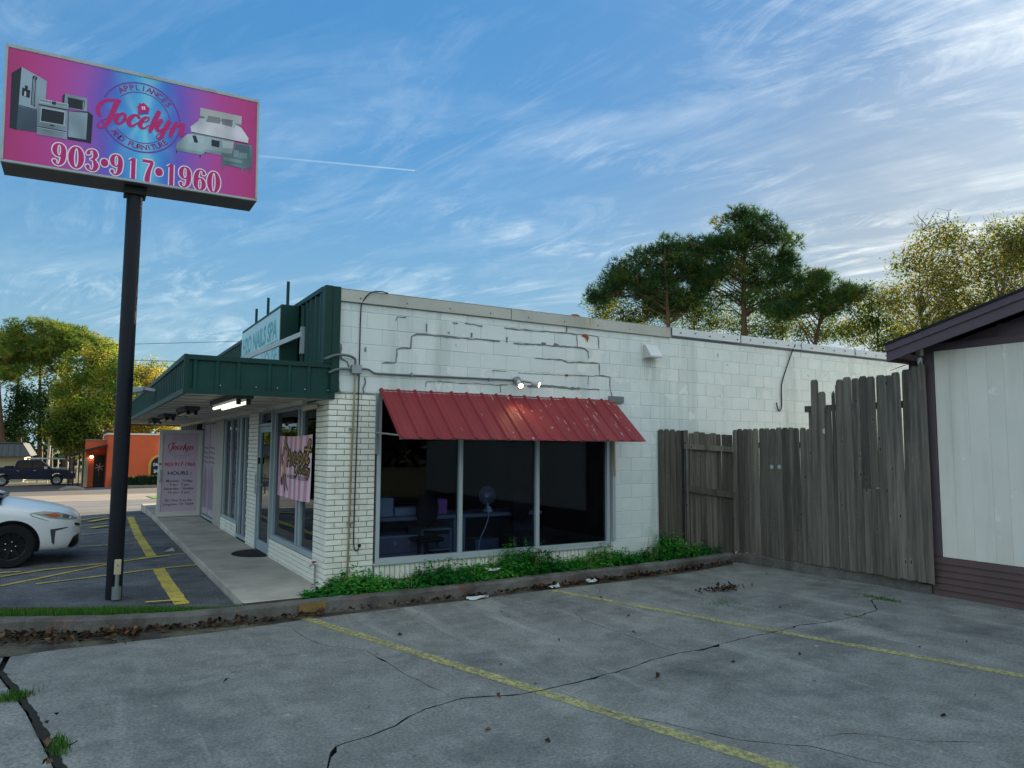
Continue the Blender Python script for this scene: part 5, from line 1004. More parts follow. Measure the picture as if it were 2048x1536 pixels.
# ---------------------------------------------------------------- picket fence and gate
def wood(name, c, r=.46): return M(name, c, .9, .36, 4.0, .6, 60, coords='obj', stretch=(6, 6, .30), rand=r, stain=(50, 50, 50), stain_scale=1.6, stain_lo=.50, stain_hi=.74, stain2=((168, 168, 164), 3.5, .62, .82), detail=8, nrough=.6, knots=True)
m_wd = wood('weathered_wood', (106, 101, 93)); m_wd2 = wood('weathered_wood_gate', (98, 92, 83)); m_wdd = wood('dark_post_wood', (34, 36, 42), .1)
Rf = random.Random(31)
def picket(parent, p, dirv, w, z0, z1, th=.018, m=m_wd, lean=0.0, broken=False, name='picket', yaw=0.0, sh=.028):
    """dog-eared board whose face is spanned by dirv and z"""
    mb = MB(); h = z1 - z0; e = .006
    top = [(-w / 2 + sh * .85, h), (w / 2 - sh * .85, h)]
    if broken: top = [(-w / 2 + .012, h - Rf.uniform(.05, .16)), (-w * .2, h - Rf.uniform(0, .05)), (0, h - Rf.uniform(.03, .1)), (w * .25, h), (w / 2 - .01, h - Rf.uniform(.06, .2))]
    outl = [(-w / 2 + e * Rf.random(), Rf.uniform(-.012, .012)), (w / 2 - e * Rf.random(), Rf.uniform(-.012, .012)), (w / 2 + Rf.uniform(-.003, .002), h * .5), (w / 2 - e * Rf.random(), h - sh * 1.1)] + top[::-1] + [(-w / 2 + e * Rf.random(), h - sh * 1.1), (-w / 2 + Rf.uniform(-.002, .003), h * .5)]
    mb.prism(outl, 1, -th + .005, 0, m)
    n_ = len(outl); cx_ = sum(q[0] for q in outl) / n_; inn = [(q[0] - math.copysign(min(.006, abs(q[0] - cx_)), q[0] - cx_), q[1] - (.004 if q[1] > h * .8 else 0)) for q in outl]      # rounded front arris
    ring_ = [(q[0], -th + .005, q[1]) for q in outl] + [(q[0], -th, q[1]) for q in inn]
    del mb.f[-2]; del mb.m[-2]
    mb.add(ring_, [(i_, (i_ + 1) % n_, n_ + (i_ + 1) % n_, n_ + i_) for i_ in range(n_)] + [tuple(range(n_, 2 * n_))], m)
    me = bpy.data.meshes.new(name); me.from_pydata(mb.v, [], mb.f); me.materials.append(m); me.update()
    o = bpy.data.objects.new(name, me); COL.objects.link(o); o.parent = parent; o.location = Vector((p[0], p[1], z0)) - worig(parent)
    d = Vector(dirv).normalized(); o.rotation_euler = (Rf.gauss(0, .006), lean, math.atan2(d.y, d.x) + yaw); reg(o, Vector((p[0], p[1], z0))); return o
fe = thing('wooden_fence', 'grey weathered dog eared picket fence stepping up towards the house', 'fence', (6.56, -1.9, .1))
FX = 6.56
y = -.36; i = 0
fd = (-0.0, -1, 0)
while y > -1.80:
    w = Rf.uniform(.098, .112); wob = Rf.uniform(-.004, .004)
    z1 = 2.115 + Rf.gauss(0, .012) - .02 * (i > 10)
    picket(fe, (FX + wob, y - w / 2, 0), fd, w + .004, .155, z1, lean=Rf.gauss(0, .0008)); y -= w + Rf.uniform(-.001, .0012); i += 1
hi = [(2.80, 0, .12), (2.62, 0, .11), (2.42, 1, .11), (2.62, 1, .05), (2.73, 1, .035), (2.77, 0, .11), (2.795, 0, .12), (2.77, 0, .115), (2.79, 0, .115), (2.775, 0, .115), (2.785, 0, .125), (2.77, 0, .115), (2.80, 0, .115), (2.83, 0, .12), (2.86, 0, .105), (2.88, 0, .10)]
y -= .0
for k, (z1, brk, w) in enumerate(hi):
    lean = Rf.gauss(0, .0011); z0 = .15 - .0 * k
    if k in (8, 9):       # mended boards: two lengths butted at mid height
        zj = 1.28
        picket(fe, (FX + .001, y - w / 2, 0), fd, w + .004, z0, zj - .001, sh=.0015); picket(fe, (FX - .001, y - w / 2, 0), fd, w + .004, zj, z1)
    else: picket(fe, (FX + Rf.uniform(-.006, .006), y - w / 2, 0), fd, w + .004, z0, z1, lean=lean, broken=brk)
    y -= w + Rf.uniform(-.001, .002)
for z, ya, yb in ((.45, -.36, -3.4), (1.15, -.36, -3.4), (1.85, -.36, -1.85), (2.38, -1.72, -3.42)):
    mb = MB(); mb.box(FX + .022, FX + .06, yb, ya, z - .045, z + .045, m_wd); part('rail', mb, fe)
for yy, zt2, m in ((-.40, 2.0, m_wd), (-1.80, 2.42, m_wd)): mb = MB(); mb.box(FX + .062, FX + .15, yy - .045, yy + .045, 0.0, zt2, m); part('post', mb, fe)
mb = MB(); mb.box(FX + .025, FX + .10, -3.46, -3.30, .12, 2.93, m_wdd); part('post', mb, fe, bev=.006)
mb = MB(); 
for yy, z in ((-1.12, 1.52), (-1.26, 1.525)): mb.disc((FX - .0235, yy - .02, z), .034, (-1, 0, 0), M('pale_knot', (156, 172, 180), .6), 12); mb.disc((FX - .0245, yy - .02, z), .028, (-1, .0, 0), M('pale_knot', (156, 172, 180), .6), 12)
mb.disc((FX - .026, -2.08, 2.05), .04, (-1, 0, 0), m_flash, 8); part('metal_cap', mb, fe)
# gate in the corner between the shop wall and the fence, sagging a little
ga = thing('wooden_gate', 'sagging grey picket gate with two rails between the white wall and the fence', 'gate', (6.15, -.2, .2))
A = Vector((5.73, -.075, 0)); B = Vector((6.565, -.35, 0)); gd = (B - A).normalized(); gl = (B - A).length; nrm = Vector((gd.y, -gd.x, 0))
n = 9
for i in range(n):
    w = gl / n; c = A + gd * (w * (i + .5)); picket(ga, (c.x, c.y, 0), gd, w * .995, .17 - .008 * i, 2.075 - .009 * i + Rf.gauss(0, .01), m=m_wd2, lean=Rf.gauss(0, .001), sh=.012)
for z, dz, w, nm in ((1.83, -.05, .085, 'rail'), (1.17, -.13, .10, 'rail')):
    mb = MB(); a = A + gd * .0 + nrm * .035; b = B + nrm * .035; mb.bar((a.x, a.y, z), (b.x, b.y, z + dz), .035, w, m_wd2); part(nm, mb, ga)
mb = MB(); a = A + nrm * .033 + gd * .04; mb.bar((a.x, a.y, .3), (a.x, a.y, 1.9), .034, .075, m_wd, up=nrm); part('stile', mb, ga)
gp = thing('fence_panel', 'narrow picket panel fixed between the white block wall and the gate', 'fence', (5.47, -.05, .15))
P0 = Vector((5.255, -.022, 0)); P1 = Vector((5.69, -.075, 0)); d2 = (P1 - P0).normalized(); l2 = (P1 - P0).length
for i in range(4):
    w = l2 / 4; c = P0 + d2 * w * (i + .5); picket(gp, (c.x, c.y, 0), d2, w * .995, .14, 2.10 - .005 * i + Rf.gauss(0, .006), m=m_wd2)
mb = MB(); c = P1 + d2 * .012; mb.box(c.x - .012, c.x + .03, c.y - .02, c.y + .03, .1, 2.08, m_wdd); part('post', mb, gp)

# ---------------------------------------------------------------- plum and white house on the right
ho = thing('house', 'single storey house with pale board siding and dark plum trim and eaves', 'house', (9, -7, 0))
m_plum = M('plum_trim', (92, 80, 88), .7, .08, 3, .1, 60); m_plum2 = M('plum_skirt', (92, 74, 74), .75, .1, 3, .15, 60)
m_sid = M('pale_siding', (228, 225, 216), .7, .05, 1.4, .15, 80, rand=.03, stain=(244, 241, 232), stain_scale=3.2, stain_lo=.63, stain_hi=.70, stain2=((214, 208, 192), 1.5, .6, .85), streak=((206, 202, 190), 3.0, .5, .8))
HX = 6.67; HY0 = -3.47; HY1 = -12.0; RY = (HY0 + HY1) / 2
mb = MB(); mb.box(HX + .02, 16, HY1, HY0 - .02, 0, 3.05, m_sid); mb.prism([(HY0 - .02, 3.05), (RY, 3.05 + .262 * (HY0 - RY)), (HY1, 3.05)], 0, HX + .03, 16, m_plum); part('wall', mb, ho)
y = HY0 - .115; i = 0
while y > -8.5:
    w = .18 + .05 * ((i * 7) % 3) / 2; mb = MB(); mb.box(HX - .004, HX + .018, y - w + .0015, y, .475, 3.035, m_sid); part('siding_board', mb, ho, bev=.0025); y -= w; i += 1
mb = MB(); mb.box(HX - .018, HX + .02, HY0 - .108, HY0 + .012, .475, 3.12, m_plum); mb.box(HX - .018, HX + .03, HY1, HY0 - .108, 3.036, 3.13, m_plum); part('trim', mb, ho, bev=.003)
for k in range(6):
    z = .0 + k * .079; mb = MB(); mb.prism([(HX + .02, z), (HX - .028, z), (HX - .012, z + .078), (HX + .02, z + .078)], 1, HY1, HY0 + .01, m_plum2); part('skirt_board', mb, ho)
for k in range(12):
    yy = HY0 - .05 - k * .41; zt3 = 3.05 + .262 * (HY0 - yy) - .02
    if zt3 > 3.16: mb = MB(); mb.box(HX - .005, HX + .03, yy - .405, yy, 3.131, zt3 + .02, m_plum); part('gable_board', mb, ho)
s = .262; oy = .29; ox = HX - .36
def roof_pt(y): return 3.095 + .10 + s * (HY0 - y)
ya, yr = HY0 + oy, RY
for nm, (za, zb) in (('barge_board', (-.20, -.055)), ('barge_board', (-.075, .01))):
    mb = MB(); x1 = ox if za == -.20 else ox - .022
    mb.prism([(ya, roof_pt(ya) + za), (yr, roof_pt(yr) + za), (yr, roof_pt(yr) + zb), (ya, roof_pt(ya) + zb)], 0, x1, x1 + .03, m_plum); part(nm, mb, ho)
mb = MB(); mb.prism([(ya + .02, roof_pt(ya + .02) + .012), (yr, roof_pt(yr) + .012), (HY1 - oy, roof_pt(ya + .02) + .012), (HY1 - oy, roof_pt(ya + .02) + .04), (yr, roof_pt(yr) + .04), (ya + .02, roof_pt(ya + .02) + .04)], 0, ox - .04, 16.3, M('shingle', (40, 38, 44), .95, .3, 20, .5, 60)); part('roof', mb, ho)
mb = MB(); mb.prism([(ya, roof_pt(ya) - .06), (yr, roof_pt(yr) - .06), (yr, roof_pt(yr) - .04), (ya, roof_pt(ya) - .04)], 0, ox + .031, HX + .03, m_plum); mb.box(ox + .031, 16, HY0 + .0, ya - .02, roof_pt(ya) - .15, roof_pt(ya) - .13, m_plum); mb.box(ox + .031, 16, ya - .025, ya, roof_pt(ya) - .2, roof_pt(ya) + .0, m_plum); part('soffit', mb, ho)
ll = thing('eave_lamp', 'small white lamp with glass shade under the plum eave', 'lamp', (HX - .05, -3.4, 2.95))
mb = MB(); mb.box(HX - .09, HX - .02, -3.47, -3.40, 2.98, 3.08, m_white); part('bracket', mb, ll, bev=.004); mb = MB(); mb.tube([(HX - .055, -3.435, 2.98), (HX - .055, -3.435, 2.93), (HX - .055, -3.435, 2.87)], [.03, .036, .03], M('lamp_glass', (190, 200, 205), .15, spec=.8), 12); part('shade', mb, ll, smooth=.6)
mb = MB(); mb.tube(catmull([(HX + .1, -3.42, 3.0), (HX + .6, -3.1, 2.96), (9.5, -1.6, 3.25), (11.5, -.05, 3.4)], 5), .006, m_black, 5); tags(part('cable', mb, None), 'thin dark wire from the house eave to the shop wall', 'cable')
# ---------------------------------------------------------------- vehicles
def lathe(mb, prof, c, axis, m, n=28):
    """prof: (radius, offset along axis y)"""
    c = Vector(c); vs = [c + Vector((r * math.cos(2 * math.pi * j / n), o_, r * math.sin(2 * math.pi * j / n))) for r, o_ in prof for j in range(n)]
    mb.add(vs, [(i * n + j, i * n + (j + 1) % n, (i + 1) * n + (j + 1) % n, (i + 1) * n + j) for i in range(len(prof) - 1) for j in range(n)], m)
m_tyre = M('tyre', (20, 20, 22), .85, .1, 10); m_blk = M('gloss_black', (10, 11, 14), .3, .1, 4, spec=.5); m_chr = M('chrome', (200, 204, 208), .12, .03, 3, metal=.9)
def wheel(parent, c, r, w, side, spoke, lug=True, nsp=7):
    mb = MB(); s = side; lathe(mb, [(r * .62, s * w * .5 - s * .005), (r * .68, s * w * .5), (r * .93, s * w * .5), (r, s * w * .34), (r, -s * w * .34), (r * .93, -s * w * .5), (r * .6, -s * w * .5)], c, 1, m_tyre); o = part('wheel', mb, parent, smooth=.6, local=True)
    mb = MB(); lathe(mb, [(r * .64, s * w * .5 - s * .004), (r * .60, s * w * .44), (r * .56, s * w * .1), (.02, s * w * .08)], c, 1, m_blk if spoke is m_blk else m_gal)
    c = Vector(c)
    for k in range(nsp):
        a = 2 * math.pi * k / nsp; d = Vector((math.cos(a), 0, math.sin(a))); t = Vector((-math.sin(a), 0, math.cos(a)))
        p0, p1 = c + Vector((0, s * w * .42, 0)) + d * r * .1, c + Vector((0, s * w * .46, 0)) + d * r * .61
        vs = [p0 - t * r * .08, p0 + t * r * .08, p1 + t * r * .055, p1 - t * r * .055]; mb.add(vs + [v - Vector((0, s * .03, 0)) for v in vs], [(0, 1, 2, 3), (0, 4, 5, 1), (1, 5, 6, 2), (2, 6, 7, 3), (3, 7, 4, 0)], spoke)
    mb.disc(c + Vector((0, s * w * .47, 0)), r * .16, (0, s, 0), spoke, 16)
    if lug:
        for k in range(5): a = 2 * math.pi * k / 5; mb.sphere(c + Vector((r * .22 * math.cos(a), s * w * .48, r * .22 * math.sin(a))), .011, m_chr, 6, 4)
    part('rim', mb, o, local=True)
    return o
car = thing('parked_car', 'white hatchback nosing into the lot with black alloy wheels', 'car', (-2.50, 5.09, 0))
m_car = M('car_white', (232, 236, 240), .22, .02, 2, spec=.6)
ST = [(0.0, .44, .30, .50, .57, .62), (-.04, .60, .24, .55, .65, .70), (-.12, .71, .19, .62, .735, .765), (-.28, .80, .18, .68, .79, .83), (-.5, .85, .18, .73, .845, .89), (-.8, .87, .18, .79, .895, .955), (-1.15, .875, .18, .84, .945, 1.015), (-1.6, .875, .18, .88, .965, 1.0), (-2.6, .875, .18, .90, .985, 1.0), (-3.5, .875, .2, .92, 1.0, 1.02), (-4.1, .85, .24, .92, 1.03, 1.05), (-4.38, .79, .32, .90, 1.03, 1.05), (-4.46, .70, .42, .85, .97, 1.0)]
def ring_half(w, zb, zs, zt_, zc): return [(0, zb), (w * .80, zb), (w * .95, zb + .07), (w * .99, zb + (zs - zb) * .5), (w, zs - .04), (w * .985, zs + .01), (w * .90, zt_), (w * .5, zc - .012), (0, zc)]
rings = []
def lerp_st(x):
    for a, b in zip(ST[:-1], ST[1:]):
        if b[0] <= x <= a[0]:
            t = (a[0] - x) / (a[0] - b[0]); return [a[i] + (b[i] - a[i]) * t for i in range(1, 6)]
xs = sorted({-.02, -.08, -.2, -.38, -.65, -.97, -1.35, *[s[0] for s in ST]}, reverse=True)
V = []; 
for x in xs:
    h = ring_half(*lerp_st(x)); full = [(y, z) for y, z in h] + [(-y, z) for y, z in h[-2:0:-1]]; V += [(x, y, z) for y, z in full]
k = 16; nr = len(xs); Fc = [(i * k + j, i * k + (j + 1) % k, (i + 1) * k + (j + 1) % k, (i + 1) * k + j) for i in range(nr - 1) for j in range(k)] + [tuple(range(k))[::-1], tuple((nr - 1) * k + j for j in range(k))]
bm = bmesh.new(); bv = [bm.verts.new(v) for v in V]; [bm.faces.new([bv[i] for i in f]) for f in Fc]; bmesh.ops.recalc_face_normals(bm, faces=bm.faces)
me = bpy.data.meshes.new('body'); bm.to_mesh(me); bm.free()
tmp = bpy.data.objects.new('tmp', me); COL.objects.link(tmp)
sm = tmp.modifiers.new('s', 'SUBSURF'); sm.levels = 2; sm.render_levels = 2
cut = MB()
for wx in (-.88, -3.58): cut.tube([(wx, -1.2, .325), (wx, -.62, .325)], .365, m_blk, 40); cut.tube([(wx, .62, .325), (wx, 1.2, .325)], .365, m_blk, 40)
cme = bpy.data.meshes.new('c'); cme.from_pydata(cut.v, [], cut.f); cbm = bmesh.new(); cbm.from_mesh(cme); bmesh.ops.recalc_face_normals(cbm, faces=cbm.faces); cbm.to_mesh(cme); cbm.free()
cto = bpy.data.objects.new('c', cme); COL.objects.link(cto)
bo = tmp.modifiers.new('b', 'BOOLEAN'); bo.object = cto; bo.operation = 'DIFFERENCE'; bo.solver = 'EXACT'
bpy.context.view_layer.update()
me2 = bpy.data.meshes.new_from_object(tmp.evaluated_get(bpy.context.evaluated_depsgraph_get())); me2.name = 'body'
bpy.data.objects.remove(tmp); bpy.data.objects.remove(cto); me2.materials.clear(); me2.materials.append(m_car); me2.materials.append(m_blk)
for p_ in me2.polygons:
    c = p_.center; p_.material_index = 1 if min(abs(c.x + .88), abs(c.x + 3.58)) < .39 and (abs(c.y) < .70 or math.hypot(min(abs(c.x + .88), abs(c.x + 3.58)), c.z - .325) < .362) and c.z < .72 else 0
me2.shade_smooth(); me2.set_sharp_from_angle(angle=.7)
body = bpy.data.objects.new('body', me2); COL.objects.link(body); body.parent = car; reg(body, worig(car))
bvh = BVHTree.FromPolygons([tuple(v.co) for v in me2.vertices], [tuple(p.vertices) for p in me2.polygons])
def decal(name, poly, m, parent, off=.006, sub=5):
    """shape in (x, z) laid onto the right-hand flank of the body"""
    pts = []
    for i in range(len(poly)):
        a, b = poly[i], poly[(i + 1) % len(poly)]
        for j in range(sub): pts.append((a[0] + (b[0] - a[0]) * j / sub, a[1] + (b[1] - a[1]) * j / sub))
    vs = [Vector(p) for p in pts]; n = len(vs)
    x0, x1 = min(p[0] for p in pts), max(p[0] for p in pts); z0, z1 = min(p[1] for p in pts), max(p[1] for p in pts)
    for i in range(1, 9):
        for j in range(1, 6): vs.append(Vector((x0 + (x1 - x0) * i / 9, z0 + (z1 - z0) * j / 6)))
    vo, eo, fo, *_ = delaunay_2d_cdt(vs, [(i, (i + 1) % n) for i in range(n)], [], 1, 1e-6)
    P = []
    for v in vo:
        h = bvh.ray_cast(Vector((v.x, -2, v.y)), Vector((0, 1, 0)))
        if h[0] is None: h = bvh.find_nearest(Vector((v.x, -.5, v.y)))
        P.append(h[0] + h[1] * (off if h[1].y < .2 else -off))
    mb = MB(); mb.add(P, [tuple(f) for f in fo], m); return part(name, mb, parent, local=True, smooth=True)
hl = decal('headlight', [(-.66, .785), (-.42, .70), (-.16, .655), (-.06, .66), (-.14, .715), (-.30, .77), (-.5, .80)], M('headlight_lens', (150, 158, 150), .12, .12, 12, spec=.8), car)
decal('indicator', [(-.52, .758), (-.34, .705), (-.28, .73), (-.36, .765)], M('amber_lens', (190, 84, 50), .25, .1, 10), hl, .010)
decal('projector', [(-.25, .70), (-.19, .685), (-.16, .705), (-.2, .735), (-.25, .735)], m_chr, hl, .010)
decal('fog_slot', [(-.40, .535), (-.34, .54), (-.17, .555), (-.18, .54), (-.33, .51), (-.34, .30), (-.37, .33)], M('slot_grey', (70, 74, 80), .6), car)
decal('lower_grille', [(-.03, .44), (-.10, .40), (-.17, .25), (-.10, .23), (-.03, .30)], m_blk, car)
decal('chrome_trim', [(-.03, .30), (-.10, .22), (-.13, .20), (-.04, .24)], m_chr, car, .012)
decal('upper_grille', [(-.02, .58), (-.09, .605), (-.09, .575), (-.03, .545)], m_blk, car)
decal('seam', [(-.66, .78), (-.62, .74), (-.42, .66), (-.42, .654), (-.63, .733), (-.668, .774)], M('seam_grey', (90, 92, 96), .6), car, .003)
decal('sill', [(-1.25, .2), (-3.2, .22), (-3.2, .27), (-1.25, .26)], M('slot_grey', (70, 74, 80), .6), car, .004)
CB = [(-1.02, .99, .78), (-1.35, 1.14, .72), (-1.75, 1.33, .67), (-2.1, 1.45, .64), (-2.5, 1.49, .63), (-3.1, 1.46, .62), (-3.7, 1.33, .62), (-4.25, 1.09, .64)]
V = []; 
for x, zt_, wt in CB:
    zl = .93; h = [(0, zl), (.80, zl), (.79, zl + (zt_ - zl) * .3), (wt + .02, zt_ - .05), (wt * .8, zt_ - .01), (0, zt_)]; V += [(x, y, z) for y, z in h] + [(x, -y, z) for y, z in h[-2:0:-1]]
mb = MB(); k = 10; n = len(CB); mb.add(V, [(i * k + j, (i + 1) * k + j, (i + 1) * k + (j + 1) % k, i * k + (j + 1) % k) for i in range(n - 1) for j in range(k)] + [tuple(range(k)), tuple((n - 1) * k + j for j in range(k))[::-1]], M('car_glass', (14, 18, 22), .08, .05, 2, spec=.7)); part('cabin_glass', mb, car, local=True, smooth=.9)
mb = MB(); V = []
for x, zt_, wt in CB[3:7]: V += [(x, wt * .95, zt_ - .02), (x, 0, zt_ + .012), (x, -wt * .95, zt_ - .02)]
mb.add(V, [(i * 3 + j, i * 3 + j + 1, i * 3 + j + 4, i * 3 + j + 3) for i in range(3) for j in range(2)], m_car); part('roof', mb, car, local=True, smooth=True)
for sgn in (-1, 1):
    mb = MB(); mb.bar((-1.1, sgn * .785, 1.0), (-2.1, sgn * .655, 1.44), .05, .05, m_car); mb.bar((-3.7, sgn * .70, 1.20), (-4.25, sgn * .78, 1.0), .1, .06, m_car); part('pillar', mb, car, local=True)
    mb = MB(); mb.sphere((-1.62, sgn * .93, 1.03), .10, m_car, 10, 8, .6, 1, .7); part('mirror', mb, car, local=True, smooth=True)
mb = MB(); mb.box(-1.20, -1.02, -.66, .66, 1.00, 1.022, m_blk); mb.tube([(-1.06, -.1, 1.03), (-1.32, -.62, 1.13)], .012, m_blk, 6); part('wiper_cowl', mb, car, local=True)
for wx in (-.88, -3.58):
    for sgn in (-1, 1): wheel(car, (wx, sgn * .765, .315), .315, .20, sgn, m_blk)
# dark pickup across the way
tk = thing('pickup_truck', 'dark crew cab pickup truck parked across the way beside the orange building', 'truck', (-2.85, 57.6, -1.26))
m_tk = M('truck_paint', (8, 16, 44), .3, .05, 2, spec=.35)
mb = MB(); mb.prism([(0, .58), (.02, 1.0), (-.08, 1.12), (-1.45, 1.24), (-1.5, 1.26), (-3.9, 1.28), (-5.85, 1.30), (-5.9, .62), (-5.8, .52), (-4.98, .52), (-4.92, .80), (-4.72, .94), (-4.5, .94), (-4.3, .80), (-4.22, .5), (-1.55, .46), (-1.5, .78), (-1.3, .93), (-1.05, .93), (-.85, .78), (-.8, .5), (-.1, .46)], 1, -.98, .98, m_tk); part('body', mb, tk, local=True, bev=.04, bseg=2)
mb = MB(); mb.prism([(-1.5, 1.25), (-2.25, 1.90), (-2.45, 1.94), (-3.55, 1.93), (-3.72, 1.88), (-3.95, 1.27)], 1, -.86, .86, m_tk); part('cab', mb, tk, local=True, bev=.04, bseg=2)
m_tg = M('truck_glass', (10, 14, 18), .1, spec=.7)
for poly in ([(-1.75, 1.30), (-2.3, 1.82), (-2.72, 1.84), (-2.72, 1.30)], [(-2.80, 1.30), (-2.80, 1.84), (-3.5, 1.83), (-3.75, 1.32)]): mb = MB(); mb.prism(poly, 1, -.875, -.862, m_tg); part('window', mb, tk, local=True)
mb = MB(); mb.box(-5.8, -4.0, -.9, .9, 1.30, 1.36, m_dk); mb.box(-4.5, -4.02, -.92, .92, 1.36, 1.48, m_dk); part('bed_cover', mb, tk, local=True)
mb = MB(); mb.box(-4.2, -1.6, -1.03, -.96, .40, .46, m_chr); part('side_step', mb, tk, local=True)
for a, b in ((-2.7, -2.52), (-3.72, -3.55)): mb = MB(); mb.box(a, b, -1.0, -.98, 1.12, 1.15, m_chr); part('handle', mb, tk, local=True)
mb = MB(); mb.box(-2.0, -1.8, -1.12, -.95, 1.26, 1.44, m_chr); part('mirror', mb, tk, local=True)
mb = MB(); mb.box(-.25, .02, -.985, -.70, .92, 1.06, M('lamp_clear', (170, 176, 180), .2, spec=.8)); part('headlight', mb, tk, local=True)
mb = MB(); mb.box(-.02, .06, -.7, .7, .62, 1.02, m_blk); mb.box(-.05, .09, -.95, .95, .48, .62, m_chr); part('grille', mb, tk, local=True)
for wx in (-1.17, -4.6):
    for sgn in (-1, 1): wheel(tk, (wx, sgn * .84, .41), .41, .28, sgn, m_chr, False, 6)

# ---------------------------------------------------------------- buildings across the way
m_or = M('orange_stucco', (200, 92, 56), .9, .08, .8); m_orb = M('ochre_trim', (204, 150, 70), .85, .08, 2); m_tile = M('dark_roof', (44, 30, 32), .8, .15, 4)
GZ = tz(50)
rs = thing('orange_restaurant', 'orange stucco restaurant with dark porch and arched sign window', 'building', (2.5, 50, GZ))
mb = MB(); mb.box(-.95, 9, 49.2, 60, GZ, 2.55, m_or); mb.box(-2.25, -.95, 51.2, 60, GZ, 2.15, m_or); part('wall', mb, rs)
mb = MB(); mb.box(-1.0, 9.05, 49.15, 60.05, 2.55, 2.66, m_white); mb.box(-2.28, -.96, 51.15, 60, 2.15, 2.22, M('cap_grey', (136, 132, 128), .8)); part('coping', mb, rs)
mb = MB(); mb.box(-.98, -.55, 49.16, 49.2, GZ, -.95, m_or); mb.box(-.55, 9, 49.15, 49.2, -.62, -.36, m_orb); part('base_band', mb, rs)
mb = MB(); mb.prism([(-3.45, 1.02), (-.96, 1.75), (-.96, 1.88), (-3.45, 1.14)], 1, 48.9, 51.4, m_tile); mb.box(-3.42, -3.30, 48.95, 51.3, .92, 1.03, m_tile); part('porch_roof', mb, rs)
for x in (-3.2, -2.95, -2.65, -2.4): mb = MB(); mb.box(x, x + .09, 49.0, 49.1, GZ, 1.1 + (x + 3.3) * .28, m_dk); part('porch_post', mb, rs)
mb = MB(); mb.box(-2.42, -2.05, 51.05, 51.19, GZ, .95, M('cream_wall', (176, 164, 140), .9)); part('column', mb, rs)
mb = MB(); mb.box(-1.7, -1.02, 51.08, 51.18, GZ, 1.1, m_dk); dr2 = part('door', mb, rs); mb = MB(); q_ = M('door_ornament', (180, 150, 160), .5)
for t in range(6): mb.bar((-1.36, 51.07, .25), (-1.36 + .28 * math.cos(t * math.pi / 3 + .3), 51.07, .25 + .28 * math.sin(t * math.pi / 3 + .3)), .02, .05, q_)
mb.bar((-1.36, 51.07, .2), (-1.36, 51.07, -.4), .02, .05, M('gold_ornament', (170, 130, 50), .5)); part('ornament', mb, dr2)
ax, az, ar = 2.42, .42, .60
arch = [(ax - ar, -.30), (ax + ar, -.30)] + [(ax + ar * math.cos(math.pi * i / 14), az + ar * math.sin(math.pi * i / 14)) for i in range(15)]
arch2 = [(ax - ar - .16, -.42), (ax + ar + .16, -.42)] + [(ax + (ar + .16) * math.cos(math.pi * i / 14), az + (ar + .16) * math.sin(math.pi * i / 14)) for i in range(15)]
mb = MB(); mb.prism(arch2, 1, 49.10, 49.19, m_orb); wn = part('arched_window', mb, rs)
mb = MB(); mb.prism(arch, 1, 49.07, 49.098, m_dk); part('sign_panel', mb, wn)
mb = MB(); pa = lambda u, v, l: (u, 49.06, v)
m_sgt = M('sign_white', (210, 214, 236), .6)
write(mb, 'DAIQUIRIS', m_sgt, pa, ax + .03, .36, width=.98, height=.2, bold=.02); write(mb, '&', m_sgt, pa, ax - .05, .18, height=.12); write(mb, 'SHOTZ', m_sgt, pa, ax - .05, -.12, width=.72, height=.22, bold=.02); part('lettering', mb, wn)
m_lit = M('lit_lamp', (255, 236, 200), .4, 0, emit=(255, 230, 190), estr=7)
for (x, y, z), lb in (((2.62, 49.05, 1.80), 'lit wall lamp on the orange wall above the arched sign window'), ((-1.86, 51.0, .98), 'lit lamp under the dark porch of the orange building')):
    t = thing('wall_lamp', lb, 'lamp', (x, y, z), 'lamps on the orange building'); mb = MB(); mb.box(x - .08, x + .08, y, y + .15, z - .02, z + .12, m_dk); part('housing', mb, t); mb = MB(); mb.sphere((x, y - .02, z), .09, m_lit, 10, 8); part('bulb', mb, t)
gb = thing('mansard_building', 'cream building with a grey standing seam mansard roof at the far left', 'building', (-11, 66, -1.26))
m_gm = M('grey_seam_roof', (74, 78, 80), .5, .08, 2, metal=.2); m_crm = M('cream_siding', (186, 178, 152), .85, .06, 2)
mb = MB(); mb.box(-20, -6.6, 65.0, 74, -1.3, .95, m_crm); part('wall', mb, gb)
mb = MB(); mb.add([(-20, 64.2, .86), (-6.1, 64.2, .86), (-6.1, 74, .86), (-20, 74, .86), (-20, 64.75, 1.95), (-6.75, 64.75, 1.95), (-6.75, 74, 1.95), (-20, 74, 1.95)], [(0, 1, 5, 4), (1, 2, 6, 5), (4, 5, 6, 7), (3, 2, 1, 0), (2, 3, 7, 6), (3, 0, 4, 7)], m_gm); part('roof', mb, gb)
for i in range(31): x = -19.8 + i * .43; mb = MB(); mb.bar((x, 64.17, .88), (x, 64.72, 1.97), .05, .05, m_gm); part('seam', mb, gb)
mb = MB(); mb.box(-20.1, -6.0, 64.1, 64.3, .80, .90, m_gm); mb.box(-20.1, -6.7, 64.65, 64.9, 1.94, 2.03, m_gm); part('eave_trim', mb, gb)
rl = thing('pipe_rail', 'pale horizontal pipe rail on posts behind the dark pickup', 'rail', (-4.5, 63, -1.26))
m_rl = M('pale_pipe', (170, 174, 172), .6)
mb = MB(); mb.tube([(-6.3, 62.4, .70), (-2.6, 62.0, .68)], .07, m_rl); mb.tube([(-6.3, 62.4, -.1), (-2.6, 62.0, -.1)], .04, m_rl); part('rail', mb, rl)
for i in range(6): x = -6.2 + i * .7; mb = MB(); mb.tube([(x, 62.2, -1.3), (x, 62.2, .68)], .05, m_rl, 6); part('post', mb, rl)
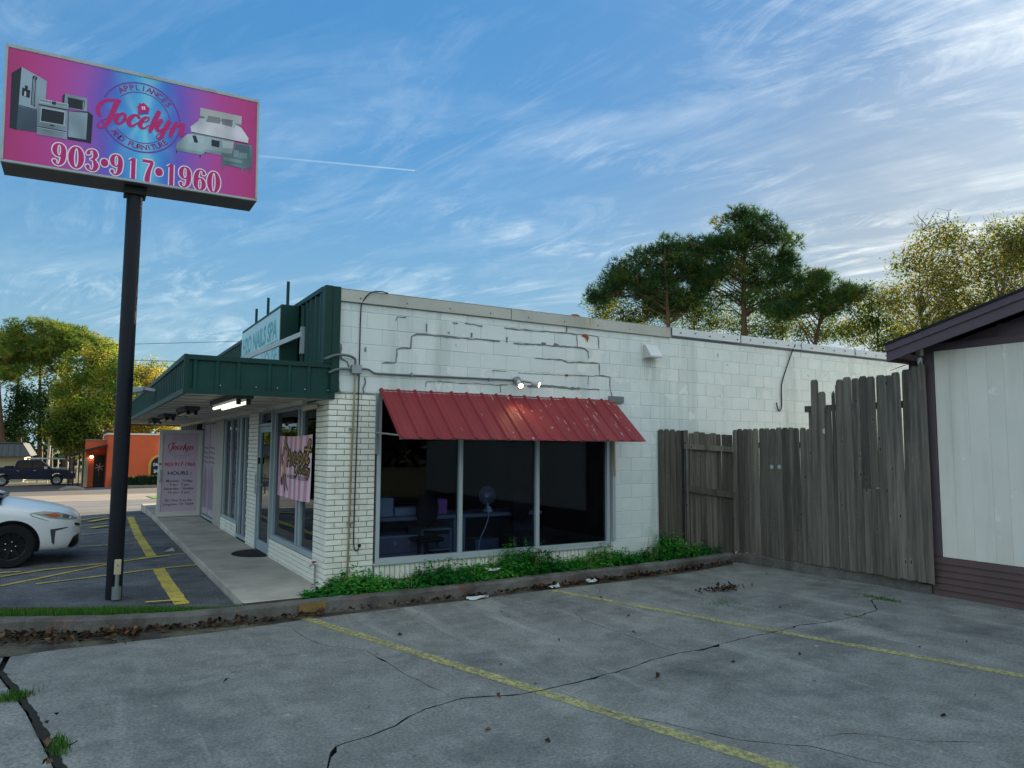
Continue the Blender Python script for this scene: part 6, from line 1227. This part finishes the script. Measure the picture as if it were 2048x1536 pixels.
mb = MB(); mb.box(-1.6, -.6, 46.2, 46.6, tz(46) - .0, tz(46) + .012, m_blue); struct('blue_marking', mb)
mb = MB(); mb.prism([(-3.6, tz(45)), (-2.2, tz(45)), (-2.6, tz(45) + .14), (-3.2, tz(45) + .16)], 1, 44, 46.5, m_apron); struct('traffic_island', mb)
up = thing('utility_post', 'pale weathered utility post with a crossbar among the pine trunks', 'post', (-5.2, 75, -1.3))
mb = MB(); mb.tube([(-5.2, 75, -1.3), (-5.2, 75, 6.0)], .13, M('pale_timber', (140, 138, 130), .9), 8); part('post', mb, up); mb = MB(); mb.box(-5.75, -4.65, 74.9, 75.1, 5.2, 5.4, MATS['pale_timber']); part('crossbar', mb, up)
for l, lb in zip(D['wires'], ('thin wire crossing in front of the left pine trunks', 'thin wire in the sky running behind the salon sign', 'faint wire just above the green canopy edge')):
    mb = MB(); mb.tube(catmull(l, 5), .016, M('wire', (50, 56, 62), .7), 5); tags(part('power_line', mb, None), lb, 'wire', 'overhead wires')
# ---------------------------------------------------------------- trees
rng = np.random.default_rng(12)
def leaf_mat(name, cols, tr=.45): return M(name, (80, 90, 40), attr=cols, trans=tr)
m_needle = leaf_mat('pine_needles', [(40, 66, 46), (60, 92, 54), (90, 112, 56), (134, 120, 62)], .38)
m_needle2 = leaf_mat('pine_needles_sunny', [(62, 90, 46), (98, 120, 56), (132, 144, 60), (164, 158, 74)], 0.32)
m_golden = leaf_mat('golden_leaves', [(76, 110, 48), (112, 132, 54), (158, 154, 64), (204, 164, 80)], 0.45)
m_olive = leaf_mat('olive_leaves', [(44, 66, 34), (76, 98, 42), (122, 130, 52), (180, 158, 66)], 0.45)
m_sparse = leaf_mat('autumn_leaves', [(74, 96, 46), (110, 122, 56), (142, 136, 66), (142, 112, 62)], .42)
m_evg = leaf_mat('dark_evergreen_leaves', [(25, 46, 32), (39, 64, 39), (55, 80, 46), (69, 92, 50)], .25)
m_bark = M('pine_bark', (84, 66, 52), .95, .3, 3, .6, 20, stretch=(3, 3, .8)); m_bark2 = M('pale_bark', (104, 92, 78), .9, .25, 3, .4, 20); m_bark3 = M('grey_bark', (96, 90, 82), .95, .3, 3, .5, 20)
def in_blobs(blobs, n, depth=1.0, shell=.45):
    B = np.array(blobs); vol = B[:, 3] ** 2 * B[:, 4]; idx = rng.choice(len(B), n, p=vol / vol.sum()); b = B[idx]
    u = rng.normal(size=(n, 3)); u /= np.linalg.norm(u, axis=1)[:, None]; r = rng.random(n) ** shell
    u *= r[:, None]; return b[:, :3] + u * np.stack([b[:, 3] * depth, b[:, 3] * depth, b[:, 4]], 1), idx
def ground_at(x, y): return tz(y) if y > 12 and x < 20 else 0.0
def skeleton(mb, base, top, r0, ends, m, start=.35, r_end=.02, seg=4, nmax=90, sag=0.0, rise=.6):
    base, top = np.array(base, float), np.array(top, float); pts = []
    for i in range(8):
        t = i / 7; w = (1 - t) * t * .5; pts.append(base + (top - base) * t + np.array([math.sin(3 * t + r0 * 50), math.cos(4 * t + r0 * 30), 0]) * w * r0 * 3)
    mb.tube(pts, [r0 * (1 - .82 * i / 7) for i in range(8)], m, 8)
    ax = top - base; L2 = ax @ ax
    nodes = []
    for q_, e in enumerate(ends[:nmax]):
        hd = np.hypot(*(e - base - ax * np.clip(((e - base) @ ax) / L2, 0, 1))[:2])
        t = min(.97, max(start, ((e - base) @ ax) / L2 - (rise * hd + rng.uniform(.1, .5)) / L2 ** .5)); f = t * 7; i = min(6, int(f)); p = pts[i] + (pts[i + 1] - pts[i]) * (f - i)
        if q_ % 3 and nodes:      # twig off the nearest limb
            NP = np.array(nodes); dd = np.linalg.norm(NP - e, axis=1) + (NP[:, 2] > e[2]) * 1.0; j = dd.argmin()
            if dd[j] < hd + .3:
                p = NP[j]; mb.tube([p, (p + e) / 2 + rng.normal(0, .06, 3), e], [r_end * 1.7, r_end * 1.3, r_end * .8], m, 5, False); continue
        nodes += [p + (e - p) * s_ + np.array([0, 0, .0]) for s_ in (.45, .65, .85, 1.0)]
        mid = p + (e - p) * .5 + np.array([rng.normal(0, .12), rng.normal(0, .12), rng.normal(0, .15) - sag]) * np.linalg.norm(e - p) * .25
        ra = max(r_end * 1.6, r0 * (1 - .82 * t) * .42); mb.tube(catmull([p, mid, e], 3), [ra, ra * .85, ra * .7, ra * .55, ra * .42, ra * .3, r_end][:7], m, 5, False)
def needles(centers, per, rad, nl, width, k=6, up=.5):
    n = len(centers); c = np.repeat(centers, per, 0); u = rng.normal(size=(n * per, 3)); u /= np.linalg.norm(u, axis=1)[:, None]
    c = c + u * (rng.random(n * per) ** .5)[:, None] * np.array([rad, rad, rad * .62]); ax = u.copy(); ax[:, 2] += up; ax /= np.linalg.norm(ax, axis=1)[:, None]
    c2 = np.repeat(c, k, 0); d = np.repeat(ax, k, 0) + rng.normal(size=(len(c2), 3)) * .75; d /= np.linalg.norm(d, axis=1)[:, None]
    l = nl * rng.uniform(.7, 1.2, len(c2)); s = np.cross(d, rng.normal(size=d.shape)); s /= np.linalg.norm(s, axis=1)[:, None] + 1e-9
    a = c2 - s * width / 2; b = c2 + s * width / 2; e = c2 + d * l[:, None]
    V = np.stack([a, b, e], 1).reshape(-1, 3); Fc = np.arange(len(V)).reshape(-1, 3); return V, Fc, len(c)
def leaves(centers, per, rad, size, flat=.75, droop=0.0):
    n = len(centers); c = np.repeat(centers, per, 0); u = rng.normal(size=(n * per, 3)); u /= np.linalg.norm(u, axis=1)[:, None]
    c = c + u * (rng.random(n * per) ** .45)[:, None] * np.array([rad, rad, rad * flat]); N_ = len(c)
    a = rng.normal(size=(N_, 3)); a[:, 2] -= droop; a /= np.linalg.norm(a, axis=1)[:, None]; b = np.cross(a, rng.normal(size=(N_, 3))); b /= np.linalg.norm(b, axis=1)[:, None]
    s = size * rng.uniform(.6, 1.25, N_); w = s * .32
    V = np.stack([c, c + a * (s * .5)[:, None] + b * w[:, None], c + a * s[:, None], c + a * (s * .5)[:, None] - b * w[:, None]], 1).reshape(-1, 3)
    return V, np.arange(len(V)).reshape(-1, 4), N_
def patchy(centers, per_face, n, spread=.22, base=.45):
    t = np.clip(base + rng.normal(0, spread, len(centers)), 0, 1); return np.clip(np.repeat(t, per_face) + rng.normal(0, .1, len(centers) * per_face), 0, 1)
def pine(label, base, top, r0, blobs, ncl, tufts, mat, crad, nl, width, bark=m_bark, group=None, k=6, start=.45, depth=1.0, base_t=.4, nbr=80):
    t = thing('pine_tree', label, 'tree', base, group); cs, _ = in_blobs(blobs, ncl, depth)
    mb = MB(); skeleton(mb, base, top, r0, cs, bark, start, .022, nmax=nbr, rise=.42); part('trunk', mb, t, origin=base)
    V, Fc, n = needles(cs, tufts, crad, nl, width, k); npmesh('crown', V, Fc, mat, t, patchy(cs, tufts * k, n, base=base_t), base); return t
def broadleaf(name, label, base, top, r0, blobs, ncl, per, mat, crad, size, bark=m_bark3, group=None, start=.25, depth=1.0, base_t=.45, nbr=70, sub=0):
    t = thing(name, label, 'tree', base, group); cs, _ = in_blobs(blobs, ncl, depth)
    mb = MB(); skeleton(mb, base, top, r0, cs, bark, start, .012, nmax=nbr, rise=1.0)
    if sub:      # twigs that show against the sky
        for c in cs[:sub]:
            for _ in range(3): d = rng.normal(size=3); d[2] = abs(d[2]); d *= crad * .9 / np.linalg.norm(d); mb.tube([c, c + d * .6 + rng.normal(size=3) * .1, c + d * 1.3], [.014, .010, .006], bark, 4, False)
    part('trunk', mb, t, origin=base); V, Fc, n = leaves(cs, per, crad, size); npmesh('crown', V, Fc, mat, t, patchy(cs, per, n, base=base_t), base); return t
# behind the shop, right
pine('tall round topped pine standing behind the white shop wall', (28.15, 18.4, 0), (27.75, 17.7, 13.9), .30, D['t_pine'], 285, 30, m_needle, .56, .30, .036, group='trees behind the shop', start=.60, base_t=.38, nbr=170)
pine('dark pine left of the tall round topped pine, behind the shop', (24.4, 20.2, 0), (24.1, 20.1, 12.4), .24, D['t_pine2'], 225, 30, m_needle, .54, .30, .036, group='trees behind the shop', start=.55, base_t=.30, nbr=130)
pine('small leaning pine right of the tall round topped pine', (28.2, 16.0, 0), (30.6, 14.9, 10.6), .22, D['t_pine3'], 120, 28, m_needle, .48, .28, .036, group='trees behind the shop', start=.55, base_t=.45, nbr=80)
ul = ['low golden green bush tree at the left foot of the dark pine behind the shop', 'low golden green tree between the two pines behind the shop', 'low olive tree at the foot of the leaning pine behind the shop', 'dense olive tree between the leaning pine and the house roof']
for b, l, dens in zip(D['t_under'], ul, (130, 150, 150, 190)):
    c = np.mean(np.array(b), 0); broadleaf('broadleaf_tree', l, (c[0], c[1], 0), (c[0], c[1], c[2]), .14, b, dens, 52, m_olive, .62, .125, group='trees behind the shop', base_t=.34)
for b, l, q in zip(D['t_dec'], ['thinning autumn tree with bare twigs above the plum roof, left of its twin', 'thinning autumn tree at the right edge above the plum roof'], (1, 2)):
    c = np.array(b[0]); x, y = (29.3, 9.0) if q == 1 else (31.5, 7.2)
    broadleaf('autumn_tree', l, (x, y, 0), (c[0], c[1], c[2] + .8), .22, b, 380, 44, m_sparse, .66, .115, m_bark2, 'trees behind the shop', start=.3, nbr=170, sub=120, base_t=.42)
# far left
pl_ = ['pine at the left edge with a bare trunk and low flat crown', 'tall pine second from the left edge, behind the dark pickup', 'broad topped pine third from the left edge', 'pine top behind the broad pine, left of the golden trees', 'small dark pine top just left of the sign pole']
for b, l, x, y in zip(D['t_lp'], pl_, (-8.9, -8.4, -6.1, -3.9, -1.9), (79.5, 83.5, 81.5, 83, 81)):
    c = np.array(b[0]); pine(l, (x, y, -1.3), (c[0], c[1], max(q[2] for q in b)), .30, b, 36 * len(b), 24, m_needle2, .72, .42, .075, group='pines across the way', k=5, start=.55, nbr=60, base_t=.5)
for b, l in zip(D['t_ev'], ['dark evergreen low between the left pine trunks', 'dark evergreen low beside the golden trees at left']):
    c = np.mean(np.array(b), 0); broadleaf('evergreen_tree', l, (c[0], c[1], -1.3), (c[0], c[1], c[2]), .2, b, 110, 60, m_evg, .9, .26, group='trees across the way')
gl_ = ['golden green tree left of the sign pole', 'yellow green tree right behind the sign pole', 'golden orange tree seen between the sign pole and the canopy', 'low green tree behind the porch of the orange building']
for i, (b, l) in enumerate(zip(D['t_gold'], gl_)):
    c = np.mean(np.array(b), 0); broadleaf('golden_tree', l, (c[0], c[1], -1.3), (c[0], c[1], c[2] + 1), .25, b, 150, 90, m_golden if i < 3 else m_olive, .85, .22, group='trees across the way', base_t=(.42, .4, .62, .4)[i])
for b, l in zip(D['t_left'], ['tree beyond the left edge nearest the frame', 'second tree beyond the left edge', 'third tree beyond the left edge', 'tree beyond the left edge farthest out']):
    c = np.mean(np.array(b), 0); broadleaf('street_tree', l, (c[0], c[1], -1.0), (c[0], c[1], c[2] + 1), .3, b, 110, 50, m_olive, 1.1, .34, group='trees along the street to the left')
# a far wood closes the view between trunks and houses, and an unseen one is added behind the viewer to darken window reflections
def wood_mass(name, x0, x1, y0, y1, z0, h, n, mat, size, label):
    k = n // 60; cs = np.stack([rng.uniform(x0, x1, k), rng.uniform(y0, y1, k), z0 + h * rng.random(k) ** .8 * (0.75 + .25 * np.sin(np.linspace(0, 40, k)))], 1)
    V, Fc, m_ = leaves(cs, 60, 1.5, size); o = npmesh(name, V, Fc, mat, None, patchy(cs, 60, m_, base=.5)); return tags(o, kind='stuff')
wood_mass('far_wood', -160, 30, 95, 110, -1.3, 5.5, 34000, m_evg, .7, '')
wood_mass('unseen_wood_behind_viewer', -50, 45, -60, -52, 0, 10, 26000, m_evg, .8, '')
wood_mass('hedge', 0.2, 9, 47.6, 48.9, tz(48), .75, 30000, m_evg, .14, '') if False else None
hd = None
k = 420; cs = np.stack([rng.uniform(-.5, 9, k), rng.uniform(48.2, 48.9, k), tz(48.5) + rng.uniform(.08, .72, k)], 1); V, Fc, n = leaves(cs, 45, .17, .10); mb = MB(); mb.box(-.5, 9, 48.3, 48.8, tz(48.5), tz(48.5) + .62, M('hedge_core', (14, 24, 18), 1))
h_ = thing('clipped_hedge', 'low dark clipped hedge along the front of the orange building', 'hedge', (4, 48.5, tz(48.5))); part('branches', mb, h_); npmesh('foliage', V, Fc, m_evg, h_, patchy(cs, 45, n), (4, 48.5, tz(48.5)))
mb = MB(); mb.box(-.6, 9, 47.7, 48.0, tz(48), tz(48) + .14, m_apron); struct('far_kerb', mb)

# ---------------------------------------------------------------- weeds, grass, leaf litter
m_weed = leaf_mat('weed_leaves', [(40, 104, 50), (58, 134, 58), (84, 160, 66), (120, 180, 80)], .4)
def weed_h(x): return np.interp(x, [-.35, 0, .3, .7, 1.2, 1.75, 2.1, 2.45, 2.8, 3.3, 3.8, 4.3, 4.6, 5.0, 5.4, 5.9, 6.3], [.08, .18, .22, .17, .24, .22, .38, .42, .30, .25, .24, .28, .20, .28, .38, .36, .22])
ns = 2300; x = np.concatenate([rng.uniform(-.32, 6.3, ns), rng.normal(.02, .14, 60), rng.normal(2.25, .3, 160)]); x = np.clip(x, -.36, 6.35); yk = np.interp(x, [p[0] for p in KERB], [p[1] for p in KERB]) + .17
f = rng.random(len(x)); y = yk + (np.where(x < .0, -.18, -.03) - yk) * (f ** .9); hh = .88 * weed_h(x) * np.where(rng.random(len(x)) < .12, rng.uniform(1.0, 1.45, len(x)), rng.uniform(.3, .95, len(x))) * (.55 + .45 * np.clip(f * 2.5, 0, 1)) * (.85 + .3 * np.sin(x * 5.1))
Vs, Fs, Ts, cnt = [], [], [], 0
SV = MB()
for i in range(len(x)):
    n = 7 + int(hh[i] * 38); lean = rng.normal(0, .16, 2); t = rng.random(n) ** .8; p = np.stack([x[i] + lean[0] * t * hh[i] * 1.5, y[i] + lean[1] * t * hh[i] * 1.5 - .02 * t, .10 + t * hh[i]], 1)
    a = rng.normal(size=(n, 3)); a[:, 2] = -.15 + rng.normal(0, .3, n); a /= np.linalg.norm(a, axis=1)[:, None]
    b = np.cross(a, np.array([0, 0, 1.0])); b /= np.linalg.norm(b, axis=1)[:, None] + 1e-6; up = np.cross(b, a)
    s = rng.uniform(.022, .052, n); s = s[:, None]; st = p + a * s * .4
    Vs.append(np.stack([st, st + a * s * .35 + b * s * .42 + up * s * .06, st + a * s * .8 + b * s * .28 + up * s * .02, st + a * s * 1.15 - up * s * .08, st + a * s * .8 - b * s * .28 + up * s * .02, st + a * s * .35 - b * s * .42 + up * s * .06], 1).reshape(-1, 3))
    k = np.arange(n)[:, None] * 6 + cnt; Fs.append(np.concatenate([k + np.array([0, 1, 2, 3]), k + np.array([0, 3, 4, 5])], 1).reshape(-1, 4)); cnt += n * 6
    tv = np.clip(.4 + .25 * math.sin(x[i] * 3.7) + rng.normal(0, .16) + rng.normal(0, .1, n), 0, 1); Ts.append(np.repeat(tv, 2))
    if i % 3 == 0: SV.tube([(x[i], y[i], .09), tuple(p[t.argmax()])], [.004, .002], m_evg, 4, False)
wd = npmesh('weeds', np.concatenate(Vs), np.concatenate(Fs), m_weed, None, np.concatenate(Ts)); tags(wd, kind='stuff')
for _ in range(70):     # dry stalks among the green
    xx = float(rng.uniform(-.1, 6.2)); yy = float(np.interp(xx, [p[0] for p in KERB], [p[1] for p in KERB])) + float(rng.uniform(.22, .55)); hh_ = float(weed_h(xx) * rng.uniform(.7, 1.5)); lx, ly = rng.normal(0, .07, 2)
    SV.tube([(xx, yy, .09), (xx + lx * .4, yy + ly * .4, .09 + hh_ * .6), (xx + lx, yy + ly - .02, .09 + hh_)], [.0035, .0028, .0015], M('dry_stalk', (132, 112, 78), .9, .2, 20), 4, False)
tags(part('weed_stems', SV, wd), kind='stuff')
m_grass = leaf_mat('grass_blades', [(41, 82, 34), (64, 110, 43), (94, 135, 55), (149, 142, 75)], .35)
def blades(px, py, pz, h, wid, name, mat, lean=.5):
    n = len(px); a = rng.random(n) * 6.283; d = np.stack([np.cos(a), np.sin(a), np.zeros(n)], 1); s = np.stack([-np.sin(a), np.cos(a), np.zeros(n)], 1) * (wid * rng.uniform(.6, 1.3, n))[:, None]
    p = np.stack([px, py, pz], 1); l = rng.uniform(.1, lean, n)[:, None]; H_ = h[:, None]; up = np.array([0, 0, 1.0])
    q = p + up * H_ * .6 + d * H_ * l * .3; e = p + up * H_ * (1 - l * .35) + d * H_ * l
    V = np.stack([p - s, p + s, q + s * .7, q - s * .7, e], 1).reshape(-1, 3); k = np.arange(n)[:, None] * 5
    Fc = np.concatenate([k + np.array([0, 1, 2]), k + np.array([0, 2, 3]), k + np.array([3, 2, 4])], 1).reshape(-1, 3)
    return tags(npmesh(name, V, Fc, mat, None, np.repeat(np.clip(.35 + rng.normal(0, .22, n), 0, 1), 3)), kind='stuff')
n = 34000; gx = rng.uniform(-5.2, -.96, n); back = np.interp(gx, [-6, -4, -2.5, -1.6, -1.2, -.95], [1.9, 1.15, .42, .05, -.3, -.1]); front = np.interp(gx, [p[0] for p in KERB], [p[1] for p in KERB]) + .17; u = rng.random(n) ** 1.25
gy = front + (back - front) * u; dens = .5 + .5 * np.sin(gx * 3.1) * np.sin(gx * 7.7 + gy * 5); keep = rng.random(n) < (.55 + .45 * dens) * np.clip(1.35 - u, .25, 1); gx, gy, u = gx[keep], gy[keep], u[keep]
blades(gx, gy, np.full(len(gx), .03), rng.uniform(.05, .15, len(gx)) * (1.15 - .6 * u) * np.interp(gx, [-3.5, -2.2, -1.2, -.9], [1.1, 1.2, .8, .5]), .0034, 'grass', m_grass)
TP = [(25, .11, 900, .05, .13), (118, .09, 700, .07, .10), (0, .13, 420, .035, .07), (0, .06, 160, .03, .04)]
gx, gy, gz, gh = [], [], [], []
for (cx_, cy_), (s_, n_, h_) in zip(D['grass_tufts'], [(.06, 600, .055), (.045, 480, .055), (.07, 420, .05), (.04, 160, .03), (.10, 320, .03), (.12, 260, .02)]):
    gx.append(rng.normal(cx_, s_ * (1 if cy_ > -3 else .6), n_)); gy.append(rng.normal(cy_, s_ * (1 if cy_ > -3 else 2.0), n_)); gz.append(np.full(n_, -.005)); gh.append(rng.uniform(.3, 1.0, n_) * h_)
blades(np.concatenate(gx), np.concatenate(gy), np.concatenate(gz), np.concatenate(gh), .0022, 'crack_grass', m_grass, .9)
# joint at left filled with soil
mb = MB(); P = strip_poly([tuple(q) for q in D['joint']] + [(-2.3, -6.5)], .05, random.Random(8), .4, .06); nn = len(P) // 2; A_, B_ = P[:nn], P[nn:][::-1]
for i in range(nn - 1): mb.add([(q[0], q[1], .0025) for q in (A_[i], A_[i + 1], B_[i + 1], B_[i])], [(3, 2, 1, 0)], M('joint_soil', (38, 34, 30), 1, .4, 25))
tags(part('joint_soil', mb, None, origin=(0, 0, 0)), kind='stuff')
# dirt drift along the kerb, then leaves on top
m_dirt = paint_mat('dirt_film', (58, 52, 46), .56, .72, 5)
mb = MB(); kx = [-3.4, -3.0, -2.6, -2.2, -1.8, -1.4, -1.0, -.6, -.2, .3, .9, 1.6, 2.4, 3.2, 4.2, 5.2, 6.2]; wdt = [.85, .8, .55, .42, .34, .27, .23, .19, .15, .12, .11, .14, .13, .16, .20, .16, .10]
ky = np.interp(kx, [p[0] for p in KERB], [p[1] for p in KERB]); vs = [(a, b + .02, .003) for a, b in zip(kx, ky)] + [(a, b - w, .003) for a, b, w in zip(kx, ky, wdt)]; n = len(kx)
mb.add(vs, [(i, n + i, n + i + 1, i + 1) for i in range(n - 1)], m_dirt); tags(part('dirt', mb, None, origin=(0, 0, 0)), kind='stuff')
m_dead = leaf_mat('dead_leaves', [(44, 36, 32), (66, 50, 40), (92, 70, 52), (126, 100, 76)], .1)
def litter(name, xs, ys, zs, size):
    n = len(xs); a = rng.random(n) * 6.283; tl = rng.normal(0, .45, n); d = np.stack([np.cos(a) * np.cos(tl), np.sin(a) * np.cos(tl), np.sin(tl)], 1); s = np.stack([-np.sin(a), np.cos(a), rng.normal(0, .35, n)], 1)
    z = size * rng.uniform(.6, 1.4, n); w = z * .3; c = np.stack([xs, ys, zs + np.abs(np.sin(tl)) * z * .5], 1); up = np.array([0, 0, 1.0]) * (z * rng.uniform(.05, .3, n))[:, None]
    V = np.stack([c - d * z[:, None] * .5, c + s * w[:, None] + up, c + d * z[:, None] * .5, c - s * w[:, None] + up * .8], 1).reshape(-1, 3); k = np.arange(n)[:, None] * 4
    Fc = np.concatenate([k + np.array([0, 1, 2]), k + np.array([0, 2, 3])], 1).reshape(-1, 3); return tags(npmesh(name, V, Fc, m_dead, None, np.repeat(np.clip(rng.normal(.4, .25, n), 0, 1), 2)), kind='stuff')
def along(x0, x1, n, spread, p=1.0): x = rng.uniform(x0, x1, n); y = np.interp(x, [q[0] for q in KERB], [q[1] for q in KERB]) - np.abs(rng.normal(0, spread, n)) - .01; return x, y
X, Y = zip(along(-3.4, -2.0, 330, .22), along(-2.2, -.3, 190, .08), along(-.3, 1.2, 50, .05), along(1.2, 2.5, 70, .05), along(2.4, 4.6, 300, .07), along(4.6, 6.3, 150, .06), (rng.normal(4.55, .16, 90), rng.normal(-2.0, .05, 90)), (rng.normal(-2.62, .06, 8), rng.normal(-3.3, .25, 8)))
litter('leaf_litter', np.concatenate(X), np.concatenate(Y), np.full(sum(map(len, X)), .012) + rng.uniform(0, .02, sum(map(len, X))), .06)
litter('scattered_leaves', rng.uniform(-2.6, 6.3, 46), rng.uniform(-7, -1.2, 46), np.full(46, .006), .042)
# gravel specks on both lots
n = 700; px = np.concatenate([rng.uniform(-6, -1.0, n // 2), rng.uniform(-3, 6, n // 2)]); py = np.concatenate([rng.uniform(.4, 9, n // 2), rng.uniform(-7.5, -1, n // 2)])
c = np.stack([px, py, np.full(n, .003)], 1); s = rng.uniform(.003, .010, n)[:, None]; T = np.array([[1, 0, 0], [-.5, .87, 0], [-.5, -.87, 0], [0, 0, 1.0]]); V = (c[:, None, :] + T[None] * s[:, None, :]).reshape(-1, 3); k = np.arange(n)[:, None] * 4
Fc = np.concatenate([k + np.array(q) for q in ([0, 1, 3], [1, 2, 3], [2, 0, 3])], 1).reshape(-1, 3); tags(npmesh('grit', V, Fc, M('grit', (150, 148, 142), .9, .3, 30)), kind='stuff')
# loose rubbish
def crumple(label, x, y, z, sx, sy, seed, mat):
    R = random.Random(seed); mb = MB(); n = 5; V = [(x + sx * (i / n - .5) + R.gauss(0, .008), y + sy * (j / n - .5) + R.gauss(0, .008), z + abs(R.gauss(0, .018))) for j in range(n + 1) for i in range(n + 1)]
    mb.add(V, [(j * (n + 1) + i, j * (n + 1) + i + 1, (j + 1) * (n + 1) + i + 1, (j + 1) * (n + 1) + i) for j in range(n) for i in range(n)], mat); tags(part('paper_scrap', mb, None), label, 'litter')
m_pap = M('paper', (196, 204, 206), .7, .1, 20)
crumple('flattened white paper scrap lying below the kerb under the middle window', 1.55, -.95, .01, .26, .10, 1, m_pap)
crumple('pale crumpled wrapper lying below the kerb left of the big leaf pile', 2.72, -.86, .015, .14, .07, 2, m_pap)
crumple('pale crumpled wrapper in the middle of the big leaf pile', 3.32, -.84, .03, .13, .06, 3, m_pap)
crumple('white paper caught in the green weeds under the window', 2.05, -.42, .22, .16, .12, 4, m_pap)
print('polys', sum(len(o.data.polygons) for o in bpy.data.objects if o.type == 'MESH'), 'objs', len(bpy.data.objects))
